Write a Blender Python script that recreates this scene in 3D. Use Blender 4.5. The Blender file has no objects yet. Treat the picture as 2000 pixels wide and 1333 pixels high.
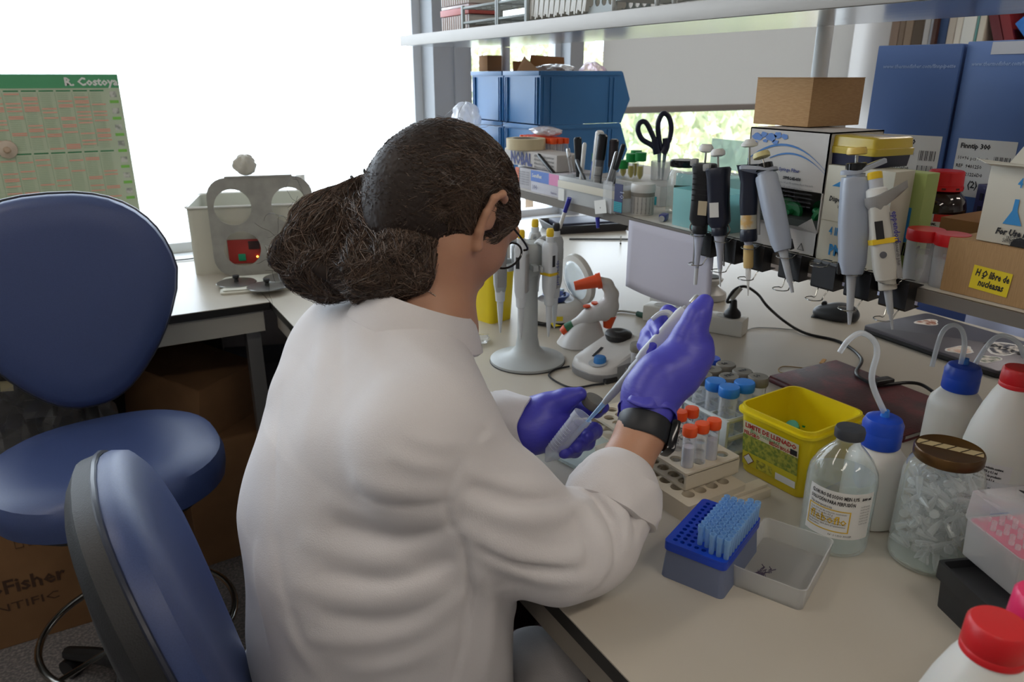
import bpy, bmesh, math, random
import numpy as np
from mathutils import Matrix, Vector, Euler
R = math.radians
SC = bpy.context.scene
COL = SC.collection
random.seed(7)

# ------------------------------------------------------------------ camera, light, exposure
CAM_H = 1.50; FPX = 1450.0; PITCH = math.atan(517 / FPX); YAW = R(30)
cd = bpy.data.cameras.new('camera'); cam = bpy.data.objects.new('camera', cd); COL.objects.link(cam)
cam.location = (0, 0, CAM_H); cam.rotation_euler = (math.pi / 2 - PITCH, 0, -YAW)
cd.sensor_width = 36; cd.lens = 36 * FPX / 2000; cd.clip_start = .02; cd.clip_end = 600
cd.dof.use_dof = True; cd.dof.focus_distance = 1.08; cd.dof.aperture_fstop = 9
SC.camera = cam
SC.view_settings.view_transform = 'Standard'; SC.view_settings.look = 'None'
SC.view_settings.gamma = 1; SC.view_settings.use_curve_mapping = False
SC.view_settings.exposure = 0.1
SC.cycles.use_denoising = True
SC.cycles.max_bounces = 10; SC.cycles.transparent_max_bounces = 40
SC.cycles.sample_clamp_indirect = 8

w = bpy.data.worlds.new('world'); SC.world = w; w.use_nodes = True
wn = w.node_tree.nodes; wl = w.node_tree.links
bgn = wn['Background']; bgn.inputs[1].default_value = 5.8
bgn.inputs[0].default_value = (.80, .88, 1, 1)

def area(name, loc, rot, sx_, sy_, power, color, portal=False):
    l = bpy.data.lights.new(name, 'AREA'); l.shape = 'RECTANGLE'; l.size = sx_; l.size_y = sy_
    l.energy = power; l.color = color
    if portal: l.cycles.is_portal = True
    o = bpy.data.objects.new(name, l); COL.objects.link(o); o.location = loc; o.rotation_euler = rot
    return o
area('window_portal', (.9, 2.99, 1.75), (R(-90), 0, 0), 5.8, 1.8, 1, (1, 1, 1), True)
CEIL = 2.75
CEIL_LAMPS = [(-.9, -.6), (1.0, -.6), (2.9, -.6), (-.9, 1.3), (2.9, 1.3), (1.0, -2.2)]
for cx_, cy_ in CEIL_LAMPS:
    area('ceiling_lamp_light', (cx_, cy_, CEIL - .035), (0, 0, 0), 1.15, .25, 6.5, (1, .91, .82))

# ------------------------------------------------------------------ helpers
def s2l(c):
    return tuple((x / 12.92 if x <= .04045 else ((x + .055) / 1.055) ** 2.4) for x in c)
def hexc(h):
    return s2l(tuple(int(h[i:i + 2], 16) / 255 for i in (0, 2, 4)))
MATS = {}
def mat(name, col, rough=.5, metal=0., spec=.5, noise=None, bump=None, trans=0., coat=0., sss=0., sheen=0., wave=None):
    """procedural principled; noise=(scale, colour2, lo, hi); bump=(scale, strength)"""
    if name in MATS: return MATS[name]
    m = bpy.data.materials.new(name); m.use_nodes = True; MATS[name] = m
    nt = m.node_tree; b = nt.nodes['Principled BSDF']
    c = hexc(col) if isinstance(col, str) else col
    b.inputs['Base Color'].default_value = (*c, 1); b.inputs['Roughness'].default_value = rough
    b.inputs['Metallic'].default_value = metal; b.inputs['Specular IOR Level'].default_value = spec
    b.inputs['Transmission Weight'].default_value = trans; b.inputs['Coat Weight'].default_value = coat
    b.inputs['Subsurface Weight'].default_value = sss
    if sss: b.inputs['Subsurface Radius'].default_value = (.012, .005, .003); b.inputs['Subsurface Scale'].default_value = 1
    if sheen: b.inputs['Sheen Weight'].default_value = sheen; b.inputs['Sheen Roughness'].default_value = .4
    if noise or bump or wave:
        t = nt.nodes.new('ShaderNodeTexCoord')
    if noise:
        n = nt.nodes.new('ShaderNodeTexNoise'); n.inputs['Scale'].default_value = noise[0]; n.inputs['Detail'].default_value = 4
        r = nt.nodes.new('ShaderNodeValToRGB'); nt.links.new(t.outputs['Object'], n.inputs[0]); nt.links.new(n.outputs[0], r.inputs[0])
        if len(noise) > 4:
            mp = nt.nodes.new('ShaderNodeMapping'); mp.inputs['Scale'].default_value = noise[4]
            nt.links.new(t.outputs['Object'], mp.inputs[0]); nt.links.new(mp.outputs[0], n.inputs[0])
        r.color_ramp.elements[0].position = noise[2]; r.color_ramp.elements[1].position = noise[3]
        r.color_ramp.elements[0].color = (*c, 1); c2 = hexc(noise[1]) if isinstance(noise[1], str) else noise[1]
        r.color_ramp.elements[1].color = (*c2, 1); nt.links.new(r.outputs[0], b.inputs['Base Color'])
    if bump:
        n2 = nt.nodes.new('ShaderNodeTexNoise'); n2.inputs['Scale'].default_value = bump[0]; n2.inputs['Detail'].default_value = 3
        nt.links.new(t.outputs['Object'], n2.inputs[0])
        if len(bump) > 2:
            mp = nt.nodes.new('ShaderNodeMapping'); mp.inputs['Scale'].default_value = bump[2]
            nt.links.new(t.outputs['Object'], mp.inputs[0]); nt.links.new(mp.outputs[0], n2.inputs[0])
        bn = nt.nodes.new('ShaderNodeBump'); bn.inputs['Strength'].default_value = bump[1]; bn.inputs['Distance'].default_value = .002
        nt.links.new(n2.outputs[0], bn.inputs['Height']); nt.links.new(bn.outputs[0], b.inputs['Normal'])
    return m
def thin(name, col, alpha=.12, rough=.05, edge=.75, frost=0.):
    """clear sheet plastic / thin glass: see-through face on, more opaque and glossy at a glancing angle"""
    if name in MATS: return MATS[name]
    m = bpy.data.materials.new(name); m.use_nodes = True; MATS[name] = m; nt = m.node_tree; nt.nodes.clear()
    o = nt.nodes.new('ShaderNodeOutputMaterial'); tr = nt.nodes.new('ShaderNodeBsdfTransparent')
    c = hexc(col) if isinstance(col, str) else col
    tint = tuple(1 - (1 - x) * .35 for x in c); tr.inputs[0].default_value = (*tint, 1)
    p = nt.nodes.new('ShaderNodeBsdfPrincipled'); p.inputs['Base Color'].default_value = (*c, 1); p.inputs['Roughness'].default_value = rough
    if frost:
        d = nt.nodes.new('ShaderNodeBsdfTranslucent'); d.inputs[0].default_value = (*c, 1)
        mx0 = nt.nodes.new('ShaderNodeMixShader'); mx0.inputs[0].default_value = frost
        nt.links.new(p.outputs[0], mx0.inputs[1]); nt.links.new(d.outputs[0], mx0.inputs[2]); body = mx0
    else: body = p
    lw = nt.nodes.new('ShaderNodeLayerWeight'); lw.inputs[0].default_value = .35
    mr = nt.nodes.new('ShaderNodeMapRange'); mr.inputs[3].default_value = alpha; mr.inputs[4].default_value = edge
    nt.links.new(lw.outputs['Facing'], mr.inputs[0])
    mx = nt.nodes.new('ShaderNodeMixShader'); nt.links.new(mr.outputs[0], mx.inputs[0])
    nt.links.new(tr.outputs[0], mx.inputs[1]); nt.links.new(body.outputs[0], mx.inputs[2])
    lw2 = nt.nodes.new('ShaderNodeLayerWeight'); lw2.inputs[0].default_value = .5
    gl = nt.nodes.new('ShaderNodeBsdfGlossy'); gl.inputs[1].default_value = rough
    pw = nt.nodes.new('ShaderNodeMath'); pw.operation = 'POWER'; pw.inputs[1].default_value = 4.5; nt.links.new(lw2.outputs['Facing'], pw.inputs[0])
    fr = nt.nodes.new('ShaderNodeMath'); fr.operation = 'MULTIPLY_ADD'; fr.inputs[1].default_value = .9; fr.inputs[2].default_value = .045; nt.links.new(pw.outputs[0], fr.inputs[0])
    mx2 = nt.nodes.new('ShaderNodeMixShader'); nt.links.new(fr.outputs[0], mx2.inputs[0])
    nt.links.new(mx.outputs[0], mx2.inputs[1]); nt.links.new(gl.outputs[0], mx2.inputs[2]); nt.links.new(mx2.outputs[0], o.inputs[0])
    return m
def cloth(name, col, k):
    """woven fabric that lets some light through"""
    m = mat(name, col, .9); nt = m.node_tree; p = nt.nodes['Principled BSDF']; o = nt.nodes['Material Output']
    tl = nt.nodes.new('ShaderNodeBsdfTranslucent'); tl.inputs[0].default_value = (*hexc(col), 1); mx = nt.nodes.new('ShaderNodeMixShader'); mx.inputs[0].default_value = k
    nt.links.new(p.outputs[0], mx.inputs[1]); nt.links.new(tl.outputs[0], mx.inputs[2]); nt.links.new(mx.outputs[0], o.inputs[0]); return m
def emis(name, col, s):
    m = bpy.data.materials.new(name); m.use_nodes = True; b = m.node_tree.nodes['Principled BSDF']
    b.inputs['Emission Color'].default_value = (*hexc(col), 1); b.inputs['Emission Strength'].default_value = s; return m

def ray(u, v):
    x = (u - 1000) / FPX; y = -(v - 666.5) / FPX
    f = math.cos(PITCH) + y * math.sin(PITCH); up = -math.sin(PITCH) + y * math.cos(PITCH)
    return Vector((x * math.cos(YAW) + f * math.sin(YAW), -x * math.sin(YAW) + f * math.cos(YAW), up))
def PZ(u, v, z=.9):
    d = ray(u, v); t = (z - CAM_H) / d.z; return Vector((d.x * t, d.y * t, z))
def PD(u, v, t): return Vector((0, 0, CAM_H)) + ray(u, v) * t
def PY(u, v, y):
    d = ray(u, v); t = y / d.y; return Vector((d.x * t, y, CAM_H + d.z * t))
def PX(u, v, x):
    d = ray(u, v); t = x / d.x; return Vector((x, d.y * t, CAM_H + d.z * t))

class MB:
    def __init__(s): s.v = []; s.f = []; s.sm = []
    def add(s, vs, fs, M=None, smooth=False):
        o = len(s.v)
        s.v += [tuple(M @ Vector(p)) if M is not None else tuple(p) for p in vs]
        s.f += [tuple(i + o for i in f) for f in fs]; s.sm += [smooth] * len(fs)
        return s
    def box(s, c, d, M=None, bev=0, taper=1.):
        """c centre, d full size; bev rounds the vertical and horizontal edges; taper scales the top"""
        bm = bmesh.new(); bmesh.ops.create_cube(bm, size=1)
        for q in bm.verts:
            k = taper if q.co.z > 0 else 1.
            q.co = Vector((c[0] + q.co.x * d[0] * k, c[1] + q.co.y * d[1] * k, c[2] + q.co.z * d[2]))
        if bev: bmesh.ops.bevel(bm, geom=bm.edges[:], offset=bev, segments=2, profile=.6, affect='EDGES')
        s.add([q.co[:] for q in bm.verts], [[q.index for q in f.verts] for f in bm.faces] if not bm.verts.index_update() else 0, M, bool(bev)); bm.free(); return s
    def lathe(s, prof, seg=24, M=None, smooth=True, closed=False):
        """prof: list of (r,z) from bottom to top"""
        vs = []; fs = []; n = len(prof)
        for r, z in prof:
            for k in range(seg):
                a = 2 * math.pi * k / seg; vs.append((r * math.cos(a), r * math.sin(a), z))
        for i in range(n - 1):
            for k in range(seg):
                k2 = (k + 1) % seg; fs.append((i * seg + k, i * seg + k2, (i + 1) * seg + k2, (i + 1) * seg + k))
        if not closed:
            if prof[0][0] > 1e-5: fs.append(tuple(reversed(range(seg))))
            if prof[-1][0] > 1e-5: fs.append(tuple((n - 1) * seg + k for k in range(seg)))
        return s.add(vs, fs, M, smooth)
    def cyl(s, a, b, r, r2=None, seg=16, smooth=True):
        a = Vector(a); b = Vector(b); L = (b - a).length; q = (b - a).to_track_quat('Z', 'Y').to_matrix().to_4x4()
        M = Matrix.Translation(a) @ q; r2 = r if r2 is None else r2
        return s.lathe([(r, 0), (r2, L)], seg, M, smooth)
    def tube(s, pts, r, seg=8, closed=False, sub=0):
        P = [Vector(p) for p in pts]
        if sub: P = catmull(P, sub, closed)
        n = len(P); vs = []; fs = []; rr = r if isinstance(r, (list, tuple)) else None
        up = None
        for i, p in enumerate(P):
            t = (P[(i + 1) % n] - P[i - 1]) if (closed or 0 < i < n - 1) else (P[1] - P[0] if i == 0 else P[-1] - P[-2])
            t.normalize()
            if up is None: up = t.orthogonal().normalized()
            up = (up - t * up.dot(t)); up = up.normalized() if up.length > 1e-6 else t.orthogonal().normalized()
            bn = t.cross(up)
            ri = (rr[0] + (rr[1] - rr[0]) * i / (n - 1)) if rr else r
            for k in range(seg):
                a = 2 * math.pi * k / seg; vs.append(p + up * (math.cos(a) * ri) + bn * (math.sin(a) * ri))
        m = n if closed else n - 1
        for i in range(m):
            j = (i + 1) % n
            for k in range(seg):
                k2 = (k + 1) % seg; fs.append((i * seg + k, i * seg + k2, j * seg + k2, j * seg + k))
        if not closed: fs.append(tuple(reversed(range(seg)))); fs.append(tuple((n - 1) * seg + k for k in range(seg)))
        return s.add(vs, fs, None, True)
    def prism(s, poly, t0, t1, M=None, smooth=False, inset=0):
        """poly in local xy, extruded z t0..t1"""
        n = len(poly); vs = [(x, y, t0) for x, y in poly] + [(x, y, t1) for x, y in poly]
        fs = [tuple(reversed(range(n))), tuple(range(n, 2 * n))] + [(i, (i + 1) % n, n + (i + 1) % n, n + i) for i in range(n)]
        return s.add(vs, fs, M, smooth)
    def quad(s, a, b, c, d, M=None): return s.add([a, b, c, d], [(0, 1, 2, 3)], M)
    def sphere(s, c, r, seg=16, M=None):
        rr = r if hasattr(r, '__len__') else (r, r, r); n = max(6, seg // 2)
        pr = [(max(1e-6, math.sin(math.pi * i / n)), -math.cos(math.pi * i / n)) for i in range(n + 1)]
        T = Matrix.Translation(c) @ Matrix.Diagonal((*rr, 1)); T = M @ T if M is not None else T
        return s.lathe(pr, seg, T)
    def build(s, name, material, parent=None, autosmooth=True, flat=False):
        me = bpy.data.meshes.new(name); me.from_pydata([tuple(p) for p in s.v], [], s.f); me.materials.append(material)
        if not flat:
            me.polygons.foreach_set('use_smooth', s.sm)
            if any(s.sm): me.set_sharp_from_angle(angle=R(38))
        me.update()
        o = bpy.data.objects.new(name, me); COL.objects.link(o)
        if parent is not None: o.parent = parent
        return o
def catmull(P, sub, closed=False):
    out = []; n = len(P); m = n if closed else n - 1
    for i in range(m):
        p0 = P[(i - 1) % n] if closed or i > 0 else P[0]; p1 = P[i]; p2 = P[(i + 1) % n]; p3 = P[(i + 2) % n] if closed or i + 2 < n else P[-1]
        for k in range(sub):
            t = k / sub
            out.append(.5 * ((2 * p1) + (p2 - p0) * t + (2 * p0 - 5 * p1 + 4 * p2 - p3) * t * t + (3 * p1 - p0 - 3 * p2 + p3) * t ** 3))
    if not closed: out.append(P[-1].copy())
    return out
def rrect(w_, d_, r, n=4, cx=0, cy=0):
    pts = []
    for (sx_, sy_, a0) in ((1, 1, 0), (-1, 1, 90), (-1, -1, 180), (1, -1, 270)):
        for k in range(n + 1):
            a = R(a0 + 90 * k / n); pts.append((cx + sx_ * (w_ / 2 - r) + r * math.cos(a), cy + sy_ * (d_ / 2 - r) + r * math.sin(a)))
    return pts
def loft(mb, rings, M=None, smooth=True, caps=(True, True)):
    """rings: list of equal-length 3D point loops"""
    n = len(rings[0]); vs = [p for r_ in rings for p in r_]; fs = []
    for i in range(len(rings) - 1):
        for k in range(n):
            k2 = (k + 1) % n; fs.append((i * n + k, i * n + k2, (i + 1) * n + k2, (i + 1) * n + k))
    if caps[0]: fs.append(tuple(reversed(range(n))))
    if caps[1]: fs.append(tuple((len(rings) - 1) * n + k for k in range(n)))
    return mb.add(vs, fs, M, smooth)
def rr3(w_, d_, r, z, n=4, cx=0, cy=0): return [(x, y, z) for x, y in rrect(w_, d_, r, n, cx, cy)]
def tub(mb, w_, d_, h, r, tk=.0015, ws=1., ds=1., M=None, n=4):
    """open-topped box with walls; base scaled by ws, ds"""
    return loft(mb, [rr3(w_ * ws, d_ * ds, r, 0, n), rr3(w_, d_, r, h, n), rr3(w_ - 2 * tk, d_ - 2 * tk, r, h, n), rr3(w_ * ws - 2 * tk, d_ * ds - 2 * tk, r, tk, n)], M)

def thing(name, label, cat, loc=(0, 0, 0), rz=0., group=None, rot=None):
    o = bpy.data.objects.new(name, None); COL.objects.link(o); o.empty_display_size = .02
    o.location = loc; o.rotation_euler = rot if rot is not None else (0, 0, rz)
    o['label'] = label; o['category'] = cat
    if group: o['group'] = group
    return o
def tag(o, label, cat, group=None, kind=None):
    if label: o['label'] = label
    if cat: o['category'] = cat
    if group: o['group'] = group
    if kind: o['kind'] = kind
    return o
def struct(o): o['kind'] = 'structure'; return o
def dup(root, loc=None, rz=None, label=None, group=None):
    r = root.copy(); COL.objects.link(r)
    if loc is not None: r.location = loc
    if rz is not None: r.rotation_euler = (0, 0, rz)
    if label: r['label'] = label
    if group: r['group'] = group
    for ch in list(root.children):
        c = ch.copy(); COL.objects.link(c); c.parent = r
        for g in ch.children:
            d = g.copy(); COL.objects.link(d); d.parent = c
    return r
def align(o, x, y, z, loc):
    """orient a root so its local axes are the given world directions"""
    M = Matrix((x, y, z)).transposed().to_4x4(); M.translation = loc; o.matrix_world = M; return o
def text(s, size, M, material, parent, name='lettering', bold=0., shear=0., ax='LEFT', wrap=None, width=None, squash=1., line=1.):
    """flat lettering; M maps text plane (x right, y up, z out) into parent space; wrap=(radius) bends it round local Z"""
    cu = bpy.data.curves.new('lettering', 'FONT'); cu.body = s; cu.size = size; cu.resolution_u = 1; cu.align_x = ax; cu.offset = bold
    cu.shear = shear; cu.space_line = line
    ob = bpy.data.objects.new('lettering_tmp', cu); COL.objects.link(ob)
    dg = bpy.context.evaluated_depsgraph_get(); me = bpy.data.meshes.new_from_object(ob.evaluated_get(dg))
    bpy.data.objects.remove(ob); bpy.data.curves.remove(cu); me.name = name
    if width and me.vertices:
        xs = [q.co.x for q in me.vertices]; k = width / max(1e-6, max(xs) - min(xs))
        squash = k
    for q in me.vertices:
        x, y, z = q.co.x * squash, q.co.y, 0.
        if wrap: q.co = Vector((wrap * math.cos(x / wrap), wrap * math.sin(x / wrap), y)); q.co = M @ q.co
        else: q.co = M @ Vector((x, y, z))
    me.materials.clear(); me.materials.append(material)
    o = bpy.data.objects.new(name, me); COL.objects.link(o); o.parent = parent
    return o
def frame(o, x, y):
    """matrix with local x along x, y along y"""
    x = Vector(x).normalized(); y = Vector(y).normalized(); z = x.cross(y)
    M = Matrix((x, y, z)).transposed().to_4x4(); M.translation = Vector(o); return M
def band(r, z0, z1, a0, a1, n=16, M=None, mb=None):
    """curved label patch on a cylinder round Z, angles in degrees"""
    mb = mb or MB(); vs = []
    for i in range(n + 1):
        a = R(a0 + (a1 - a0) * i / n); vs += [(r * math.cos(a), r * math.sin(a), z0), (r * math.cos(a), r * math.sin(a), z1)]
    return mb.add(vs, [(2 * i, 2 * i + 2, 2 * i + 3, 2 * i + 1) for i in range(n)], M, True)
def pane(mb, w_, h, M, t=.0004):
    """thin printed patch: w x h in text plane, starting at origin"""
    return mb.add([(0, 0, 0), (w_, 0, 0), (w_, h, 0), (0, h, 0)], [(0, 1, 2, 3)], M)

# ------------------------------------------------------------------ materials
WHITE = mat('white_plastic', 'dcdcd8', .4); BLACK = mat('black_plastic', '141518', .4); BLACKG = mat('black_gloss', '0c0d10', .15)
INK = mat('black_ink', '1c1c20', .7); PAPER = mat('white_paper', 'dadad6', .8); GREYP = mat('grey_plastic', 'a7a9a8', .45)
STEEL = mat('wire_steel', 'b0b0ac', .25, 1.); TOP = mat('bench_laminate', 'bab3a6', .33, spec=.45, bump=(300, .02), noise=(2.5, 'b3ab9d', .35, .75))
EDGE = mat('bench_edge_black', '14130f', .4); APRON = mat('bench_apron', '8b8378', .6)
CLEAR = thin('clear_plastic', (.95, .97, 1), .05, .08, .5); GLASS = thin('clear_glass', (.92, .97, .96), .02, .02, .45)
FROST = thin('frosted_plastic', (.86, .86, .84), .30, .3, .8, .4); SEMI = thin('milky_plastic', (.9, .92, .93), .24, .2, .75, .4)
KRAFT = mat('kraft_cardboard', 'bf9a6e', .85, noise=(90, 'b28c61', .4, .6, (1, 1, 14)))
BROWNB = mat('brown_cardboard', '8a6644', .9, noise=(8, '7d5b3c', .3, .7))
BLUEC = mat('blue_cap', '1a49c0', .35); REDC = mat('red_cap', 'c4121a', .4); ORANGE = mat('orange_cap', 'f0561c', .4)
# ------------------------------------------------------------------ room shell
XL, XR, YB, YW = -2.6, 3.85, -3.4, 2.90
WALL = mat('wall_paint', 'c9c4c0', .8, bump=(60, .05)); FRAME = mat('window_frame_grey', 'a9adb3', .5); FRAMEW = mat('window_frame_white', 'd8dadc', .4)
FLOORM = mat('speckled_vinyl_floor', '5f5d60', .45, noise=(130, '8f8a86', .42, .66)); CEILM = mat('ceiling_paint', 'd8d5cf', .9)
def slab(name, c, d, m, bev=0, parent=None): return MB().box(c, d, None, bev).build(name, m, parent)
struct(slab('floor', ((XL + XR) / 2, (YB + YW) / 2, -.05), (XR - XL + .4, YW - YB + .4, .1), FLOORM))
struct(slab('ceiling', ((XL + XR) / 2, (YB + YW) / 2, CEIL + .05), (XR - XL + .4, YW - YB + .4, .1), CEILM))
struct(slab('wall_left', (XL - .06, (YB + YW) / 2, CEIL / 2), (.12, YW - YB + .3, CEIL), WALL))
struct(slab('wall_right', (XR + .06, (YB + YW) / 2, CEIL / 2), (.12, YW - YB + .3, CEIL), WALL))
struct(slab('wall_back', ((XL + XR) / 2, YB - .06, CEIL / 2), (XR - XL, .12, CEIL), WALL))
SILL = .89
struct(slab('wall_front', ((XL + XR) / 2, YW + .11, SILL / 2), (XR - XL, .18, SILL), WALL))
struct(slab('wall_front_header', ((XL + XR) / 2, YW + .11, (2.6 + CEIL) / 2), (XR - XL, .18, CEIL - 2.6), WALL))
# mullions and windows
xm0, xm1 = PY(833, 200, YW).x, PY(905, 200, YW).x
wfs = struct(slab('trim_1', ((xm0 + xm1) / 2, YW + .02, (SILL + 2.6) / 2), (xm1 - xm0, .20, 2.6 - SILL), FRAME))
struct(slab('trim_2', ((xm0 + xm1) / 2 + .035, YW - .085, (SILL + 2.6) / 2), ((xm1 - xm0) * .38, .012, 2.6 - SILL), FRAME, .003))
def window(n, x0, x1, z0=SILL, z1=2.6, m=FRAMEW, fw=.05, bars=()):
    y = YW + .06; f = MB()
    f.box(((x0 + x1) / 2, y, z0 + fw / 2), (x1 - x0, .05, fw)); f.box(((x0 + x1) / 2, y, z1 - fw / 2), (x1 - x0, .05, fw))
    for x in (x0 + fw / 2, x1 - fw / 2): f.box((x, y, (z0 + z1) / 2), (fw, .05, z1 - z0 - 2 * fw))
    for x in bars: f.box((x, y, (z0 + z1) / 2), (fw, .05, z1 - z0 - 2 * fw))
    o = struct(f.build('window_%d' % n, m))
    g = MB(); g.box(((x0 + x1) / 2, y, (z0 + z1) / 2), (x1 - x0 - 2 * fw, .006, z1 - z0 - 2 * fw)); g.build('pane', GLASS, o)
    return o
window(1, XL, xm0, fw=.035); xf0, xf1 = PY(1104, 110, YW).x, PY(1130, 110, YW).x
window(2, xm1, xf0, fw=.03); window(3, xf1, XR, fw=.04)
struct(slab('trim_3', ((xf0 + xf1) / 2, YW + .03, (SILL + 2.6) / 2), (xf1 - xf0, .14, 2.6 - SILL), FRAME))
struct(slab('trim_4', ((XL + XR) / 2, YW - .02, SILL - .012), (XR - XL, .10, .024), FRAMEW, .004))
# blind
BL = cloth('blind_fabric', 'cfccc8', .46); zb = PY(1300, 212, YW - .05).z
bt = thing('roller_blind', 'light grey roller blind half lowered over the right-hand window', 'blind', (0, YW - .05, 0))
x0b = PY(1178, 110, YW - .05).x; x1b = XR - .06
MB().box(((x0b + x1b) / 2, 0, (zb + 2.62) / 2), (x1b - x0b, .002, 2.62 - zb)).build('fabric', BL, bt)
MB().cyl((x0b, 0, 2.64), (x1b, 0, 2.64), .025, seg=20).build('roller', FRAMEW, bt)
MB().box(((x0b + x1b) / 2, 0, zb - .004), (x1b - x0b, .012, .03), None, .004).build('bottom_bar', mat('blind_bar', 'a5a09c', .5), bt)
# ceiling lamps
for cx_, cy_ in CEIL_LAMPS:
    t = thing('ceiling_light', 'white rectangular ceiling light panel', 'light', (cx_, cy_, CEIL), group='ceiling light panels overhead')
    MB().box((0, 0, -.012), (1.24, .34, .024), None, .004).build('frame', WHITE, t)
    MB().box((0, 0, -.026), (1.14, .25, .006)).build('diffuser', emis('lamp_glow', 'fff0dc', 2.5), t)
# outdoors
struct(slab('trim_5', (8, 160, -6.1), (400, 313, .2), mat('outdoor_paving', 'd8d8d4', .9))).name = 'ground_outside'
LEAF = [mat('leaf_green', 'a5b189', .7, noise=(1.2, 'd2cd9c', .35, .7)), mat('leaf_olive', 'b0ab82', .7, noise=(1.2, 'dcb98c', .4, .7))]
def tree(x, y, zc, r, label, seed, m):
    rn = random.Random(seed); t = thing('tree', label, 'tree', (x, y, -6), group='trees outside the window')
    mb = MB()
    for i in range(2600):
        d = Vector((rn.gauss(0, 1), rn.gauss(0, 1), rn.gauss(0, 1))).normalized() * (r * (.55 + .5 * rn.random() ** .5))
        c = Vector((0, 0, zc + 6)) + Vector((d.x, d.y, d.z * 1.05)); s_ = .10 + .1 * rn.random()
        q = Euler((rn.uniform(0, 6), rn.uniform(0, 6), rn.uniform(0, 6))).to_matrix()
        mb.add([c + q @ Vector(p) for p in ((-s_, 0, 0), (0, -s_ * .5, 0), (s_, 0, 0), (0, s_ * .5, 0))], [(0, 1, 2, 3)])
    f = mb.build('foliage', m, t); f['kind'] = 'stuff'
    MB().tube([(0, 0, 0), (.1, 0, 3), (-.05, .1, zc + 6)], [.22, .08], 8, sub=4).build('trunk', mat('bark', '6b5540', .9), t)
tree(10.6, 11.5, -.7, 1.9, 'rounded green tree outside, lowest gap under the blind', 1, LEAF[0])
tree(17, 14, -.5, 2.4, 'olive green tree outside the window beside the kraft box', 2, LEAF[1])
tree(11.8, 19.5, .8, 2.3, 'pale green tree outside above the blue bins', 3, LEAF[0])
tree(19, 22.5, 0, 2.8, 'far green tree behind the others outside the window', 4, LEAF[1])

# ------------------------------------------------------------------ benches
BZ = .90; EX = .415; EY = 2.085
def worktop(name, label, x0, x1, y0, y1, edges, z=BZ):
    o = MB().box(((x0 + x1) / 2, (y0 + y1) / 2, z - .001), (x1 - x0, y1 - y0, .002)).build(name, TOP); tag(o, label, 'bench')
    MB().box(((x0 + x1) / 2, (y0 + y1) / 2, z - .0125), (x1 - x0, y1 - y0, .021)).build('edge_band', EDGE, o)
    return o
b1 = worktop('lab_bench', 'pale island workbench with black edge where the person works', EX, 1.93, -.9, YW - .08, 1)
ap = MB().box((EX + .012 + .01, .6, BZ - .051), (.02, 2.95, .05)); ap.build('apron', APRON, b1)
MB().box((1.15, .45, .045), (1.3, 2.6, .09)).build('plinth', mat('dark_plinth', '1d1c1c', .7), b1)
UND = mat('under_bench_dark', '26241f', .7)
MB().box((1.17, .6, .45), (.04, 2.9, .80)).build('divider_panel', UND, b1)
for lx, ly in ((EX + .1, -.8), (1.85, -.8), (1.85, 2.0), (EX + .1, 2.2)):
    MB().box((lx, ly, .43), (.04, .04, .86)).build('leg', mat('leg_metal', '8f8f8d', .4, .6), b1)
b2 = worktop('window_bench', 'pale side bench running along the bright window behind the chairs', XL + .02, EX - .002, EY, YW - .08, 1)
MB().box(((XL + EX) / 2, EY + .02, BZ - .055), (EX - XL - .04, .018, .062)).build('apron', mat('bench_apron_light', 'a9a79e', .5), b2)
for lx in (-2.5, -1.2, .37):
    MB().box((lx, EY + .08, .43), (.04, .04, .86)).build('leg', mat('leg_metal', '8f8f8d', .4, .6), b2)
MB().box(((XL + EX) / 2, YW - .1, .44), (EX - XL - .1, .02, .84)).build('back_panel', mat('back_panel', '3f3a37', .8), b2)

# reagent shelves over the island
SHX, SHZ = .955, 1.232; TSX, TSZ = .895, 1.60
sh = thing('reagent_shelf', 'two-tier shelf over the island: pale lower board and brushed steel top', 'shelf', (0, 0, 0))
MB().box((1.27, .95, SHZ - .007), (.626, 2.5, .014)).build('lower_board', mat('shelf_board', 'cfcac0', .4), sh)
MB().box((SHX + .001, .95, SHZ - .009), (.006, 2.5, .018)).build('front_edge', mat('shelf_edge', '6b655d', .5), sh)
BR = mat('brushed_steel', '8f8a84', .45, .6, bump=(40, .25, (1, .03, 1))); BR2 = mat('polished_steel', 'd0d0d0', .20, 1., bump=(30, .2, (1, .02, 1)))
TSB = 1.5845; TSW = .305
MB().box((TSX + TSW / 2, 1.0, TSZ + .011), (TSW, 2.42, .003), None, .001).build('top_sheet', BR, sh)
MB().box((TSX + TSW / 2 + .004, 1.0, TSB + .001), (TSW - .012, 2.40, .002)).build('under_sheet', BR2, sh)
MB().box((TSX + .001, 1.0, (TSB + TSZ + .012) / 2), (.003, 2.42, TSZ + .012 - TSB), None, .001).build('front_lip', BR, sh)
MB().box((TSX + TSW - .001, 1.0, (TSB + TSZ + .012) / 2), (.003, 2.42, TSZ + .012 - TSB), None, .001).build('rear_lip', BR, sh)
UX = 1.212; pp = PX(1606, 100, UX)
for y_ in (pp.y, 2.14, .0):
    MB().cyl((UX, y_, SHZ), (UX, y_, TSB), .0145, seg=20).build('upright', mat('white_enamel', 'd6dadb', .3), sh)
    if y_ != pp.y: MB().cyl((UX, y_, BZ), (UX, y_, SHZ - .018), .0145, seg=20).build('upright', mat('white_enamel', 'd6dadb', .3), sh)

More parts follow.
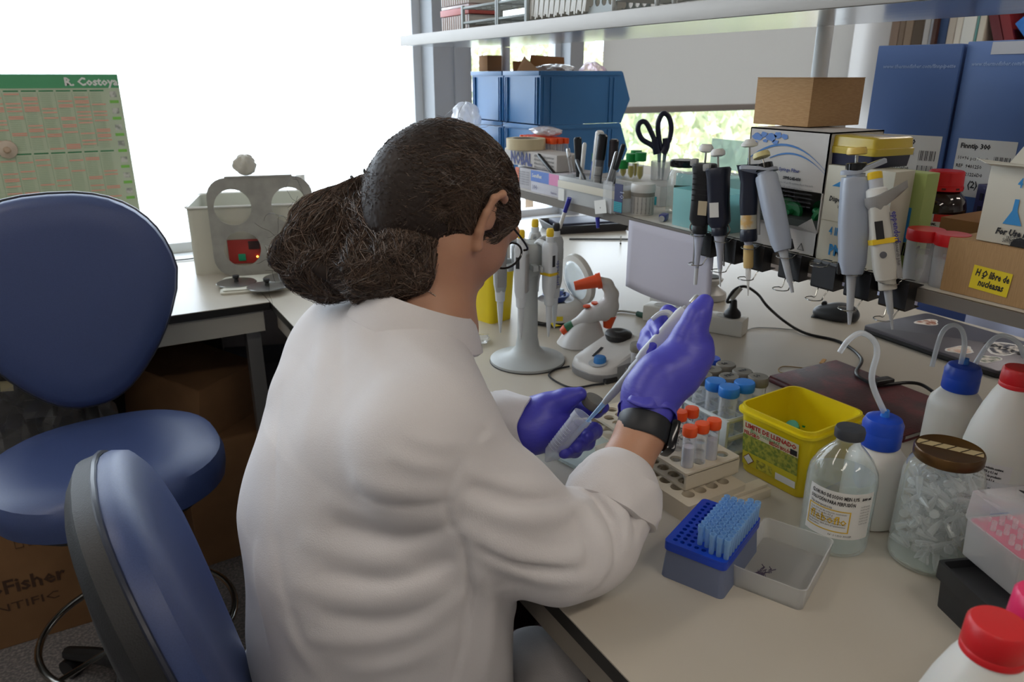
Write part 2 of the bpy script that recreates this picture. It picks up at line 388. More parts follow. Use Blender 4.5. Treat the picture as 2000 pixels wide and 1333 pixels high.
# bookcase on the right wall
bc = thing('bookcase', 'tall dark bookcase on the right wall holding a row of books', 'bookcase', (XR, 0, 0))
DW = mat('dark_wood', '3b221a', .6, noise=(4, '4a2b20', .3, .7, (1, 1, 9)))
for yy in (.6, 2.22): MB().box((-.17, yy, 1.05), (.33, .02, 2.1)).build('side_panel', DW, bc)
for zz in (.02, .5, .9, 1.53, 1.92): MB().box((-.17, 1.41, zz), (.33, 1.6, .024)).build('shelf', DW, bc)
MB().box((-.008, 1.41, 1.05), (.012, 1.6, 2.1)).build('back_panel', DW, bc)
for yy in (.8, 1.61): MB().box((-.338, yy + .2, .46), (.018, .79, .88), None, .003).build('door', DW, bc)
yb = PX(1728, 60, XR - .33).y - .02
bk = [('8a7566', .045), ('7c6a5a', .03), ('8d7a68', .04), ('57493c', .055), ('b9b6b4', .03), ('a7a9ae', .035), ('31476e', .05), ('b7ada0', .035), ('cfc9bd', .03), ('d4d4ce', .06), ('5f8f8c', .012), ('c4bdae', .03)]
for i, (c, wd) in enumerate(bk):
    o = MB().box((0, 0, .13), (.2, wd - .003, .26 + .006 * (i % 3)), None, .002).build('book', mat('book_' + c, c, .7)); o.location = (XR - .215, yb - wd / 2, 1.545); yb -= wd
    tag(o, ['brown worn book at the left end of the bookcase row', 'thin tan book second in the bookcase row', 'tan book third in the bookcase row', 'dark brown thick book in the bookcase row',
            'light grey book right of the dark brown one', 'cool grey book left of the navy book', 'navy blue book in the bookcase row', 'beige book right of the navy book', 'cream book in the bookcase row',
            'wide white binder in the bookcase row', 'thin teal book beside the white binder', 'cream book next to the leaning red ones'][i], 'book')
for i, (c, lab) in enumerate((('5e1820', 'dark red book leaning left in the bookcase row'), ('761a20', 'brighter red book leaning beside the dark red one'))):
    o = MB().box((0, .0225, .13), (.2, .038, .25), None, .002).build('book', mat('book_' + c, c, .6)); o.location = (XR - .215, yb - .13 - i * .045, 1.548); o.rotation_euler = (R(-22), 0, 0); tag(o, lab, 'book')
o = MB().box((0, .035, .14), (.22, .07, .27), None, .006).build('binder', mat('blue_binder', '1f6fc0', .35)); o.location = (XR - .215, yb - .36, 1.552); o.rotation_euler = (R(-42), 0, 0); tag(o, 'bright blue binder leaning at the right end of the books', 'binder')
MB().lathe([(.018, 0), (.018, .002)], 16, Matrix.Translation((-.111, .03, .11)) @ Matrix.Rotation(R(-90), 4, 'Y')).build('round_sticker', mat('sticker_multi', 'c9b25a', .6, noise=(40, '2f7f6a', .4, .6)), o)

# ------------------------------------------------------------------ chairs
BLUEF = mat('blue_vinyl', '36446e', .42, spec=.5, bump=(900, .12, (1, 1, .3)), noise=(600, '3c4b77', .3, .7)); SHELL = mat('chair_shell', '17181a', .55, bump=(500, .25))
CHROME = mat('chair_chrome', 'b9b5ae', .2, 1.); PIPE = mat('piping_black', '2a2e3c', .3)
def leaf_ring(z, hw, hh, k=1., n=40, tap=.62):
    """backrest outline: wide round top narrowing to the foot"""
    P = []
    for i in range(n):
        a = 2 * math.pi * i / n; x = math.cos(a); y = math.sin(a)
        e = 2.5; sx_ = math.copysign(abs(x) ** (2 / e), x); sy_ = math.copysign(abs(y) ** (2 / e), y)
        wd = hw * (1 if sy_ > .15 else 1 - (1 - tap) * ((.15 - sy_) / 1.15) ** 1.1)
        P.append((sx_ * wd * k, sy_ * hh * k, z))
    return P
def pad(hw, hh, th, curve, tap, n=44, back=False):
    mb = MB(); rings = []
    for (k, z) in ((.35, 1.), (.7, .97), (.9, .84), (.975, .6), (1., .3), (1., 0.)):
        rings.append([(x, y, z * th + curve * (x * x + .35 * y * y)) for x, y, _ in leaf_ring(0, hw, hh, k, n, tap)])
    rings.reverse(); loft(mb, rings, None, True, (True, True)); return mb
def lab_chair(label, loc, rz, back_z, seat_z, tilt=8, back_off=-.26, hw=.23, hh=.235, tap=.62, seat=True, back_rz=0):
    t = thing('lab_chair', label, 'chair', loc, rz)   # faces local +Y
    b = pad(hw, hh, .045, .35, tap).build('backrest', BLUEF, t)
    # local pad: x right, y up, z toward sitter
    MT = Matrix.Translation((0, back_off, back_z)) @ Matrix(((1, 0, 0, 0), (0, 0, 1, 0), (0, 1, 0, 0), (0, 0, 0, 1))) @ Matrix.Rotation(R(-tilt), 4, 'X')
    b.data.transform(MT); b.data.flip_normals()
    sh_ = MB(); loft(sh_, [[(x, y, -d + .35 * (x * x + .35 * y * y)) for x, y, _ in leaf_ring(0, hw * 1.012, hh * 1.012, k, 44, tap)] for k, d in ((1., 0), (1.0, .022), (.93, .036), (.6, .05), (.2, .053))])
    s_ = sh_.build('back_shell', SHELL, t); s_.data.transform(MT); s_.data.flip_normals()
    pr = MB().tube([(x, y, .001 + .35 * (x * x + .35 * y * y)) for x, y, _ in leaf_ring(0, hw * 1.01, hh * 1.01, 1, 44, tap)], .0035, 6, True).build('piping', PIPE, b); pr.data.transform(MT)
    # seat: rounded, wider at the back, waterfall front
    sp = MB(); rings = []
    for (k, z) in ((.985, -.045), (1.0, -.02), (1.0, 0), (.97, .02), (.88, .032), (.6, .037), (.2, .036)):
        rings.append([(x, y, z - .25 * max(0, y - .1) ** 2 * 2) for x, y in [(p[0], p[1]) for p in [(math.copysign(abs(math.cos(a)) ** .8, math.cos(a)) * .235 * k, math.copysign(abs(math.sin(a)) ** .8, math.sin(a)) * .22 * k) for a in [2 * math.pi * i / 44 for i in range(44)]]]])
    loft(sp, rings); so = sp.build('seat', BLUEF, t); so.data.transform(Matrix.Translation((0, .02, seat_z)))
    MB().lathe([(.15, -.085), (.21, -.07), (.225, -.045)], 32, Matrix.Translation((0, .02, seat_z))).build('seat_shell', SHELL, t)
    MB().tube([(0, back_off + -.05, back_z), (0, back_off - .08, back_z - .2), (0, back_off - .02, seat_z - .08), (0, -.05, seat_z - .09)], .016, 10, sub=6).build('back_bar', SHELL, t)
    MB().cyl((0, 0, .06), (0, 0, seat_z - .07), .026, seg=20).build('gas_column', SHELL, t)
    MB().cyl((0, 0, .12), (0, 0, .34), .036, seg=20).build('column_sleeve', SHELL, t)
    ring = MB(); ring.tube([(math.cos(a) * .215, math.sin(a) * .215, .25) for a in [2 * math.pi * i / 48 for i in range(48)]], .0085, 10, True)
    for k in range(3):
        a = R(30 + 120 * k); ring.cyl((.03 * math.cos(a), .03 * math.sin(a), .23), (.212 * math.cos(a), .212 * math.sin(a), .25), .006, seg=8)
    ring.build('foot_ring', CHROME, t)
    for k in range(5):
        a = R(18 + 72 * k); mb = MB()
        mb.tube([(.02 * math.cos(a), .02 * math.sin(a), .10), (.15 * math.cos(a), .15 * math.sin(a), .095), (.29 * math.cos(a), .29 * math.sin(a), .065)], [.026, .017], 8, sub=4)
        lg = mb.build('base_arm', SHELL, t)
        cw = MB(); p = (.28 * math.cos(a), .28 * math.sin(a), .027); d = (-math.sin(a) * .02, math.cos(a) * .02, 0)
        cw.cyl([p[i] - d[i] for i in range(3)], [p[i] + d[i] for i in range(3)], .027, seg=16); cw.build('castor', BLACK, lg)
    return t
lab_chair('empty blue lab chair with a tall shield-shaped backrest, standing before the window bench', (-.045, 1.725, 0), R(184), 1.0, .695, tilt=7, back_off=-.24, hw=.238, hh=.25, tap=.56)
lab_chair('blue lab chair with black shell seen edge-on, directly behind the seated person', (.198, .866, 0), R(-91), .835, .50, tilt=15, back_off=-.185, hw=.215, hh=.24, tap=.56)

# ------------------------------------------------------------------ things under the window bench
def carton(name, label, c, d, rz, m=BROWNB, open_=False, z=0, tilt=0):
    o = thing(name, label, 'box', (c[0], c[1], z), rz, rot=(R(tilt), 0, rz))
    MB().box((0, 0, d[2] / 2), d, None, .004).build('body', m, o)
    MB().box((0, 0, d[2] + .0003), (d[0] * .995, .05, .0006)).build('tape', mat('parcel_tape', '9a7a55', .25), o)
    for s_ in (-1, 1): MB().box((0, s_ * d[1] * .25, d[2] + .0012), (d[0] * .99, d[1] * .49, .002)).build('flap', m, o)
    return o
fb = carton('cardboard_box', 'large brown shipping carton with dark lettering, on the floor at lower left', (-.43, 2.33), (.56, .38, .38), R(0))
text('ThermoFisher', .060, frame((-.13, -.1915, .17), (1, 0, 0), (0, 0, 1)), mat('box_print', '4a3324', .8), fb, bold=.0014)
text('SCIENTIFIC', .035, frame((-.06, -.1915, .115), (1, 0, 0), (0, 0, 1)), MATS['box_print'], fb, squash=1.45)
sym = MB(); MM = frame((.12, -.1915, .3), (1, 0, 0), (0, 0, 1))
for k in range(4): sym.tube([MM @ Vector(p) for p in ((k * .03, 0, 0), (k * .03 + .018, 0, 0), (k * .03 + .018, .022, 0), (k * .03, .022, 0))], .001, 4, True)
sym.build('handling_marks', MATS['box_print'], fb)
carton('cardboard_box', 'brown carton tipped on its side under the window bench, right of the chair back', (.2, 2.45), (.26, .3, .2), R(38), z=.44, tilt=9)
carton('cardboard_box', 'big brown carton on the floor behind the blue seat', (.33, 2.47), (.42, .42, .43), R(4))
carton('cardboard_box', 'dark grey flat box on top of the cartons in the shadow under the bench', (.48, 2.66), (.3, .2, .1), R(-20), m=mat('grey_card', '5a5a60', .8), z=.44)
carton('cardboard_box', 'brown carton far under the island, dim in shadow', (.76, 2.06), (.4, .4, .34), R(8), z=.0)
# clear plastic bag full of black things
bag = thing('plastic_bag', 'clear crumpled plastic bag of dark things under the window bench', 'bag', (-.28, 2.32, .39))
def crumple(mb, w_, d_, h, seed, n=26, amp=.03):
    rn = random.Random(seed); rings = []
    for j in range(14):
        z = h * j / 13; ring_ = []
        for i in range(n * 2):
            a = math.pi * i / n; k = 1 - .25 * (z / h) ** 2 - .15 * (1 - z / h) ** 3
            rr = 1 + rn.uniform(-amp, amp) * 2.4 + .05 * math.sin(5 * a + 9 * z)
            ring_.append((math.copysign(abs(math.cos(a)) ** .7, math.cos(a)) * w_ / 2 * rr * k, math.copysign(abs(math.sin(a)) ** .7, math.sin(a)) * d_ / 2 * rr * k, z + rn.uniform(-.008, .008)))
        rings.append(ring_)
    return loft(mb, rings, None, False)
mb = MB(); crumple(mb, .54, .34, .40, 3); mb.build('film', thin('bag_film', (.85, .87, .9), .05, .12, .5), bag)
mb = MB(); rn = random.Random(5)
for i in range(70):
    c = Vector((rn.uniform(-.2, .2), rn.uniform(-.12, .12), rn.uniform(.03, .32)))
    mb.box((0, 0, 0), (.05, .035, .08), Matrix.Translation(c) @ Euler((rn.uniform(0, 3), rn.uniform(0, 3), rn.uniform(0, 3))).to_matrix().to_4x4(), .004)
tag(mb.build('dark_contents', mat('dark_contents', '191a1f', .5), bag), None, None, kind='stuff')
for i in range(4):
    MB().box((-.16 + .05 * i, -.155 + .004 * i, .36), (.028, .003, .028), Matrix.Rotation(R(-5 + 4 * i), 4, 'Y')).build('paper_tag', mat('cream_tag', 'c9bf97', .8), bag)
    
# ------------------------------------------------------------------ on the window bench
cal = thing('wall_calendar', 'large green and white year calendar fixed to the window glass', 'calendar', (0, YW - .012, 0))
cx1 = PY(228, 145, YW - .012); cxz = cx1.z; cw_ = .86; chh = .68
cal.location = (cx1.x, YW - .03, cxz)
MB().box((-cw_ / 2, 0, -chh / 2), (cw_, .002, chh)).build('sheet', cloth('calendar_paper', 'bcc6ae', .10), cal)
GR = mat('calendar_green', '4f9a6c', .6); GD = mat('calendar_dark_green', '2f7a4f', .6); PK = mat('calendar_pink', 'd9a18e', .7); LN = mat('calendar_line', '8fa886', .7); GLt = mat('calendar_lime', '7dbb55', .6)
mb = MB(); mb.box((-cw_ / 2, -.0014, -.021), (cw_, .001, .042)); mb.build('header_band', GR, cal)
text('R. Costoya', .034, frame((-.155, -.0022, -.034), (1, 0, 0), (0, 0, 1)), WHITE, cal, bold=.0012)
text('2025', .034, frame((-.392, -.0022, -.034), (1, 0, 0), (0, 0, 1)), WHITE, cal)
ln = MB(); pk = MB(); gd = MB(); rn = random.Random(11)
for c_ in range(11):
    x = -.048 - .047 * c_
    for blk in range(2):
        z0 = -.05 - blk * .19
        gd.box((x - .02, -.0014, z0), (.04, .001, .004))
        ln.box((x - .0445, -.0014, z0 - .09), (.001, .001, .17))
        for d_ in range(31):
            z = z0 - .009 - d_ * .0056
            if rn.random() < .24: pk.box((x - .02, -.0014, z), (.04, .001, .0042))
            else: ln.box((x - .024, -.0014, z), (.03, .001, .0009))
for q_, n_, m_ in ((ln, 'ruled_lines', LN), (pk, 'holiday_marks', PK), (gd, 'month_bars', GD)): q_.build(n_, m_, cal)['kind'] = 'stuff'
lm = MB(); gm = MB()
for k in range(7):
    for s_ in (-.022, -.6):
        lm.box((s_, -.0014, -.085 - k * .052), (.026, .001, .009)); gm.box((s_, -.0014, -.062 - k * .052), (.02, .001, .018))
lm.build('side_banners', GLt, cal)['kind'] = 'stuff'; gm.build('side_pictures', mat('calendar_pictures', '8d9188', .7, noise=(60, 'c8c8c0', .4, .6)), cal)['kind'] = 'stuff'
p = PY(14, 293, YW - .05)
h_ = thing('suction_hook', 'round beige suction hook stuck on the calendar', 'hook', (p.x, YW - .034, p.z))
MB().lathe([(.028, 0), (.027, .004), (.016, .009), (.008, .016), (.0, .017)], 24, Matrix.Rotation(R(90), 4, 'X')).build('cup', mat('beige_rubber', 'bfae9c', .5), h_)
MB().lathe([(.009, 0), (.011, .006), (.006, .014), (0, .015)], 16, Matrix.Translation((0, -.016, 0)) @ Matrix.Rotation(R(90), 4, 'X')).build('knob', mat('beige_knob', 'b59c86', .5), h_)
# monitor at the left edge, seen nearly edge-on
p = PZ(2, 575)
mo = thing('monitor', 'grey computer monitor cut off by the left picture edge', 'monitor', (-.39, 2.42, .9), R(58))
MB().box((0, 0, .29), (.46, .035, .30), None, .006).build('housing', mat('monitor_grey', 'b8bcc0', .35), mo)
MB().box((0, -.019, .29), (.43, .002, .27)).build('screen', mat('screen_off', '6a716f', .25), mo)
MB().box((0, .02, .09), (.06, .03, .16)).build('neck', BLACK, mo); MB().box((0, .0, .006), (.24, .18, .012), None, .004).build('foot', BLACK, mo)
ph = thing('desk_phone', 'black desk telephone with red label at the left edge of the window bench', 'telephone', (-.27, 2.14, .9), R(8))
MB().box((0, .03, .02), (.17, .19, .035), Matrix.Rotation(R(9), 4, 'X'), .006).build('base', mat('phone_black', '202226', .35), ph)
for i in range(4):
    for j in range(3): MB().box((-.012 + j * .026, -.035 + i * .022, .034 + i * .0035), (.018, .013, .006), None, .002).build('key', mat('phone_key', '3b3d42', .4), ph)
MB().box((.055, -.05, .036), (.035, .02, .002)).build('red_label', mat('phone_red', 'b02a3c', .5), ph)
MB().box((.02, .075, .05), (.11, .04, .003), Matrix.Rotation(R(9), 4, 'X')).build('display', mat('phone_lcd', '8a9294', .3), ph)
MB().tube([(-.06, -.05, .05), (-.062, .03, .065), (-.06, .11, .07)], .015, 10, sub=4).build('handset', mat('phone_black', '202226', .35), ph)

# water bath
wb = thing('water_bath', 'beige laboratory water bath with red control panel behind a four-hole rack', 'water bath', (.495, 2.60, .9), R(-16))
BG = mat('bath_enamel', 'c4c2b4', .35); RK = mat('rack_metal', 'a3a29b', .42, .35, noise=(18, '8f8e88', .4, .7)); RED = mat('panel_red', 'b23a34', .45)
tb = MB(); tub(tb, .37, .30, .215, .02, .006, n=3); tb.build('tank', BG, wb)
MB().tube([(x, y, .215) for x, y in rrect(.375, .305, .02, 3)], .004, 6, True).build('rim', mat('rim_white', 'e2e2dd', .3), wb)
MB().box((0, 0, .15), (.355, .285, .003)).build('water', mat('bath_water', 'a9b4b0', .05), wb)
MB().box((.05, -.153, .070), (.25, .004, .078), None, .0015).build('control_panel', RED, wb)
MB().box((-.035, -.156, .052), (.022, .006, .022), None, .001).build('power_switch', mat('green_switch', '1f9a70', .3), wb)
MB().box((.005, -.1555, .090), (.034, .004, .026)).build('display', mat('panel_black', '3a2220', .3), wb)
MB().sphere((.012, -.157, .052), .0035, 10).build('indicator_lamp', emis('amber_led', 'ffb03a', 3), wb)
rk = thing('hole_rack', 'grey metal rack plate with four large round holes leaning on the water bath', 'rack', (.482, 2.395, .903), R(-14), rot=(R(-5), 0, R(-14)))
def plate_holes(W_, H_, r_, holes, t, seg=28):
    """rounded plate in xz with circular holes, solid thickness t"""
    cu = bpy.data.curves.new('plate', 'CURVE'); cu.dimensions = '2D'; cu.fill_mode = 'BOTH'; cu.extrude = t / 2
    def sp(pts):
        s_ = cu.splines.new('POLY'); s_.points.add(len(pts) - 1); s_.use_cyclic_u = True
        for q, (x, y) in zip(s_.points, pts): q.co = (x, y, 0, 1)
    sp(rrect(W_, H_, r_, 6, 0, H_ / 2))
    for hx, hz, hr in holes: sp([(hx + hr * math.cos(2 * math.pi * k / seg), hz + hr * math.sin(2 * math.pi * k / seg)) for k in range(seg)])
    ob = bpy.data.objects.new('plate_tmp', cu); COL.objects.link(ob); dg = bpy.context.evaluated_depsgraph_get()
    me = bpy.data.meshes.new_from_object(ob.evaluated_get(dg)); bpy.data.objects.remove(ob); bpy.data.curves.remove(cu); return me
def obj_from(me, name, m, parent=None):
    me.materials.clear(); me.materials.append(m); o = bpy.data.objects.new(name, me); COL.objects.link(o); o.parent = parent; return o
me = plate_holes(.315, .305, .06, [(-.085, .215, .055), (.085, .215, .055), (-.07, .085, .055), (.09, .085, .055)], .006)
me.transform(Matrix.Rotation(R(90), 4, 'X')); obj_from(me, 'plate', RK, rk)
MB().box((0, .012, .306), (.20, .035, .006), None, .001).build('top_flange', RK, rk)
tw = thing('paper_towel', 'folded white paper towel under the round lids on the window bench', 'paper towel', (.49, 2.27, .9), R(-12))
mb = MB(); loft(mb, [rr3(.34, .17, .01, 0), rr3(.345, .175, .01, .006), rr3(.34, .17, .01, .009)]); mb.build('lower_fold', mat('tissue', 'd3d2c6', .9, bump=(300, .3)), tw)
mb = MB(); loft(mb, [rr3(.325, .16, .01, .0093), rr3(.33, .165, .01, .012), rr3(.32, .155, .01, .014)]); mb.build('upper_fold', MATS['tissue'], tw)
LIDM = mat('lid_steel', '8a8884', .3, .9)
for i, (u, v, lab) in enumerate(((462, 553, 'round steel lid with black knob, left on the paper towel'), (522, 560, 'round steel lid with black knob, middle on the paper towel'), (552, 543, 'round steel lid partly hidden by the ponytail'))):
    q = PZ(u, v, .914 + .0035 * i); l = thing('bath_lid', lab, 'lid', q, group='steel lids on the paper towel')
    MB().lathe([(.055, 0), (.058, .001), (.056, .003), (.03, .004), (.0, .004)], 32).build('disc', LIDM, l)
    MB().lathe([(.007, .004), (.006, .012), (.01, .018), (.009, .024), (0, .025)], 14).build('knob', BLACK, l)
# crumpled glove ball on the rack and bits behind it
def lump(name, label, cat, loc, r, m, seed, sq=(1, 1, 1), n=22):
    rn = random.Random(seed); mb = MB(); ph_ = [rn.uniform(0, 6) for _ in range(6)]; rings = []
    for j in range(1, n - 1):
        th = math.pi * j / (n - 1); ring_ = []
        for i in range(n * 2):
            a = math.pi * i / n
            k = 1 + .12 * math.sin(3 * a + ph_[0] + 2 * th) + .1 * math.sin(5 * a - 3 * th + ph_[1]) + .07 * math.sin(9 * a + 7 * th + ph_[2]) + rn.uniform(-.035, .035)
            ring_.append((r * k * math.sin(th) * math.cos(a) * sq[0], r * k * math.sin(th) * math.sin(a) * sq[1], r * sq[2] * (1 - math.cos(th)) * (.9 + .1 * k)))
        rings.append(ring_)
    loft(mb, rings); o = mb.build(name, m); o.location = loc; tag(o, label, cat); return o
p = rk.matrix_world
bpy.context.view_layer.update()
bl = rk.matrix_world @ Vector((-.035, .012, .3095))
lump('crumpled_glove', 'crumpled white glove lying on top of the grey rack plate', 'glove', bl, .028, mat('white_latex', 'c9c6bb', .6, bump=(40, .4)), 3, (1.15, .7, 1.15))
for i, (u, v, c, lab) in enumerate(((500, 425, '9a6a5a', 'reddish brown bottle on the sill behind the rack, left'), (590, 385, 'c89a88', 'pinkish bottle on the sill right of the water bath'))):
    q = PY(u, v, YW - .06); b = thing('bottle', lab, 'bottle', (q.x, YW - .06, .91))
    MB().lathe([(.03, 0), (.034, .006), (.034, .16), (.014, .2), (.014, .225)], 20).build('body', mat('sill_bottle_%d' % i, c, .4), b)
    MB().lathe([(.017, .22), (.017, .245), (0, .246)], 16).build('cap', WHITE, b)
q = PZ(398, 480); t = thing('plastic_tray', 'small clear plastic tray left of the water bath', 'tray', (q.x, q.y, .9), R(10))
mb = MB(); tub(mb, .07, .05, .055, .006, .002); mb.build('body', SEMI, t)
pcd = MB().tube([(.12, 2.78, .905), (.2, 2.76, .903), (.28, 2.74, .904), (.33, 2.75, .904)], .0025, 6, sub=5).build('thin_cable', BLACK)
tag(pcd, 'thin black cord lying left of the water bath', 'cord')
# ------------------------------------------------------------------ the person: surfaces grown from smooth-blended limbs
def V3(*a): return np.array(a, dtype=np.float32)
class Sdf:
    def __init__(s): s.ops = []; s.folds = []
    def cap(s, a, b, ra, rb, k=.03): s.ops.append(('c', V3(*a), V3(*b), ra, rb, k, 1)); return s
    def ell(s, c, r, k=.03, rot=None): s.ops.append(('e', V3(*c), V3(*r), None if rot is None else np.array(rot, dtype=np.float32), 0, k, 1)); return s
    def cut(s, a, b, ra, rb, k=.01): s.ops.append(('c', V3(*a), V3(*b), ra, rb, k, -1)); return s
    def chain(s, pts, rs, k=.02):
        for i in range(len(pts) - 1): s.cap(pts[i], pts[i + 1], rs[i], rs[i + 1], k)
        return s
    def near(s, C, rad):
        """for block centres C: which limbs can matter inside each block"""
        n = len(s.ops); E = np.empty((n, len(C)), np.float32)
        for i, op in enumerate(s.ops):
            if op[0] == 'c':
                a, b = op[1], op[2]; ab = b - a; L = float(ab @ ab) + 1e-12; t = np.clip(((C - a) @ ab) / L, 0, 1); q = C - a - t[:, None] * ab
                E[i] = np.sqrt((q * q).sum(1)) - (op[3] + (op[4] - op[3]) * t)
            else: E[i] = np.sqrt(((C - op[1]) ** 2).sum(1)) - op[2].max()
        K = np.array([op[5] for op in s.ops])[:, None]; pos = np.array([op[6] > 0 and op[0] == 'c' for op in s.ops])
        full = s(C); S1 = E - rad < np.maximum(full + rad, 0)[None] + K
        if not s.folds: return S1
        return np.concatenate([S1] + [(np.sqrt(s.pd(C, f[0])) - rad < 3 * f[1])[None] for f in s.folds])
    def pd(s, P, pts):
        best = None
        for a, b in zip(pts[:-1], pts[1:]):
            ab = b - a; t = np.clip(((P - a) @ ab) / (float(ab @ ab) + 1e-12), 0, 1); q = P - a - t[:, None] * ab; e = (q * q).sum(1); best = e if best is None else np.minimum(best, e)
        return best
    def __call__(s, P, sel=None):
        d = None
        for io, op in enumerate(s.ops):
            if sel is not None and not sel[io]: continue
            if op[0] == 'c':
                a, b = op[1], op[2]; ab = b - a; L = float(ab @ ab) + 1e-12
                t = np.clip(((P - a) @ ab) / L, 0, 1); q = P - a - t[:, None] * ab
                e = np.sqrt((q * q).sum(1)) - (op[3] + (op[4] - op[3]) * t)
            else:
                q = P - op[1]
                if op[3] is not None: q = q @ op[3]
                k0 = np.sqrt(((q / op[2]) ** 2).sum(1)); k1 = np.sqrt(((q / (op[2] ** 2)) ** 2).sum(1)) + 1e-9
                e = k0 * (k0 - 1) / k1
            k = op[5]
            if d is None:
                if op[6] > 0: d = e
                continue
            if op[6] > 0:
                h = np.clip(.5 + .5 * (e - d) / k, 0, 1); d = e * (1 - h) + d * h - k * h * (1 - h)
            else:
                h = np.clip(.5 - .5 * (e + d) / k, 0, 1); d = d * (1 - h) - e * h + k * h * (1 - h)
        if d is None: return np.full(len(P), 1., np.float32)
        for i, (pts, w_, am) in enumerate(s.folds):
            if sel is not None and not sel[len(s.ops) + i]: continue
            ab = pts[-1] - pts[0]; t = np.clip(((P - pts[0]) @ ab) / (float(ab @ ab) + 1e-12), 0, 1)
            d = d - am * np.exp(-s.pd(P, pts) / (w_ * w_)) * (.25 + .75 * np.sin(np.pi * np.clip(t * .86 + .10, 0, 1)))
        return d
def surf(fn, lo, hi, h, name, m, parent=None, clip=None):
    """surface of fn=0 as one quad mesh (surface nets on a sparse block grid)"""
    B = 8; lo = np.array(lo, float); nb = np.ceil((np.array(hi) - lo) / (h * B)).astype(int)
    g = np.stack(np.meshgrid(*[np.arange(n) for n in nb], indexing='ij'), -1).reshape(-1, 3)
    cen = lo + (g + .5) * h * B; dc = fn(cen.astype(np.float32))
    N = nb * B + 1; D = np.full(N, 1., np.float32)
    keep = np.abs(dc) < h * B * 1.15
    for bi, dcv in zip(g[~keep], dc[~keep]):
        if dcv < 0: i, j, k = bi * B; D[i:i + B, j:j + B, k:k + B] = -1
    gk = g[keep]; r9 = np.arange(B + 1); off = np.stack(np.meshgrid(r9, r9, r9, indexing='ij'), -1).reshape(-1, 3)
    culled = hasattr(fn, 'near') or hasattr(fn, 'sdf'); ck = cen[keep].astype(np.float32)
    S_ = (fn if hasattr(fn, 'near') else fn.sdf).near(ck, h * B * .87 + .006) if culled else None
    for s0 in range(0, len(gk), 8):
        e0 = min(len(gk), s0 + 8); idx = (gk[s0:e0, None, :] * B + off[None]).reshape(-1, 3); Pq = (lo + idx * h).astype(np.float32)
        D[idx[:, 0], idx[:, 1], idx[:, 2]] = fn(Pq, S_[:, s0:e0].any(1)) if culled else fn(Pq)
    ins = D < 0
    c = ins[:-1, :-1, :-1].astype(np.int8); s_ = np.zeros(c.shape, np.int8)
    for i in (0, 1):
        for j in (0, 1):
            for k in (0, 1): s_ += ins[i:N[0] - 1 + i, j:N[1] - 1 + j, k:N[2] - 1 + k]
    act = np.argwhere((s_ > 0) & (s_ < 8)); vid = np.full(c.shape, -1, np.int32); vid[act[:, 0], act[:, 1], act[:, 2]] = np.arange(len(act))
    acc = np.zeros((len(act), 3)); cnt = np.zeros(len(act))
    for ax in range(3):
        o1, o2 = [a for a in range(3) if a != ax]
        for p_ in (0, 1):
            for q_ in (0, 1):
                A = act.copy(); A[:, o1] += p_; A[:, o2] += q_; Bq = A.copy(); Bq[:, ax] += 1
                da = D[A[:, 0], A[:, 1], A[:, 2]]; db = D[Bq[:, 0], Bq[:, 1], Bq[:, 2]]; x = (da < 0) != (db < 0)
                t = np.where(x, da / np.where(x, da - db, 1), 0); pt = A.astype(float); pt[:, ax] += t
                acc[x] += pt[x]; cnt[x] += 1
    V = lo + acc / cnt[:, None] * h
    # pull vertices onto the surface
    bt = np.full(nb, -1, np.int64); bt[gk[:, 0], gk[:, 1], gk[:, 2]] = np.arange(len(gk)); vb = act // B; bid = bt[vb[:, 0], vb[:, 1], vb[:, 2]]
    od = np.argsort(bid, kind='stable'); bs = bid[od]; st = np.searchsorted(bs, np.arange(0, len(gk) + 8, 8))
    for c_ in range(len(st) - 1):
        ix = od[st[c_]:st[c_ + 1]]
        if not len(ix): continue
        sel = S_[:, c_ * 8:c_ * 8 + 8].any(1) if culled else None
        f_ = (lambda q: fn(q, sel)) if culled else fn
        Vf = V[ix].astype(np.float32); d0 = f_(Vf); e = h * .4; G = np.stack([f_(Vf + V3(*(e if a == i else 0 for i in range(3)))) - d0 for a in range(3)], 1) / e
        nrm = (G * G).sum(1); V[ix] = Vf - (np.clip(d0, -h, h) / np.maximum(nrm, .3))[:, None] * G
    F = []
    for ax in range(3):
        o1, o2 = [(1, 2), (2, 0), (0, 1)][ax]
        sl0 = [slice(None)] * 3; sl1 = [slice(None)] * 3; sl0[ax] = slice(0, -1); sl1[ax] = slice(1, None)
        a = ins[tuple(sl0)]; b = ins[tuple(sl1)]; E = np.argwhere(a != b)
        E = E[(E[:, o1] > 0) & (E[:, o2] > 0) & (E[:, o1] < N[o1] - 1) & (E[:, o2] < N[o2] - 1)]
        fl = a[E[:, 0], E[:, 1], E[:, 2]]
        q = []
        for (p_, r_) in ((-1, -1), (0, -1), (0, 0), (-1, 0)):
            A = E.copy(); A[:, o1] += p_; A[:, o2] += r_; q.append(vid[A[:, 0], A[:, 1], A[:, 2]])
        q = np.stack(q, 1); q[~fl] = q[~fl][:, ::-1]; F.append(q)
    F = np.concatenate(F); F = F[(F >= 0).all(1)]
    if clip is not None:
        kv = clip(V); F = F[kv[F].all(1)]
    used = np.unique(F); mp = np.full(len(V), -1, np.int64); mp[used] = np.arange(len(used)); V = V[used]; F = mp[F]
    me = bpy.data.meshes.new(name); me.vertices.add(len(V)); me.vertices.foreach_set('co', V.astype(np.float32).ravel())
    me.loops.add(len(F) * 4); me.loops.foreach_set('vertex_index', F.astype(np.int32).ravel())
    me.polygons.add(len(F)); me.polygons.foreach_set('loop_start', np.arange(0, len(F) * 4, 4, dtype=np.int32))
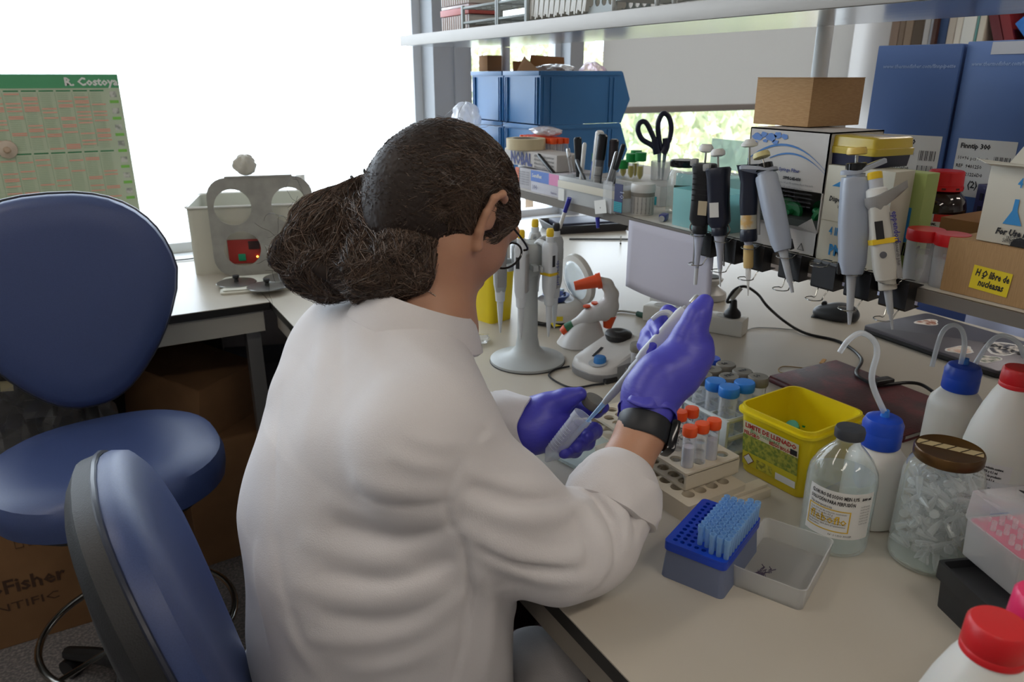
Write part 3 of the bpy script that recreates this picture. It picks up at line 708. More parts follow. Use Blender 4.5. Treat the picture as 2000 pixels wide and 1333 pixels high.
    me.update(calc_edges=True); me.polygons.foreach_set('use_smooth', np.ones(len(F), bool)); me.materials.append(m)
    o = bpy.data.objects.new(name, me); COL.objects.link(o); o.parent = parent
    return o
def hit(fn, u, v, t0=.4, t1=1.6):
    """first point where the line through that spot of the photograph meets the surface, in world space"""
    d = ray(u, v); t = t0
    for _ in range(90):
        p = Vector((0, 0, CAM_H)) + d * t; e = float(fn(np.array([p[:]], np.float32))[0])
        if e < .0004: return p
        t += e * .7 / d.length
        if t > t1: return None
    return p

SKIN = mat('skin', 'b98b70', .48, spec=.4, sss=.08, noise=(14, 'ad7f66', .35, .7), bump=(350, .12)); HAIRM = mat('dark_brown_hair', '2a211d', .55, spec=.25)
COATM = mat('white_cotton_coat', 'd6d2d2', .85, sheen=.15, bump=(700, .25), noise=(6, 'cfcbcb', .35, .7)); GLOVEM = mat('violet_nitrile', '4a47ba', .40, spec=.5, bump=(45, .35, (1, 1, 3.5)))
person = thing('person', 'seated person in white coat and violet gloves, dark hair tied back, pipetting', 'person', (0, 0, 0))

# joints (world)
PELV = (.225, .86, .70); SPN1 = (.235, .86, .88); SPN2 = (.26, .85, 1.03); CHEST = (.29, .84, 1.11); NECK0 = (.362, .85, 1.195)
HC = PD(882, 402, .985)                       # centre of the skull
SR = (.282, .685, 1.112); SL = (.292, 1.01, 1.125)
ER = (.448, .610, .960); WR = PD(1256, 838, .965); WR2 = PD(1272, 770, .985)
EL = (.42, 1.05, .97); WL = PD(1040, 832, 1.15)
hx = Vector((math.cos(R(14)), math.sin(R(14)), 0)); hp = R(-38)
HF = (hx * math.cos(hp) + Vector((0, 0, 1)) * math.sin(hp)).normalized()      # the way the face looks
HL = Vector((0, 0, 1)).cross(hx).normalized(); HU = HF.cross(HL).normalized() # left, crown-wards
def hd(f, l, u): return tuple(HC + HF * f + HL * l + HU * u)
HROT = np.array([list(HF), list(HL), list(HU)]).T
body = Sdf()
body.ell(HC, (.094, .074, .088), .02, HROT)
body.ell(hd(.028, 0, -.045), (.066, .060, .085), .03, HROT)
body.ell(hd(.048, 0, -.092), (.040, .038, .032), .03, HROT)      # chin, jaw
for s in (-1, 1):
    body.cap(hd(-.005, s * .052, -.06), hd(.05, s * .028, -.105), .016, .014, .025)   # jaw line
    body.ell(hd(.062, s * .036, -.035), (.022, .022, .022), .02, HROT)             # cheek
    body.cap(hd(.084, s * .015, .012), hd(.078, s * .045, .012), .010, .010, .012)    # brow
    body.ell(hd(.077, s * .031, -.008), (.012, .014, .010), .006, HROT)            # lid over the eye
body.chain([hd(.090, 0, .008), hd(.104, 0, -.022), hd(.108, 0, -.036)], [.008, .009, .012], .01)
for s in (-1, 1): body.ell(hd(.100, s * .011, -.040), (.009, .008, .007), .006, HROT)
body.cap(hd(.090, -.018, -.066), hd(.090, .018, -.066), .007, .007, .008); body.cap(hd(.088, -.014, -.076), hd(.088, .014, -.076), .007, .007, .008)
# ears
def ear(B, s):
    e = lambda f, o, u: hd(f, s * (.070 + o), u)
    B.chain([e(-.002, .000, -.038), e(.006, .006, -.045), e(-.006, .011, -.030), e(-.016, .018, -.008), e(-.018, .021, .012), e(-.008, .020, .024), e(.005, .012, .024), e(.010, .004, .012)], [.005, .007, .0055, .0045, .0045, .0045, .0045, .004], .004)
    B.ell(e(-.003, .008, -.004), (.014, .005, .024), .005, HROT)
    B.ell(e(.009, .004, -.012), (.005, .005, .007), .004, HROT)
ear(body, 1); ear(body, -1)
body.cap(hd(-.040, 0, -.05), NECK0, .050, .052, .03); body.cap(hd(.0, 0, -.085), (.385, .85, 1.18), .036, .045, .03)
body.cap(NECK0, SR, .045, .042, .03); body.cap(NECK0, SL, .045, .042, .03)
body.chain([PELV, SPN1, SPN2, CHEST], [.10, .09, .082, .075], .05)
for s, S in ((-1, SR), (1, SL)):
    body.cap((CHEST[0] + .01, CHEST[1] + s * .05, CHEST[2] - .05), (S[0] + .02, S[1], S[2]), .075, .042, .04)
    body.cap((.22, .86 + s * .04, .69), (.21, .86 + s * .055, .66), .09, .09, .05)
body.chain([(SR[0] + .02, SR[1], SR[2]), ER], [.042, .038], .03); body.chain([ER, tuple(WR), tuple(WR2)], [.044, .029, .026], .02)
body.chain([(SL[0] + .02, SL[1], SL[2]), EL], [.042, .038], .03); body.chain([EL, tuple(WL)], [.044, .027], .02)
for s in (-1, 1):                              # legs under the bench, feet on the ring
    hip = (.21, .86 + s * .075, .64); kn = (.56, .87 + s * .11, .62); an = (.45, .88 + s * .11, .27)
    body.cap(hip, kn, .085, .058, .04); body.cap(kn, an, .055, .036, .03)
body_o = surf(body, (-.08, .50, .18), (.78, 1.18, 1.52), .0034, 'body', SKIN, person)

# eyes
for s in (-1, 1):
    MB().sphere(hd(.079, s * .031, -.008), .0105, 14).build('eye', mat('eye_white', 'd9d4cc', .15), person)
    MB().sphere(hd(.0865, s * .031, -.009), .0045, 10).build('iris', mat('iris_brown', '2d1b10', .1), person)

# trousers and shoes
tr_ = Sdf()
for s in (-1, 1):
    hip = (.21, .86 + s * .075, .64); kn = (.56, .87 + s * .11, .62); an = (.45, .88 + s * .11, .29)
    tr_.cap(hip, kn, .098, .068, .04); tr_.cap(kn, an, .065, .052, .03)
tr_.ell((.205, .86, .655), (.115, .155, .10), .05)
surf(tr_, (-.06, .6, .24), (.68, 1.12, .82), .007, 'trousers', mat('maroon_trousers', '4a2028', .8, bump=(300, .2)), person)
for s in (-1, 1):
    sh_ = Sdf(); sh_.chain([(.42, .88 + s * .11, .262), (.50, .88 + s * .11, .248), (.575, .88 + s * .115, .245)], [.037, .036, .030], .02); sh_.cap((.44, .88 + s * .11, .27), (.44, .88 + s * .11, .31), .04, .04, .02)
    surf(sh_, (.36, .70 + s * .11 + .0, .18), (.64, 1.06 + s * .11, .36), .006, 'shoe', mat('dark_shoe', '26262b', .5), person)

# ---- lab coat
coat = Sdf()
coat.chain([(.228, .855, .56), (.238, .855, .75), (.252, .855, .93)], [.13, .128, .124], .05)
for s in (-1, 1):
    coat.cap((.226, .855 + s * .06, .52), (.248, .855 + s * .057, .92), .133, .126, .05)
    coat.cap((.248, .855 + s * .057, .92), (.276, .85 + s * .080, 1.07), .126, .108, .05)
coat.cap((.26, .85, 1.03), (.300, .85, 1.115), .118, .095, .05)
coat.cap((.335, .85, 1.165), (.305, .71, 1.125), .068, .075, .04); coat.cap((.335, .85, 1.165), (.300, .98, 1.135), .068, .075, .04)
coat.cap((.30, .70, .96), (.30, .72, .62), .095, .10, .05)      # right front panel hanging beside the arm
# right sleeve: wide, drooping at the elbow, rolled at the cuff
coat.cap((.285, .71, 1.10), SR, .080, .072, .04)
coat.chain([SR, (.352, .645, 1.035), (.420, .612, .976), (.448, .608, .966)], [.072, .068, .058, .050], .03)
coat.cap((.29, .71, 1.01), (.39, .65, .98), .07, .052, .04)
CU0 = Vector((.470, .612, .975)); CU1 = WR + (Vector(ER) - WR) * .30
coat.chain([CU0, CU0.lerp(CU1, .6)], [.055, .055], .025)
# left sleeve
coat.chain([(.30, .99, 1.12), (.37, 1.035, 1.03), (.42, 1.04, .985)], [.075, .068, .058], .04)
coat.chain([(.42, 1.04, .985), WL + (Vector(EL) - WL) * .22], [.056, .045], .02)
# skirt draped over the lap
coat.cap((.20, .76, .62), (.48, .755, .62), .11, .085, .05); coat.cap((.20, .96, .62), (.48, .98, .62), .11, .085, .05)
FL = []
def fold(px, w_, am, t0=.4):
    """a ridge (am > 0) or a valley (am < 0) in the cloth, running through those spots"""
    pts = [hit(coat, u, v, t0) for u, v in px]
    if all(p is not None for p in pts): FL.append(([V3(*p) for p in catmull(pts, 3)], w_, am))
# shoulder seam
fold([(1003, 800), (945, 845), (895, 915), (872, 985), (880, 1030)], .0045, -.0060); fold([(1015, 806), (957, 852), (908, 922), (884, 990)], .006, .0040)
# pulls from the armpit across the back
for px, w_, am in (([(640, 985), (760, 1015), (860, 1010)], .013, .006), ([(700, 935), (790, 962), (875, 962)], .011, .0055), ([(770, 890), (830, 912), (885, 915)], .009, .0045), ([(800, 850), (850, 868), (905, 870)], .008, .004),
                   ([(600, 1060), (740, 1090), (870, 1060), (930, 1020)], .014, .007), ([(590, 1150), (720, 1175), (850, 1140), (935, 1070)], .014, .007), ([(610, 1250), (740, 1250), (850, 1210), (920, 1130)], .013, .006),
                   ([(660, 1030), (780, 1052), (880, 1030)], .008, -.005), ([(700, 965), (800, 990), (870, 985)], .007, -.004), ([(640, 1120), (760, 1135), (880, 1095)], .009, -.005), ([(640, 1205), (760, 1215), (870, 1170)], .009, -.005),
                   ([(700, 1310), (800, 1290), (880, 1240)], .012, .005), ([(560, 1230), (600, 1290), (620, 1330)], .014, .005),
                   ([(905, 1050), (918, 1150), (905, 1250), (885, 1330)], .005, -.005), ([(940, 1120), (955, 1220), (950, 1330)], .012, .006), ([(990, 1150), (1010, 1240), (1020, 1330)], .010, .005),
                   # upper arm
                   ([(915, 985), (1000, 1010), (1090, 1005), (1150, 975)], .011, .006), ([(930, 925), (1010, 950), (1100, 950)], .010, .0055), ([(960, 875), (1030, 900), (1085, 905)], .009, .005), ([(925, 955), (1010, 980), (1110, 975)], .007, -.005), ([(950, 900), (1030, 925), (1090, 928)], .006, -.004),
                   ([(920, 1040), (1010, 1085), (1100, 1095), (1160, 1070)], .012, .007), ([(960, 1100), (1050, 1130), (1130, 1135)], .010, .005), ([(940, 1070), (1040, 1108), (1120, 1115)], .007, -.005),
                   # elbow and forearm crush
                   ([(1140, 990), (1175, 1040), (1185, 1100), (1165, 1140)], .009, .007), ([(1175, 960), (1215, 1010), (1225, 1070)], .009, .007), ([(1200, 935), (1245, 970), (1258, 1020)], .008, .006), ([(1150, 960), (1195, 1020), (1205, 1085)], .006, -.006), ([(1185, 945), (1232, 990), (1243, 1045)], .006, -.006), ([(1120, 1010), (1150, 1060), (1150, 1110)], .007, -.006),
                   # upper back under the collar
                   ([(640, 610), (622, 720), (600, 850)], .014, .004), ([(700, 612), (712, 680), (760, 760)], .014, .004), ([(670, 612), (664, 700), (670, 800)], .010, -.0035), ([(760, 650), (830, 690), (900, 760)], .014, .003), ([(520, 720), (505, 880), (500, 1040)], .012, .004), ([(545, 760), (535, 900), (530, 1060)], .008, -.003),
                   ([(500, 1080), (510, 1180), (530, 1290)], .012, .005), ([(540, 1060), (560, 1180), (600, 1280)], .009, -.004)):
    mx_ = sum(p[0] for p in px) / len(px); fold(px, w_, am * (.6 if mx_ < 900 else 1.35 if mx_ > 1120 else 1.0))
coat.folds = FL
neck = Sdf(); neck.cap((.350, .85, 1.17), hd(-.035, 0, -.05), .060, .066, .02); neck.cap((.40, .85, 1.20), (.46, .85, 1.24), .05, .06, .02)
def coatfn(P, sel=None):
    d = coat(P, sel)
    x, y, z = P[:, 0], P[:, 1], P[:, 2]
    d = d + .0016 * np.sin(21 * x + 9 * z + 3 * np.sin(13 * y)) * np.sin(17 * y - 15 * z) + .0007 * np.sin(55 * z + 23 * x) * np.sin(41 * y + 9 * z)
    return np.maximum(np.maximum(d, -neck(P)), .545 - z)
coatfn.sdf = coat
coat_o = surf(coatfn, (-.0, .46, .44), (.66, 1.2, 1.32), .0036, 'coat', COATM, person)
# collar: folded band round the neck
def ring_at(c, ax, r1, r2, up, n=40, a0=0, a1=360, dz=None):
    ax = Vector(ax).normalized(); up = Vector(up); up = (up - ax * up.dot(ax)).normalized(); si = ax.cross(up); out = []
    for i in range(n + 1):
        a = R(a0 + (a1 - a0) * i / n); out.append(Vector(c) + up * (math.cos(a) * r1) + si * (math.sin(a) * r2) + (ax * dz(a) if dz else Vector()))
    return out
nax = ((Vector(hd(-.040, 0, -.05)) - Vector(NECK0)).normalized() + Vector((.22, -.20, 0))).normalized(); nc = Vector(NECK0) + nax * .014 + Vector((-.012, .004, 0))
bk = Vector((-1, 0, -.1))
def coll(off_r, off_z, n=48):
    return ring_at(nc + nax * off_z, nax, .066 + off_r, .074 + off_r, bk, n, -150, 150, lambda a: -.020 * (1 - math.cos(a)) * .5)
rings = [coll(-.006, .010), coll(-.004, .024), coll(.000, .027), coll(.006, .020), coll(.014, .004), coll(.021, -.012), coll(.019, -.0145), coll(.012, .000), coll(.004, .016)]
mb = MB(); n_ = len(rings[0]); vs = [p for r_ in rings for p in r_]
mb.add(vs, [(i * n_ + k, i * n_ + k + 1, (i + 1) * n_ + k + 1, (i + 1) * n_ + k) for i in range(len(rings) - 1) for k in range(n_ - 1)], None, True)
co = mb.build('collar', COATM, person); sd = co.modifiers.new('thickness', 'SOLIDIFY'); sd.thickness = .002
# rolled cuffs
def cuff(c0, c1, r0, r1, seed):
    c0 = Vector(c0); c1 = Vector(c1); ax = (c1 - c0).normalized(); u = ax.orthogonal().normalized(); v_ = ax.cross(u); rn = random.Random(seed); L = (c1 - c0).length
    ph = [rn.uniform(0, 6) for _ in range(4)]; rings = []
    prof = [(0, r0 * .90), (.06, r0 * 1.02), (.3, r0 * 1.05), (.6, (r0 + r1) / 2 * 1.06), (.92, r1 * 1.06), (1.0, r1 * 1.02), (1.0, r1 * .94), (.7, r1 * .90), (.3, r1 * .88)]
    for t, r_ in prof:
        rings.append([c0 + ax * (L * t + .003 * math.sin(3 * a + ph[0])) + (u * math.cos(a) + v_ * math.sin(a)) * (r_ * (1 + .04 * math.sin(2 * a + ph[1]) + .035 * math.sin(5 * a + ph[2] + 4 * t) + .02 * math.sin(9 * a + ph[3] - 5 * t))) for a in [2 * math.pi * i / 56 for i in range(56)]])
    mb = MB(); loft(mb, rings, None, True, (False, False)); o = mb.build('rolled_cuff', COATM, person); s_ = o.modifiers.new('t', 'SOLIDIFY'); s_.thickness = .002; return o
axr = (WR - CU0).normalized()
cuff(CU0 + axr * .035 + Vector((0, -.002, -.004)), CU0 + axr * .082, .060, .054, 2)
cuff(WL + (Vector(EL) - WL) * .34, WL + (Vector(EL) - WL) * .02, .050, .044, 3)

# ---- gloves
PT0 = PD(1127, 846, 1.078); PT1 = PD(1347, 603, 1.045)       # pipette: far end of the tip, top of the handle
pax = (PT1 - PT0).normalized()
def PP(t, side=0, dep=0):
    """along the pipette (t px-fraction), offset sideways in view and towards the viewer"""
    sd_ = pax.cross(ray(1250, 720).normalized()).normalized(); return PT0.lerp(PT1, t) + sd_ * side + ray(1250, 720).normalized() * (-dep)
gr = Sdf()
Wg = WR + (WR2 - WR) * .45
gr.chain([Wg, WR2, PD(1290, 735, .985)], [.0335, .031, .034], .02)
# palm and back of the hand
gr.chain([PD(1262, 768, .985), PD(1306, 727, 1.00), PD(1334, 698, 1.005)], [.027, .024, .021], .02)
gr.chain([PD(1300, 760, .985), PD(1330, 715, .995), PD(1345, 680, 1.0)], [.024, .026, .022], .02)
gr.chain([PD(1330, 740, .99), PD(1360, 690, 1.0), PD(1368, 668, 1.005)], [.018, .018, .013], .02)
# thumb reaching up to the plunger
gr.chain([PD(1328, 692, 1.0), PD(1346, 652, .995), PD(1362, 618, .995), PD(1376, 592, 1.0)], [.021, .0175, .015, .012], .014)
# four fingers wrapped over the handle, knuckles up-left
def finger(B, pts, rs): B.chain(pts, rs, .005)
finger(gr, [PD(1345, 672, 1.02), PD(1322, 622, 1.075), PD(1305, 612, 1.085), PD(1284, 640, 1.075), PD(1290, 655, 1.05)], [.014, .012, .0115, .011, .010])
finger(gr, [PD(1335, 690, 1.02), PD(1296, 640, 1.085), PD(1278, 638, 1.09), PD(1266, 664, 1.075), PD(1276, 676, 1.05)], [.014, .0125, .0115, .0105, .0095])
finger(gr, [PD(1325, 700, 1.02), PD(1282, 655, 1.085), PD(1266, 654, 1.09), PD(1258, 675, 1.075), PD(1270, 690, 1.05)], [.014, .012, .011, .0095, .009])
GR_o = surf(gr, (Vector(WR) - Vector((.12, .12, .09)))[:], (Vector(WR) + Vector((.24, .2, .24)))[:], .0018, 'glove', GLOVEM, person)
# flared glove cuff
def flare(c0, c1, r0, r1, seed, name='glove_cuff'):
    c0 = Vector(c0); c1 = Vector(c1); ax = (c1 - c0).normalized(); u = ax.orthogonal().normalized(); v_ = ax.cross(u); rn = random.Random(seed); ph = [rn.uniform(0, 6) for _ in range(4)]
    rings = []
    for j in range(9):
        t = j / 8; r_ = r0 + (r1 - r0) * t ** 1.5
        rings.append([c0 + (c1 - c0) * t + ax * (.006 * t * math.sin(3 * a + ph[0])) + (u * math.cos(a) + v_ * math.sin(a)) * (r_ * (1 + .05 * t * math.sin(4 * a + ph[1]) + .035 * t * math.sin(9 * a + ph[2]) + .012 * math.sin(14 * a + 6 * t))) for a in [2 * math.pi * i / 60 for i in range(60)]])
    mb = MB(); loft(mb, rings, None, True, (False, False)); o = mb.build(name, GLOVEM, person); s_ = o.modifiers.new('t', 'SOLIDIFY'); s_.thickness = .0008; return o
flare(WR2 + (WR2 - WR) * .25, WR + (WR2 - WR) * .40, .031, .038, 4)
# left hand round the tube
TB0 = PD(1066, 902, 1.105); TB1 = PD(1139, 812, 1.075)
gl = Sdf()
gl.chain([tuple(WL + (Vector(EL) - WL) * .14), PD(1035, 840, 1.155), PD(1062, 815, 1.165), PD(1085, 800, 1.165)], [.0365, .035, .033, .026], .02)
gl.chain([PD(1060, 840, 1.165), PD(1085, 845, 1.165)], [.028, .026], .02)
gl.chain([PD(1070, 790, 1.15), PD(1105, 780, 1.145), PD(1132, 770, 1.14)], [.017, .015, .011], .012)               # thumb along the top
finger(gl, [PD(1095, 800, 1.175), PD(1135, 800, 1.18), PD(1165, 802, 1.165), PD(1178, 796, 1.15)], [.014, .0125, .0115, .0095])
finger(gl, [PD(1095, 835, 1.165), PD(1145, 838, 1.155), PD(1160, 842, 1.135), PD(1148, 852, 1.105)], [.0145, .013, .0125, .0105])
finger(gl, [PD(1090, 850, 1.16), PD(1130, 860, 1.15), PD(1146, 864, 1.125), PD(1126, 872, 1.095)], [.0145, .013, .012, .0105])
finger(gl, [PD(1075, 865, 1.155), PD(1110, 874, 1.145), PD(1122, 880, 1.12), PD(1102, 884, 1.09)], [.0135, .012, .011, .0095])
surf(gl, tuple(min(a, b) - .14 for a, b in zip(TB0, TB1)), tuple(max(a, b) + .14 for a, b in zip(TB0, TB1)), .0018, 'glove', GLOVEM, person)

# ---- watch
wa = (WR2 - WR).normalized(); wc = WR + wa * -.001; mb = MB(); rings = []
u_ = wa.orthogonal().normalized(); v_ = wa.cross(u_)
for t, k in ((-.014, .0315), (-.015, .033), (-.012, .0345), (.012, .0345), (.015, .033), (.014, .0315)):
    rings.append([wc + wa * t + (u_ * math.cos(a) * 1.06 + v_ * math.sin(a)) * k for a in [2 * math.pi * i / 40 for i in range(40)]])
loft(mb, rings, None, True, (False, False)); wt = mb.build('smartwatch_band', mat('watch_band', '181b20', .5), person)
sd_ = (PD(1290, 850, .965) - PD(1230, 835, .965)).normalized(); sd_ = (sd_ - wa * sd_.dot(wa)).normalized()
MB().box((0, 0, 0), (.043, .036, .0125), frame(wc + sd_ * .037, wa, wa.cross(sd_)), .004).build('smartwatch_face', mat('watch_glass', '0c0e12', .12), wt)

# ---- glasses
gls = MB()
def lens(s, n=26):
    return [Vector(hd(.104 + .004 * abs(math.cos(a)) - .004 * (1 + math.cos(a)), s * (.033 + .025 * math.cos(a)), -.012 + .021 * math.sin(a) * (1.1 if math.sin(a) < 0 else .85))) for a in [2 * math.pi * i / n for i in range(n)]]
for s in (-1, 1):
    gls.tube(lens(s), .0016, 6, True)
    gls.tube([hd(.100, s * .058, -.002), hd(.096, s * .066, .002), hd(.05, s * .074, .006), hd(.004, s * .077, .010), hd(-.018, s * .076, -.006)], .0015, 6, sub=4)
gls.tube([hd(.104, -.009, -.006), hd(.108, 0, -.002), hd(.104, .009, -.006)], .0014, 6, sub=3)
go = gls.build('glasses', mat('glasses_black', '101014', .25), person)
for s in (-1, 1):
    mb = MB(); P_ = lens(s); mb.add(P_, [tuple(range(len(P_)))]); mb.build('lens', thin('lens_glass', (.95, .97, 1), .02, .02, .15), go)

# ---- hair
hair = Sdf()
hair.ell(tuple(Vector(hd(-.012, 0, .010))), (.103, .084, .092), .02, HROT)
hair.ell(hd(-.058, 0, -.045), (.052, .062, .062), .03, HROT)
hair.cut(hd(.115, 0, -.02), hd(.13, 0, -.10), .070, .07, .02)       # leave the face free
for s in (-1, 1):
    hair.cut(hd(.028, s * .105, -.022), hd(.07, s * .10, -.02), .036, .05, .01)
    hair.cut(hd(-.01, s * .092, -.075), hd(.05, s * .10, -.10), .040, .07, .01)
    hair.cap(hd(.040, s * .064, .015), hd(.034, s * .067, -.014), .013, .006, .02)   # sideburn
TIE = PD(738, 400, 1.02)
for s in (-1, 1): hair.cut(hd(-.014, s * .090, .014), hd(-.004, s * .088, -.030), .017, .013, .006)
hair.cap(hd(-.07, 0, -.01), TIE, .048, .030, .03)
def hairfn(P, sel=None):
    q = (P - np.array(HC[:], np.float32)); f = q @ np.array(HF[:], np.float32); l = q @ np.array(HL[:], np.float32); u = q @ np.array(HU[:], np.float32)
    a = np.arctan2(l, u + .03)
    return hair(P, sel) + .0006 * np.sin(75 * a + 9 * np.sin(30 * f)) + .0004 * np.sin(170 * a + 20 * f)
hairfn.sdf = hair
ho = surf(hairfn, tuple(c - .2 for c in HC), tuple(c + .16 for c in HC), .0026, 'hair', HAIRM, person)
# ponytail mass
pt = Sdf()
pt.chain([TIE, PD(700, 428, 1.00), PD(640, 468, .985), PD(605, 505, .98), PD(615, 545, .975)], [.028, .042, .046, .038, .020], .03)
pt.chain([TIE, PD(745, 450, .985), PD(742, 500, .96)], [.030, .050, .044], .03)
pt.chain([PD(650, 530, .955), PD(740, 530, .925), PD(800, 515, .915), PD(836, 500, .925)], [.030, .034, .026, .012], .03)
pt.cap(PD(785, 430, .965), PD(800, 480, .925), .045, .030, .03)
pt.cap(PD(600, 500, .975), PD(640, 545, .97), .03, .022, .02)
def ptf(P, sel=None):
    x, y, z = P[:, 0], P[:, 1], P[:, 2]
    return pt(P, sel) + .0065 * np.sin(58 * z + 30 * x + 4 * np.sin(40 * y)) * np.sin(45 * x - 60 * z + 30 * y) + .0016 * np.sin(230 * z + 90 * x + 5 * np.sin(60 * y)) * np.sin(90 * y + 60 * x)
ptf.sdf = pt
surf(ptf, tuple(c - .24 for c in TIE), tuple(c + .2 for c in TIE), .0032, 'ponytail', HAIRM, person)
# loose strands over scalp and ponytail
HS = bpy.data.materials.new('hair_strands'); HS.use_nodes = True
hb = HS.node_tree.nodes['Principled BSDF']; hb.inputs['Roughness'].default_value = .35
oi = HS.node_tree.nodes.new('ShaderNodeAttribute'); oi.attribute_name = 'shade'; rp = HS.node_tree.nodes.new('ShaderNodeValToRGB')
HS.node_tree.links.new(oi.outputs['Fac'], rp.inputs[0]); HS.node_tree.links.new(rp.outputs[0], hb.inputs['Base Color'])
rp.color_ramp.elements[0].color = (*hexc('2a1f19'), 1); rp.color_ramp.elements[1].color = (*hexc('8a7160'), 1); rp.color_ramp.elements[0].position = .1; rp.color_ramp.elements[1].position = 1.0
rn = random.Random(21)
def proj_surf(fn, P, it=4):
    P = np.array(P, np.float32)
    for _ in range(it):
        d = fn(P); e = .002; G = np.stack([fn(P + V3(*(e if a == i else 0 for i in range(3)))) - d for a in range(3)], 1) / e
        G /= np.maximum(np.sqrt((G * G).sum(1)), .2)[:, None]; P = P - d[:, None] * G
    return P, G
def strands(n, seg, startf, fn, r, lift, name):
    S = []; ids = []
    for i in range(n): S += startf(rn)
    P, G = proj_surf(fn, [tuple(p) for p in S]); sgl = len(S) // n; mb = MB()
    P = P + G * (lift if lift is not None else np.random.RandomState(4).uniform(.0001, .0042 if seg < 15 else .0018, len(P) // sgl).repeat(sgl)[:, None])
    for i in range(n):
        pts = [Vector(P[i * sgl + k]) for k in range(sgl)]
        mb.tube(pts, [r, r * .5], 3)
    o = mb.build(name, HS, ho); o['kind'] = 'stuff'; at_ = o.data.attributes.new('shade', 'FLOAT', 'POINT'); at_.data.foreach_set('value', np.repeat(np.random.RandomState(5).beta(1.4, 3.2, n), sgl * 3).astype(np.float32)); return o
def scalp(rn):
    a = rn.uniform(-2.6, 2.6); ff = rn.uniform(.03, .085) * math.cos(a * .3); off = rn.uniform(-.05, .05)
    out = []
    for k in range(15):
        t = k / 14; f = ff * (1 - t) - .09 * t; aa = a * (1 - .75 * t * t) + off; rr = .095
        q = Vector(hd(f, rr * math.sin(aa), rr * math.cos(aa) * (1 - .35 * t) - .04 * t)); out.append(q.lerp(TIE, t ** 4 * .8))
    return out
strands(3600, 15, scalp, hairfn, .00042, None, 'scalp_strands')
PC = [TIE, PD(690, 425, .99), PD(635, 470, .975), PD(610, 510, .97), PD(640, 545, .965)]; PC2 = [TIE, PD(750, 430, .94), PD(765, 480, .915), PD(750, 525, .90), PD(690, 545, .93)]; PC3 = [TIE, PD(785, 420, .93), PD(815, 465, .90), PD(838, 500, .905), PD(815, 535, .91)]
def tail(rn):
    C = rn.choice([PC, PC, PC2, PC2, PC3, PC3]); off = Vector((rn.gauss(0, 1), rn.gauss(0, 1), rn.gauss(0, 1))).normalized() * .05; w0 = rn.uniform(0, 6); am = rn.uniform(.003, .015)
    Q = catmull(C, 4); n = len(Q); out = []
    for k, q in enumerate(Q):
        t = k / (n - 1); out.append(q + off * (.3 + .8 * math.sin(math.pi * min(1, t + .1))) + Vector((math.sin(w0 + 7 * t), math.cos(w0 * 2 + 6 * t), math.sin(w0 * 3 + 8 * t))) * am)
    return out
strands(4200, 13, tail, ptf, .0005, None, 'curly_strands')
fly = MB()
for i in range(90):
    a = rn.uniform(0, 6.28); C = rn.choice([PD(600, 400, .98), PD(580, 470, .98), PD(640, 400, .98), PD(560, 520, .98), PD(880, 250, .99), PD(790, 290, .99), PD(700, 390, 1.0)])
    p = C + Vector((rn.uniform(-.03, .03), rn.uniform(-.03, .03), rn.uniform(-.035, .02))); pts = [p]; d = Vector((rn.gauss(0, 1), rn.gauss(0, 1), rn.gauss(.3, 1))).normalized()
    for k in range(7): d = (d + Vector((rn.gauss(0, .45), rn.gauss(0, .45), rn.gauss(0, .45)))).normalized(); pts.append(pts[-1] + d * .008)
    fly.tube(pts, .00022, 3, sub=2)
f_ = fly.build('flyaway_strands', HS, ho); f_['kind'] = 'stuff'
# spiral hair tie
mb = MB(); cpt = []; tv = (TIE - Vector(hd(-.07, 0, -.01))).normalized(); tu = tv.orthogonal().normalized(); tw_ = tv.cross(tu)
for i in range(360):
    a = 2 * math.pi * i / 360; b = 14 * a; rad = tu * math.cos(a) + tw_ * math.sin(a)
    cpt.append(TIE + tv * .004 + rad * (.043 + .008 * math.cos(b)) + tv * (.008 * math.sin(b)))
mb.tube(cpt, .0019, 5, True); mb.build('spiral_hair_tie', mat('hair_tie', '17120f', .2), person)
# necklace
pts = [hit(body, u, v) for u, v in ((800, 541), (815, 552), (832, 566), (850, 578))]
if all(pts):
    mb = MB()
    for q in catmull([p for p in pts], 7): mb.sphere(q, .0011, 6)
    nk_ = mb.build('necklace_chain', mat('silver', 'b5a79a', .25, 1.), person); nk_['kind'] = 'stuff'
# ------------------------------------------------------------------ things on the island bench
FHV = Vector((math.sin(YAW), math.cos(YAW), 0))
def PV(u, v, p):
    """point on the upright plane through p that faces the camera, at that spot of the photograph"""
    d = ray(u, v); t = (p[0] * FHV.x + p[1] * FHV.y) / (d.x * FHV.x + d.y * FHV.y); return Vector((d.x * t, d.y * t, CAM_H + d.z * t))
def facing(p): return math.degrees(math.atan2(-p[1], -p[0]))
TIPB = thin('blue_tip', (.42, .68, .95), .38, .15, .85, .3); DBLUE = mat('deep_blue', '123a9e', .35); GREYCAP = mat('grey_cap', '77736a', .55)
LBLUEC = mat('bright_blue_cap', '1e77cf', .4); LIQ = thin('clear_liquid', (.86, .9, .86), .10, .02, .35); YEL = mat('yellow_plastic', 'e6cf12', .35, sss=.05, noise=(5, 'dcc30f', .3, .7))
BEIGE = mat('rack_beige', 'cbbfa8', .5); PIPW = mat('pipette_white', 'c9cdd0', .35); PIPG = mat('pipette_grey', '8f8d8b', .4); PIPB = mat('pipette_blue_grey', 'a3abb9', .35)

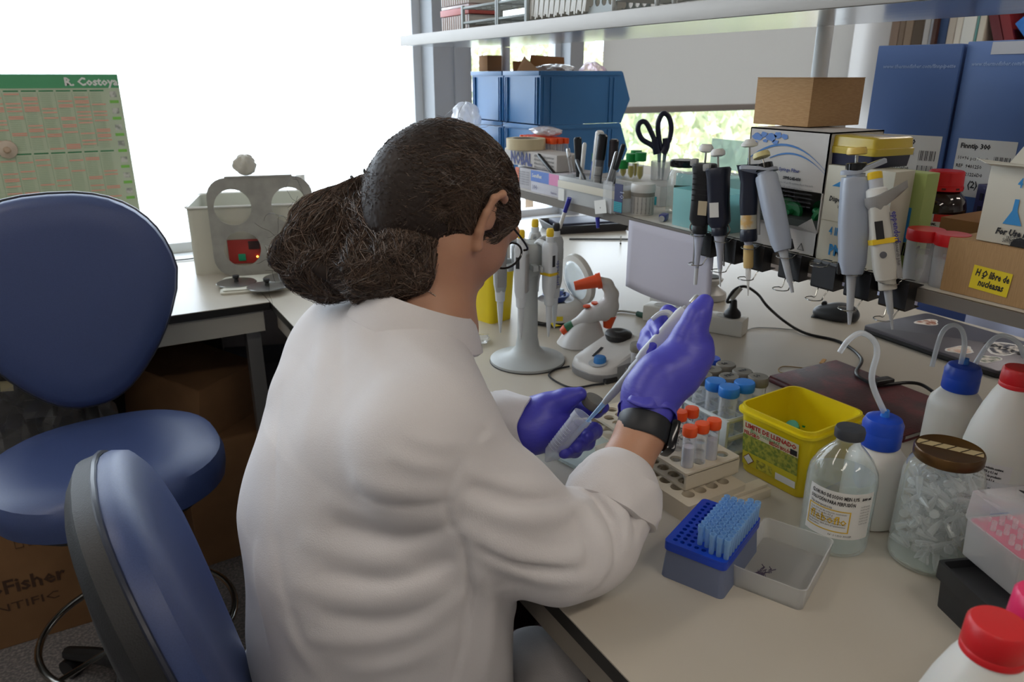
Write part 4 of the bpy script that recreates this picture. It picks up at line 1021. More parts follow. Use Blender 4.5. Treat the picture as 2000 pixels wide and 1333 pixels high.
# pipette in the right hand
pz = (PT1 - PT0).normalized(); L = (PT1 - PT0).length; pyv = (ray(1250, 700).normalized()); pyv = (pyv - pz * pyv.dot(pz)).normalized(); pxv = pyv.cross(pz)
t = thing('pipette', 'white pipette with pale blue tip held in the raised gloved hand', 'pipette'); align(t, pxv, pyv, pz, PT0)
MB().lathe([(.0009, 0), (.0022, .02), (.0042, .062), (.0046, .066)], 16).build('disposable_tip', TIPB, t)
MB().lathe([(.0040, .058), (.0052, .066), (.0074, .118), (.0088, .122), (.0088, .138), (.0105, .142)], 20).build('shaft', mat('shaft_grey', 'a9adb0', .35), t)
mb = MB(); loft(mb, [rr3(.021 + .004 * k, .023 + .004 * k, .007, z, 4) for z, k in ((.138, 0), (.15, 1), (.20, 1), (L - .015, 1.2), (L - .006, .4))]); mb.build('body', PIPW, t)
MB().tube([(-.008, .004, L - .026), (-.018, .004, L - .024), (-.026, .003, L - .032), (-.029, .002, L - .046)], [.0055, .003], 8, sub=4).build('finger_hook', PIPW, t)
MB().lathe([(.0042, L - .01), (.0042, L + .006), (.0078, L + .007), (.008, L + .018), (.0065, L + .021), (0, L + .0215)], 18).build('plunger', mat('plunger_metal', 'a5a29a', .3, .8), t)
MB().lathe([(.0088, L - .022), (.0095, L - .004), (.0085, L - .001)], 20).build('dial_ring', PIPG, t)
text('eppendorf', .012, frame((-.0137, -.004, .185), (0, 0, 1), (0, 1, 0)), mat('blue_ink', '2c3f8e', .6), t)
# open centrifuge tube in the left hand
tz = (TB1 - TB0).normalized(); ty = ray(1110, 850).normalized(); ty = (ty - tz * ty.dot(tz)).normalized()
t = thing('centrifuge_tube', 'open clear centrifuge tube held slanted in the left glove', 'tube'); align(t, ty.cross(tz), ty, tz, TB0); TL = (TB1 - TB0).length
MB().lathe([(.002, 0), (.0135, .018), (.0142, TL - .012), (.0155, TL - .011), (.0155, TL), (.0140, TL), (.0128, TL - .01), (.0125, .02)], 32, closed=True).build('body', thin('held_tube', (.86, .89, .95), .20, .10, .85), t)
mb = MB()
for k in range(9): mb.tube([(.0146 * math.cos(a), .0146 * math.sin(a), .028 + k * .005) for a in [R(200 + 14 * i) for i in range(6)]], .0003, 4)
mb.build('graduation', mat('tube_print', 'c9ced6', .6), t)['kind'] = 'stuff'
q = PD(1160, 787, 1.145)
t = thing('screw_cap', 'grey screw cap pinched between left thumb and finger', 'cap'); align(t, Vector((.75, -.5, -.43)).normalized(), Vector((.3, -.32, .9)).normalized().cross(Vector((.75, -.5, -.43)).normalized()).normalized(), Vector((.75, -.5, -.43)).normalized().cross(Vector((.3, -.32, .9)).normalized().cross(Vector((.75, -.5, -.43)).normalized()).normalized()), q)
MB().lathe([(.0165, -.007), (.0175, -.005), (.0175, .005), (.0165, .007), (0, .0072)], 32).build('cap', GREYCAP, t)
MB().lathe([(.0182, -.0065), (.0182, -.0055)], 32).build('skirt_ring', mat('cap_dark', '4c4a46', .5), t)

def falcon(name, label, p, capm, r=.0148, h=.115, caph=.016, fill=0, group=None, liquid=None, ink=False):
    t = thing(name, label, 'tube', (p[0], p[1], p[2]), group=group)
    MB().lathe([(.003, 0), (r * .95, .016), (r, .02), (r, h - caph), (r * .94, h - caph), (r * .93, .02)], 24, closed=True).build('body', CLEAR, t)
    MB().lathe([(r * 1.10, h - caph), (r * 1.17, h - caph + .002), (r * 1.17, h - .002), (r * 1.08, h), (0, h + .0003)], 28).build('cap', capm, t)
    if fill: MB().lathe([(.002, .001), (r * .9, .018), (r * .9, fill), (0, fill)], 20).build('contents', liquid or LIQ, t)
    if ink:
        for k, s in enumerate(('PVP 2 mg', 'Tubo 3')):
            a = R(facing(p) - 12 + 30 * k); o_ = Vector((math.cos(a), math.sin(a), 0)) * (r + .0005)
            text(s, .0075, frame(o_ + Vector((0, 0, h - .022)), (0, 0, -1), (-math.sin(a), math.cos(a), 0)), INK, t)
    return t
# rack of wide tubes
RX0, RX1, RY0, RY1 = .850, .968, .774, 1.01
t = thing('tube_rack', 'white open plastic rack holding blue and grey capped wide tubes', 'rack', (0, 0, BZ)); RW = mat('rack_white', 'c9d0cf', .4)
for nm, z in (('bottom_tray', .004), ('middle_grid', .035), ('top_grid', .068)):
    mb = MB(); pts = [Vector((x, y, z)) for x, y in rrect(RX1 - RX0, RY1 - RY0, .012, 3, (RX0 + RX1) / 2, (RY0 + RY1) / 2)]
    mb.tube(pts, .0042, 6, True)
    for k in (1, 2): mb.box((RX0 + (RX1 - RX0) * k / 3, (RY0 + RY1) / 2, z), (.0035, RY1 - RY0, .005))
    for k in range(1, 6): mb.box(((RX0 + RX1) / 2, RY0 + (RY1 - RY0) * k / 6, z), (RX1 - RX0, .0035, .005))
    if z < .01: mb.box(((RX0 + RX1) / 2, (RY0 + RY1) / 2, .0015), (RX1 - RX0, RY1 - RY0, .002))
    mb.build(nm, RW, t)
for y in (RY0 + .002, (RY0 + RY1) / 2 - .01, RY1 - .002):
    for x in (RX0, RX1): MB().box((x, y, .036), (.006, .014, .07), None, .001).build('post', RW, t)
text('CULT.\nEN', .014, frame((RX0 - .0048, .875, .042), (0, -1, 0), (0, 0, 1)), INK, t, bold=.0004)
caps = [(1350, 722, 'dark blue cap by the gloved wrist', BLUEC), (1403, 705, 'dark blue cap at the back of the white rack', BLUEC), (1433, 717, 'grey cap right of the back dark blue one', GREYCAP), (1466, 731, 'grey cap with writing, second row from the back right', GREYCAP),
        (1378, 740, 'grey cap at left with scribbled top', GREYCAP), (1406, 727, 'grey cap in the middle of the back row', GREYCAP), (1440, 741, 'grey cap in the middle of the rack', GREYCAP), (1498, 742, 'grey cap at the far right corner', GREYCAP),
        (1410, 751, 'bright blue cap in the front row, left', LBLUEC), (1471, 753, 'bright blue cap behind the yellow tub rim', LBLUEC), (1443, 765, 'bright blue cap in the front row, right', LBLUEC)]
for i, (u, v, lab, m) in enumerate(caps):
    q = PZ(u, v, BZ + .121); tb_ = falcon('wide_tube', 'wide clear tube, ' + lab, (min(max(q.x, RX0 + .02), RX1 - .02), max(q.y + .018, RY0 + .019), BZ + .004), m, h=.117, fill=.05 if m is LBLUEC else 0)
    if m is GREYCAP:
        text(['A1', 'PBS', '50', 'mix', 'R2'][i % 5], .012, Matrix.Translation((-.009, -.003, .1178)), INK, tb_, bold=.0003)

# drilled plates
def drilled(name, label, x, y, z, w_, l_, h, nx, ny, rz, pitch=.0235, hr=.0094, solid=False, cut_=None):
    t = thing(name, label, 'rack', (x, y, z), rz)
    holes = [((i - (nx - 1) / 2) * pitch, l_ / 2 + (j - (ny - 1) / 2) * pitch, hr) for i in range(nx) for j in range(ny)]
    th = .004 if not solid else h
    me = plate_holes(w_, l_, .004, holes, th, 20); me.transform(Matrix.Translation((0, -l_ / 2, h - th / 2))); obj_from(me, 'drilled_plate', BEIGE, t)
    if not solid:
        me = plate_holes(w_ - .004, l_ - .004, .004, holes, .003, 20); me.transform(Matrix.Translation((0, -(l_ - .004) / 2, .0016))); obj_from(me, 'lower_plate', BEIGE, t)
        for s in (-1, 1): MB().box((0, s * (l_ / 2 - .002), h / 2), (w_ - .002, .004, h - .006)).build('end_wall', BEIGE, t)
        MB().box((0, 0, h / 2), (.004, l_ - .01, h - .008)).build('rib', BEIGE, t) if h > .03 else None
    return t
low = drilled('drilled_rack', 'lower beige drilled tube rack lying under the other one', .722, .768, BZ, .118, .215, .030, 4, 8, R(2), solid=True)
up = drilled('drilled_rack', 'upper beige drilled tube rack holding the orange-capped tubes', .742, .815, BZ + .0305, .108, .25, .030, 4, 10, R(0))
MB().box((.792, .668, BZ + .007), (.075, .030, .014), Matrix.Identity(4), .001).build('rack_side', BEIGE)
tag(bpy.data.objects['rack_side'], 'loose beige rack rail lying right of the drilled racks', 'rack rail'); rsd = bpy.data.objects['rack_side']
MB().box((.792, .668, BZ + .017), (.07, .018, .006), None, .001).build('ridge', BEIGE, rsd)
oc = [(1305, 788, 'beside the watch'), (1335, 803, 'at the left of the group of five'), (1360, 799, 'at the back of the group of five'), (1376, 822, 'in the middle of the group'), (1399, 832, 'at the right of the group'), (1377, 843, 'frontmost of the group')]
used = set()
for i, (u, v, lab) in enumerate(oc):
    q = PZ(u, v, BZ + .122); hi_ = min(((math.hypot(.742 + (a_ - 1.5) * .0235 - q.x, .815 + (b_ - 4.5) * .0235 - q.y), a_, b_) for a_ in range(4) for b_ in range(10) if (a_, b_) not in used)); used.add(hi_[1:]); q.x, q.y = .742 + (hi_[1] - 1.5) * .0235, .815 + (hi_[2] - 4.5) * .0235
    falcon('narrow_tube', 'narrow clear tube with orange cap, ' + lab, (q.x, q.y, BZ + .036), ORANGE, r=.0093, h=.088, caph=.014, fill=.056 if i > 3 else 0, liquid=mat('milky_liquid', 'd5d2d4', .4) if i > 3 else None, ink=i in (1, 2))
gp = thing('glass_plate', 'clear acrylic plate lying left of the drilled racks', 'plate', (PZ(1160, 895).x, PZ(1160, 895).y, BZ), R(12))
MB().box((0, 0, .006), (.11, .16, .006), None, .001).build('plate', thin('pale_glass', (.80, .9, .88), .18, .05, .6), gp)
for s in (-1, 1):
    for s2 in (-1, 1): MB().cyl((s * .045, s2 * .07, 0), (s * .045, s2 * .07, .003), .005, seg=10).build('foot', FROST, gp)

# yellow sharps tub
yc = Vector((.914, .684, BZ)); t = thing('yellow_tub', 'open yellow biohazard tub with a red and green label', 'container', yc, R(3))
mb = MB(); n_ = 5
loft(mb, [rr3(.112, .112, .014, 0, n_), rr3(.116, .116, .014, .003, n_), rr3(.136, .130, .018, .104, n_), rr3(.148, .142, .022, .105, n_), rr3(.148, .142, .022, .109, n_), rr3(.139, .133, .019, .110, n_), rr3(.139, .133, .019, .116, n_), rr3(.133, .127, .018, .116, n_), rr3(.131, .125, .018, .104, n_), rr3(.112, .112, .013, .004, n_)])
mb.build('body', YEL, t)
A = Vector((-.0607, .052, .012)); B_ = Vector((-.0607, -.052, .012)); Tp = Vector((-.0692, .055, .092)) ; Uv = (Tp - Vector((-.0607, .055, .012))).normalized()
LM = frame(Vector((-.0618, .051, .016)), (0, -1, 0), Uv)
pane(MB(), .102, .078, LM).build('label_sheet', mat('label_yellow', 'c9bb25', .6), t)
def on(M, x, y, w_, h_, z, m, name, parent): return MB().add([(x, y, z), (x + w_, y, z), (x + w_, y + h_, z), (x, y + h_, z)], [(0, 1, 2, 3)], M).build(name, m, parent)
on(LM, 0, .055, .102, .023, .0003, mat('label_pale', 'cfc9a8', .7), 'label_header', t); on(LM, 0, .024, .102, .031, .0003, mat('label_leaf', '6e7f2c', .7, noise=(160, 'a9a63a', .4, .6)), 'label_text_block', t)
RL = mat('label_red', 'b02a22', .6); text('LIMITE DE LLENADO', .0105, LM @ Matrix.Translation((.004, .068, .0006)), RL, t, width=.094, bold=.0004)
text('PELIGRO', .0085, LM @ Matrix.Translation((.002, .056, .0006)), RL, t, width=.03, bold=.0003); text('RIESGO BIOLÓGICO', .0085, LM @ Matrix.Translation((.05, .0565, .0006)), RL, t, width=.05, bold=.0003)
text('Bio compact', .010, LM @ Matrix.Translation((.014, .0615, .0006)), mat('label_green', '3c8f4a', .6), t, width=.055)
mb = MB(); mb.add([(.002, .012, .0006), (.0125, .0225, .0006), (.023, .012, .0006), (.0125, .0015, .0006)], [(0, 1, 2, 3)], LM); dm = mb.build('hazard_diamond', mat('diamond_edge', '7c3a30', .6), t)
MB().add([(.0035, .012, .0008), (.0125, .021, .0008), (.0215, .012, .0008), (.0125, .003, .0008)], [(0, 1, 2, 3)], LM).build('diamond_face', PAPER, dm)
on(LM, .064, .001, .036, .012, .0006, PAPER, 'label_blank', t); on(LM, .028, .002, .03, .016, .0006, mat('label_olive', '8d8a30', .7, noise=(200, 'c9bf3a', .4, .6)), 'label_pictograms', t); on(LM, .088, .057, .012, .009, .0007, INK, 'barcode', t)
for i, (u, v, m, lab) in enumerate(((1578, 832, mat('cap_green', '0f8a46', .4), 'green capped tube leaning in the yellow tub'), (1548, 838, mat('cap_teal', '4fb0a0', .4), 'small teal capped tube leaning in the yellow tub'))):
    a = PZ(u, v - 3, BZ + .055); b = Vector((a.x + .040, a.y - .006 + .02 * i, BZ + .013)); zd = (a - b).normalized(); g = thing('discarded_tube', lab, 'tube'); align(g, zd.orthogonal().normalized(), zd.cross(zd.orthogonal().normalized()), zd, b); Lg = (a - b).length
    MB().lathe([(.003, 0), (.0075, .012), (.0075, Lg - .006)], 14).build('body', thin('green_tube', (.35, .65, .4), .5, .2, .8, .3), g); MB().lathe([(.0100, Lg - .008), (.0108, Lg - .006), (.0108, Lg + .006), (.009, Lg + .008), (0, Lg + .008)], 18).build('cap', m, g)

# infusion bottle
p = Vector((.815, .533, BZ)); t = thing('infusion_bottle', 'clear glass sodium chloride bottle with grey stopper, half full', 'bottle', p); fa = facing(p)
BP = [(.038, 0), (.043, .003), (.044, .008), (.044, .098), (.042, .112), (.034, .128), (.022, .142), (.0155, .149), (.0145, .155), (.0165, .157), (.0165, .162)]
MB().lathe(BP, 48, closed=True).build('glass', thin('bottle_glass', (.88, .95, .94), .03, .01, .5), t)
MB().lathe([(.002, .004), (.040, .005), (.0418, .010), (.0418, .098), (.040, .105), (0, .105)], 40).build('saline', thin('saline', (.86, .93, .92), .05, .01, .35), t)
MB().lathe([(.0165, .157), (.0185, .158), (.019, .167), (.0175, .171), (0, .172)], 32).build('stopper', mat('grey_stopper', '3b3e44', .5), t)
band(.0446, .030, .098, fa - 52, fa + 62, 24).build('label_sheet', PAPER, t)
def wtext(s, size, z, a, r, parent, m=INK, width=None, bold=0., name='lettering'):
    """lettering bent round the bottle, starting at angle a and running to the reader's right"""
    return text(s, size, Matrix.Rotation(R(a), 4, 'Z') @ Matrix.Translation((0, 0, z)), m, parent, name, bold, wrap=r, width=width)
a0 = fa - 46
wtext('CLORURO DE SODIO MEIN 0,9%', .0072, .088, a0, .0450, t, width=.062, bold=.0002); wtext('SOLUCIÓN PARA PERFUSIÓN', .0072, .0795, a0, .0450, t, width=.058, bold=.0002); wtext('Vía intravenosa', .006, .0725, a0, .0450, t, width=.030)
YB_ = mat('label_amber', 'd8b02a', .6)
for z0, z1, b0, b1 in ((.0700, .0715, 0, 71), (.0395, .041, 0, 71), (.0395, .0715, 0, 2), (.0395, .0715, 69, 71)): band(.0449, z0, z1, a0 - 2 + b0, a0 - 2 + b1, 14).build('label_frame', YB_, t)
wtext('fleboflo', .017, .051, a0 + 3, .0449, t, YB_, width=.048, bold=.0002)
for k, s in enumerate(('Cada 500 ml de solución contienen:', 'Cloruro de sodio 4,5 g', 'Agua para inyectables c.s.p.', 'Osmolaridad 308 mOsm/l pH 4,5-7', 'Solución transparente, sin partículas', 'Excipientes: agua para preparaciones', 'inyectables')):
    wtext(s, .0036, .0658 - k * .0037, a0 + 2, .0451, t, width=min(.048, .0014 * len(s)))
wtext('500 ml', .005, .088, a0 + 84, .0450, t, bold=.0003); [wtext('Lote 24017 Cad 11/2026', .003, .078 - .0042 * k, a0 + 84, .0450, t, width=.014) for k in range(7)]
wtext('Nº 1 USO HOSP.', .0042, .0335, a0 + 38, .0450, t)

# wash bottles
HD = mat('milky_hdpe', 'd4d2cc', .4, sss=.15)
def wash(label, p, k, tip_px, arch_px, knee_px):
    t = thing('wash_bottle', label, 'bottle', (p[0], p[1], BZ))
    MB().lathe([(.036 * k, 0), (.040 * k, .003), (.0405 * k, .010), (.0405 * k, .088 * k), (.038 * k, .100 * k), (.028 * k, .113 * k), (.0225 * k, .118 * k), (.0225 * k, .124 * k)], 40).build('body', HD, t)
    H0 = .118 * k
    mb = MB(); n = 48; rings = []
    for r_, z in ((.0255, 0), (.0265, .002), (.0265, .020), (.0262, .021), (.0262, .022), (.0262, .032), (.023, .040), (.018, .0425), (.004, .043)):
        rings.append([(r_ * k * (1 + (.018 if i % 2 and .022 < z < .035 else 0)) * math.cos(2 * math.pi * i / n), r_ * k * (1 + (.018 if i % 2 and .022 < z < .035 else 0)) * math.sin(2 * math.pi * i / n), H0 + z * k) for i in range(n)])
    loft(mb, rings); cp = mb.build('screw_cap', BLUEC, t)
    MB().lathe([(.006 * k, H0 + .042 * k), (.005 * k, H0 + .052 * k)], 16).build('collar', mat('collar_blue', '2f7bd8', .35), cp)
    P0 = Vector((p[0], p[1], BZ)); pts = [Vector((0, 0, H0 + .046 * k)), *[PV(u, v, p) - P0 for u, v in (knee_px, *arch_px, tip_px)]]
    MB().tube(pts, [.0042 * k, .0036 * k], 12, sub=8).build('spout', SPOUT, t)
    return t
SPOUT = thin('spout_plastic', (.84, .87, .9), .5, .25, .85, .4)
wash('blue-capped wash bottle right behind the glass infusion bottle', (.905, .545), 1.0, (1640, 689), [(1713, 690), (1706, 665), (1682, 651), (1658, 664)], (1703, 745))
wash('blue-capped wash bottle between the notebook and the tall white bottle', (1.188, .600), 1.02, (1820, 716), [(1884, 672), (1877, 643), (1858, 636), (1838, 655)], (1876, 718))
wash('blue-capped wash bottle at the right edge behind the tall white bottle', (1.305, .540), 1.0, (1900, 718), [(1990, 672), (1965, 657), (1945, 660), (1925, 680)], (2004, 700))

# tall alcohol bottles
def alcohol(label, p, capm, words=True):
    t = thing('alcohol_bottle', label, 'bottle', (p[0], p[1], BZ)); fa = facing(p)
    MB().lathe([(.040, 0), (.045, .003), (.0465, .010), (.0468, .110), (.0462, .125), (.042, .150), (.034, .178), (.026, .200), (.0205, .211), (.019, .214), (.019, .218)], 56).build('body', HD, t)
    mb = MB(); n = 60; rings = []
    for r_, z in ((.0200, .2115), (.0212, .2125), (.0212, .217), (.0205, .218), (.0208, .2195), (.0200, .236), (.018, .2385), (0.001, .239)):
        rings.append([(r_ * (1 + (.014 if i % 2 and z > .219 and z < .237 else 0)) * math.cos(2 * math.pi * i / n), r_ * (1 + (.014 if i % 2 and z > .219 and z < .237 else 0)) * math.sin(2 * math.pi * i / n), z) for i in range(n)])
    loft(mb, rings); mb.build('screw_cap', capm, t)
    if words:
        band(.0473, .028, .115, fa - 34, fa + 22, 14).build('label_sheet', mat('label_film', 'd2cfd0', .5), t)
        for k, s in enumerate(('Cada ml de solución contiene:', 'alcohol 70% y 0,1 ml', 'Cada 100 ml de producto:', 'alcohol 70% y 0,1 g', 'Solución Cutánea', 'Frasco de 1000 ml', 'Leer el prospecto', 'Mantener fuera del alcance', 'No aplicar sobre heridas', 'Proteger del calor', 'No conservar a más de 25', 'Conservar bien cerrado', 'Solo para uso externo', 'Medicamento')):
            wtext(s, .0050, .107 - k * .0058, fa - 30, .0478, t, width=min(.034, .0014 * len(s)), bold=.0002)
    return t
alcohol('tall white bottle with red cap standing behind the glass jar', (1.035, .452), REDC)
q = PZ(1952, 1222, BZ + .236); alcohol('white bottle with red cap, nearest the camera at lower right', (q.x, q.y), REDC, False)
q = PZ(2040, 1170, BZ + .236); q.x += .002; alcohol('white bottle with pink cap at the right picture edge', (q.x, q.y), mat('pink_cap', 'd81e5e', .35), False)

# jar of clear plastic tubes
p = Vector((.888, .444, BZ)); t = thing('glass_jar', 'big glass jar with brown patterned lid, full of clear tubes', 'jar', p)
MB().lathe([(.040, 0), (.046, .003), (.048, .010), (.0475, .09), (.047, .125), (.042, .140), (.0375, .147), (.0375, .153)], 48, closed=True).build('glass', thin('jar_glass', (.9, .96, .94), .05, .02, .55), t)
MB().lathe([(.0, .002), (.040, .003), (.045, .006), (.045, .009), (0, .007)], 36).build('thick_base', thin('base_glass', (.75, .85, .8), .2, .03, .6), t)
lid = MB().lathe([(.0385, .148), (.0400, .150), (.0400, .160), (.0385, .1625), (.036, .1615), (0, .1615)], 48).build('lid', mat('lid_brown', '4f3517', .28, .4, noise=(9, '7c5a22', .35, .7)), t)
ML = Matrix.Rotation(R(fa_j := facing((.888, .444)) + 90), 4, 'Z')
on(ML, -.037, -.004, .074, .015, .1618, mat('cream_print', 'b9a67c', .4), 'cream_band', lid)
for k in range(5): MB().add([(-.034 + k * .015, -.004, .1621), (-.032 + k * .015, -.004, .1621), (-.022 + k * .015, .011, .1621), (-.024 + k * .015, .011, .1621)], [(0, 1, 2, 3)], ML).build('diagonal_line', mat('line_brown', '2a1b0c', .5), lid)
rn = random.Random(9); mb = MB()
for i in range(210):
    rr_ = .036 * math.sqrt(rn.random()); a = rn.uniform(0, 6.28); c = Vector((rr_ * math.cos(a), rr_ * math.sin(a), .016 + .112 * rn.random()))
    M_ = Matrix.Translation(c) @ Euler((rn.uniform(0, 6), rn.uniform(0, 6), rn.uniform(0, 6))).to_matrix().to_4x4()
    if i % 3: mb.lathe([(.0012, -.015), (.0042, -.002), (.0048, .010), (.0055, .0105)], 8, M_, closed=True)
    else: mb.lathe([(.0058, 0), (.0060, .003), (0, .0032)], 10, M_)
tag(mb.build('clear_tubes', thin('tube_heap', (.9, .92, .93), .30, .2, .75, .4), t), None, None, kind='stuff')

# tip box with blue rack, tips and the loose lid
tc_ = Vector((.634, .579, BZ)); rz_ = R(23.5); t = thing('tip_box', 'pipette tip box: translucent grey base with deep blue rack on top', 'box', tc_, rz_)
mb = MB(); loft(mb, [rr3(.126, .083, .007, 0, 4), rr3(.120, .077, .007, .043, 4), rr3(.117, .074, .006, .043, 4), rr3(.122, .079, .006, .002, 4)]); mb.build('base', mat('frosted_grey_blue', '67718c', .5, sss=.1), t)
NX, NY, PT = 12, 8, .0094
holes = [((i - 5.5) * PT, .0370 + (j - 3.5) * PT, .0031) for i in range(NX) for j in range(NY)]
me = plate_holes(.124, .081, .006, holes, .0045, 12); me.transform(Matrix.Translation((0, -.0405, .0495))); obj_from(me, 'rack_plate', mat('rack_blue', '0f3db4', .35), t)
mb = MB(); loft(mb, [rr3(.1245, .0815, .007, .040, 4), rr3(.1245, .0815, .007, .0480, 4), rr3(.118, .075, .006, .0480, 4), rr3(.118, .075, .006, .040, 4)]); mb.build('rack_skirt', MATS['rack_blue'], t)
MB().box((0, 0, .028), (.112, .070, .001)).build('inner_floor', mat('rack_floor', '101a3a', .6), t)
tipm = MB().lathe([(.0030, .0), (.0034, .004), (.0034, .020), (.0042, .0205), (.0042, .0285), (.0034, .0285), (.0028, .019)], 12, closed=True)
proto = tipm.build('pipette_tip', thin('blue_tip_rack', (.38, .66, .95), .42, .2, .85, .35)); tag(proto, 'pale blue pipette tip standing in the blue rack', 'pipette tip', 'blue tips in the blue rack')
first = True; CZ, SZ = math.cos(rz_), math.sin(rz_)
for i in range(NX):
    for j in range(0, 5):
        if i in (11,) and j > 1 or (i == 0 and j > 2): continue
        x, y = (i - 5.5) * PT, (j - 3.5) * PT - .0035
        o = proto if first else proto.copy()
        if not first: COL.objects.link(o)
        first = False; o.location = (tc_.x + x * CZ - y * SZ, tc_.y + x * SZ + y * CZ, BZ + .0505)
lc = Vector((.700, .520, BZ)); t = thing('shallow_tray', 'loose frosted clear lid lying open side up beside the blue tip box', 'tray', lc, R(24))
mb = MB(); tub(mb, .132, .092, .030, .008, .0016, .965, .95); b_ = mb.build('tray', FROST, t)
mb = MB(); rn = random.Random(3)
for k in range(26):
    x = -.03 + rn.gauss(0, .008); y = .018 + rn.gauss(0, .004); mb.tube([(x, y, .0024), (x + .006, y + rn.uniform(-.003, .003), .0024), (x + .011, y + rn.uniform(-.004, .004), .0024)], .0005, 4)
mb.build('marker_scribble', mat('violet_ink', '4a4058', .6), t)['kind'] = 'stuff'

# clear rack with pink insert on a black rack, lower right
p0 = PZ(1812, 1256); ax = Vector((math.cos(R(-22)), math.sin(R(-22)), 0)); ay = Vector((-ax.y, ax.x, 0))
cB = p0 + ax * .068 + ay * .040 + Vector((.036, -.036, 0))
t = thing('black_rack', 'black plastic rack base under the clear pink tip box', 'rack', (cB.x, cB.y, BZ), R(-22)); DK = mat('charcoal_plastic', '25272a', .5)
mb = MB(); loft(mb, [rr3(.126, .074, .004, 0, 2), rr3(.130, .078, .004, .038, 2), rr3(.138, .086, .004, .0385, 2), rr3(.138, .086, .004, .060, 2), rr3(.130, .078, .004, .060, 2), rr3(.128, .076, .003, .050, 2)]); mb.build('base', DK, t)
cC = cB + ax * .028 + ay * .012
t = thing('pink_tip_box', 'clear lidded tip box with pink rack inside, on the black rack', 'box', (cC.x, cC.y, BZ + .0605), R(-22))
mb = MB(); tub(mb, .124, .084, .048, .004, .0015, .96, .96, n=2); mb.build('base', SEMI, t)
MB().box((0, 0, .046), (.116, .078, .004), None, .001).build('pink_rack', mat('rack_pink', 'd8326a', .4), t)
mb = MB()
for i in range(12):
    for j in range(8):
        if (i + j) % 3: mb.lathe([(.001, .018), (.003, .045), (.003, .053)], 6, Matrix.Translation(((i - 5.5) * .0092, (j - 3.5) * .0092, 0)), closed=True)
mb.build('tips', thin('pale_tip', (.95, .85, .88), .4, .2, .8, .3), t)['kind'] = 'stuff'
mb = MB(); loft(mb, [rr3(.128, .088, .004, .049, 2), rr3(.126, .086, .004, .084, 2), rr3(.120, .080, .004, .086, 2)], None, True, (False, True)); ld = mb.build('lid', thin('box_lid', (.93, .93, .96), .16, .12, .6), t)
text('Micro', .014, Matrix.Translation((-.012, .022, .0866)), INK, t, bold=.0006)
cD = PZ(2012, 985, BZ + .06)
t = thing('blue_tip_box', 'clear lidded tip box with blue rack at the right edge', 'box', (cD.x, cD.y, BZ), R(-22))
mb = MB(); tub(mb, .124, .084, .05, .004, .0015, .96, .96, n=2); mb.build('base', SEMI, t); MB().box((0, 0, .05), (.118, .08, .005), None, .001).build('blue_rack', mat('rack_mid_blue', '2b66b0', .4), t)
mb = MB(); loft(mb, [rr3(.128, .088, .004, .051, 2), rr3(.126, .086, .004, .088, 2), rr3(.120, .080, .004, .090, 2)], None, True, (False, True)); mb.build('lid', MATS['box_lid'], t)

# notebook, laptop, mouse, cables
c0, c1, c2 = PZ(1517, 743), PZ(1645, 712), PZ(1750, 872); dx = (c1 - c0); dy = (c2 - c0); W_ = dx.length; H_ = min(dy.length, .31)
t = thing('notebook', 'dark maroon hardcover notebook under the yellow tub rim', 'notebook', c0 + dx / 2 + dy.normalized() * H_ / 2, math.atan2(dx.y, dx.x)); NB = mat('maroon_cover', '4a2226', .45, noise=(18, '6e2a30', .45, .62), bump=(200, .3))
MB().box((0, 0, .0015), (W_, H_, .003), None, .001).build('back_cover', NB, t); MB().box((-.002, 0, .007), (W_ - .008, H_ - .006, .008)).build('pages', mat('page_edges', 'b9b3a8', .9, bump=(900, .5, (.1, .1, 3))), t); MB().box((0, 0, .0125), (W_, H_, .003), None, .001).build('front_cover', NB, t)
MB().cyl((-W_ / 2 + .001, -H_ / 2 + .002, .007), (-W_ / 2 + .001, H_ / 2 - .002, .007), .007, seg=10).build('spine', NB, t)
c0, c1 = PZ(1680, 655), PZ(1779, 621); dx = c1 - c0; an = R(-4)
t = thing('laptop', 'closed dark grey laptop with colourful stickers under the shelf', 'laptop', (1.735, .90, BZ), an)
mb = MB(); loft(mb, [rr3(.232, .335, .012, 0, 4), rr3(.240, .343, .014, .004, 4), rr3(.240, .343, .014, .011, 4)]); mb.build('base', mat('laptop_base', '1f2023', .4), t)
mb = MB(); loft(mb, [rr3(.240, .343, .014, .0115, 4), rr3(.240, .343, .014, .017, 4), rr3(.236, .339, .013, .0185, 4)]); mb.build('lid', mat('laptop_lid', '5a585f', .38, .5), t)
STW = mat('sticker_white', 'd9d6d2', .5)
def sticker(x, y, r_, c, lab, seed, txt=None):
    rn = random.Random(seed); n = 22; rr_ = [r_ * (1 + .16 * math.sin(3 * 2 * math.pi * i / n + seed) + rn.uniform(-.05, .05)) for i in range(n)]
    a = MB().add([(x + rr_[i] * 1.3 * math.sin(2 * math.pi * i / n), y - rr_[i] * .8 * math.cos(2 * math.pi * i / n), .0188) for i in range(n)], [tuple(range(n))]).build('sticker', STW, t); a['label'] = lab
    MB().add([(x + .85 * rr_[i] * 1.3 * math.sin(2 * math.pi * i / n), y - .85 * rr_[i] * .8 * math.cos(2 * math.pi * i / n), .0190) for i in range(n)], [tuple(range(n))]).build('sticker_print', mat('sticker_' + c, c, .5, noise=(70, 'd8cfc4', .42, .6)), a)
    if txt: text(txt, r_ * .62, Matrix.Translation((x - r_ * .3, y + r_ * 1.0, .0194)) @ Matrix.Rotation(R(-90), 4, 'Z'), INK, t, bold=.001)
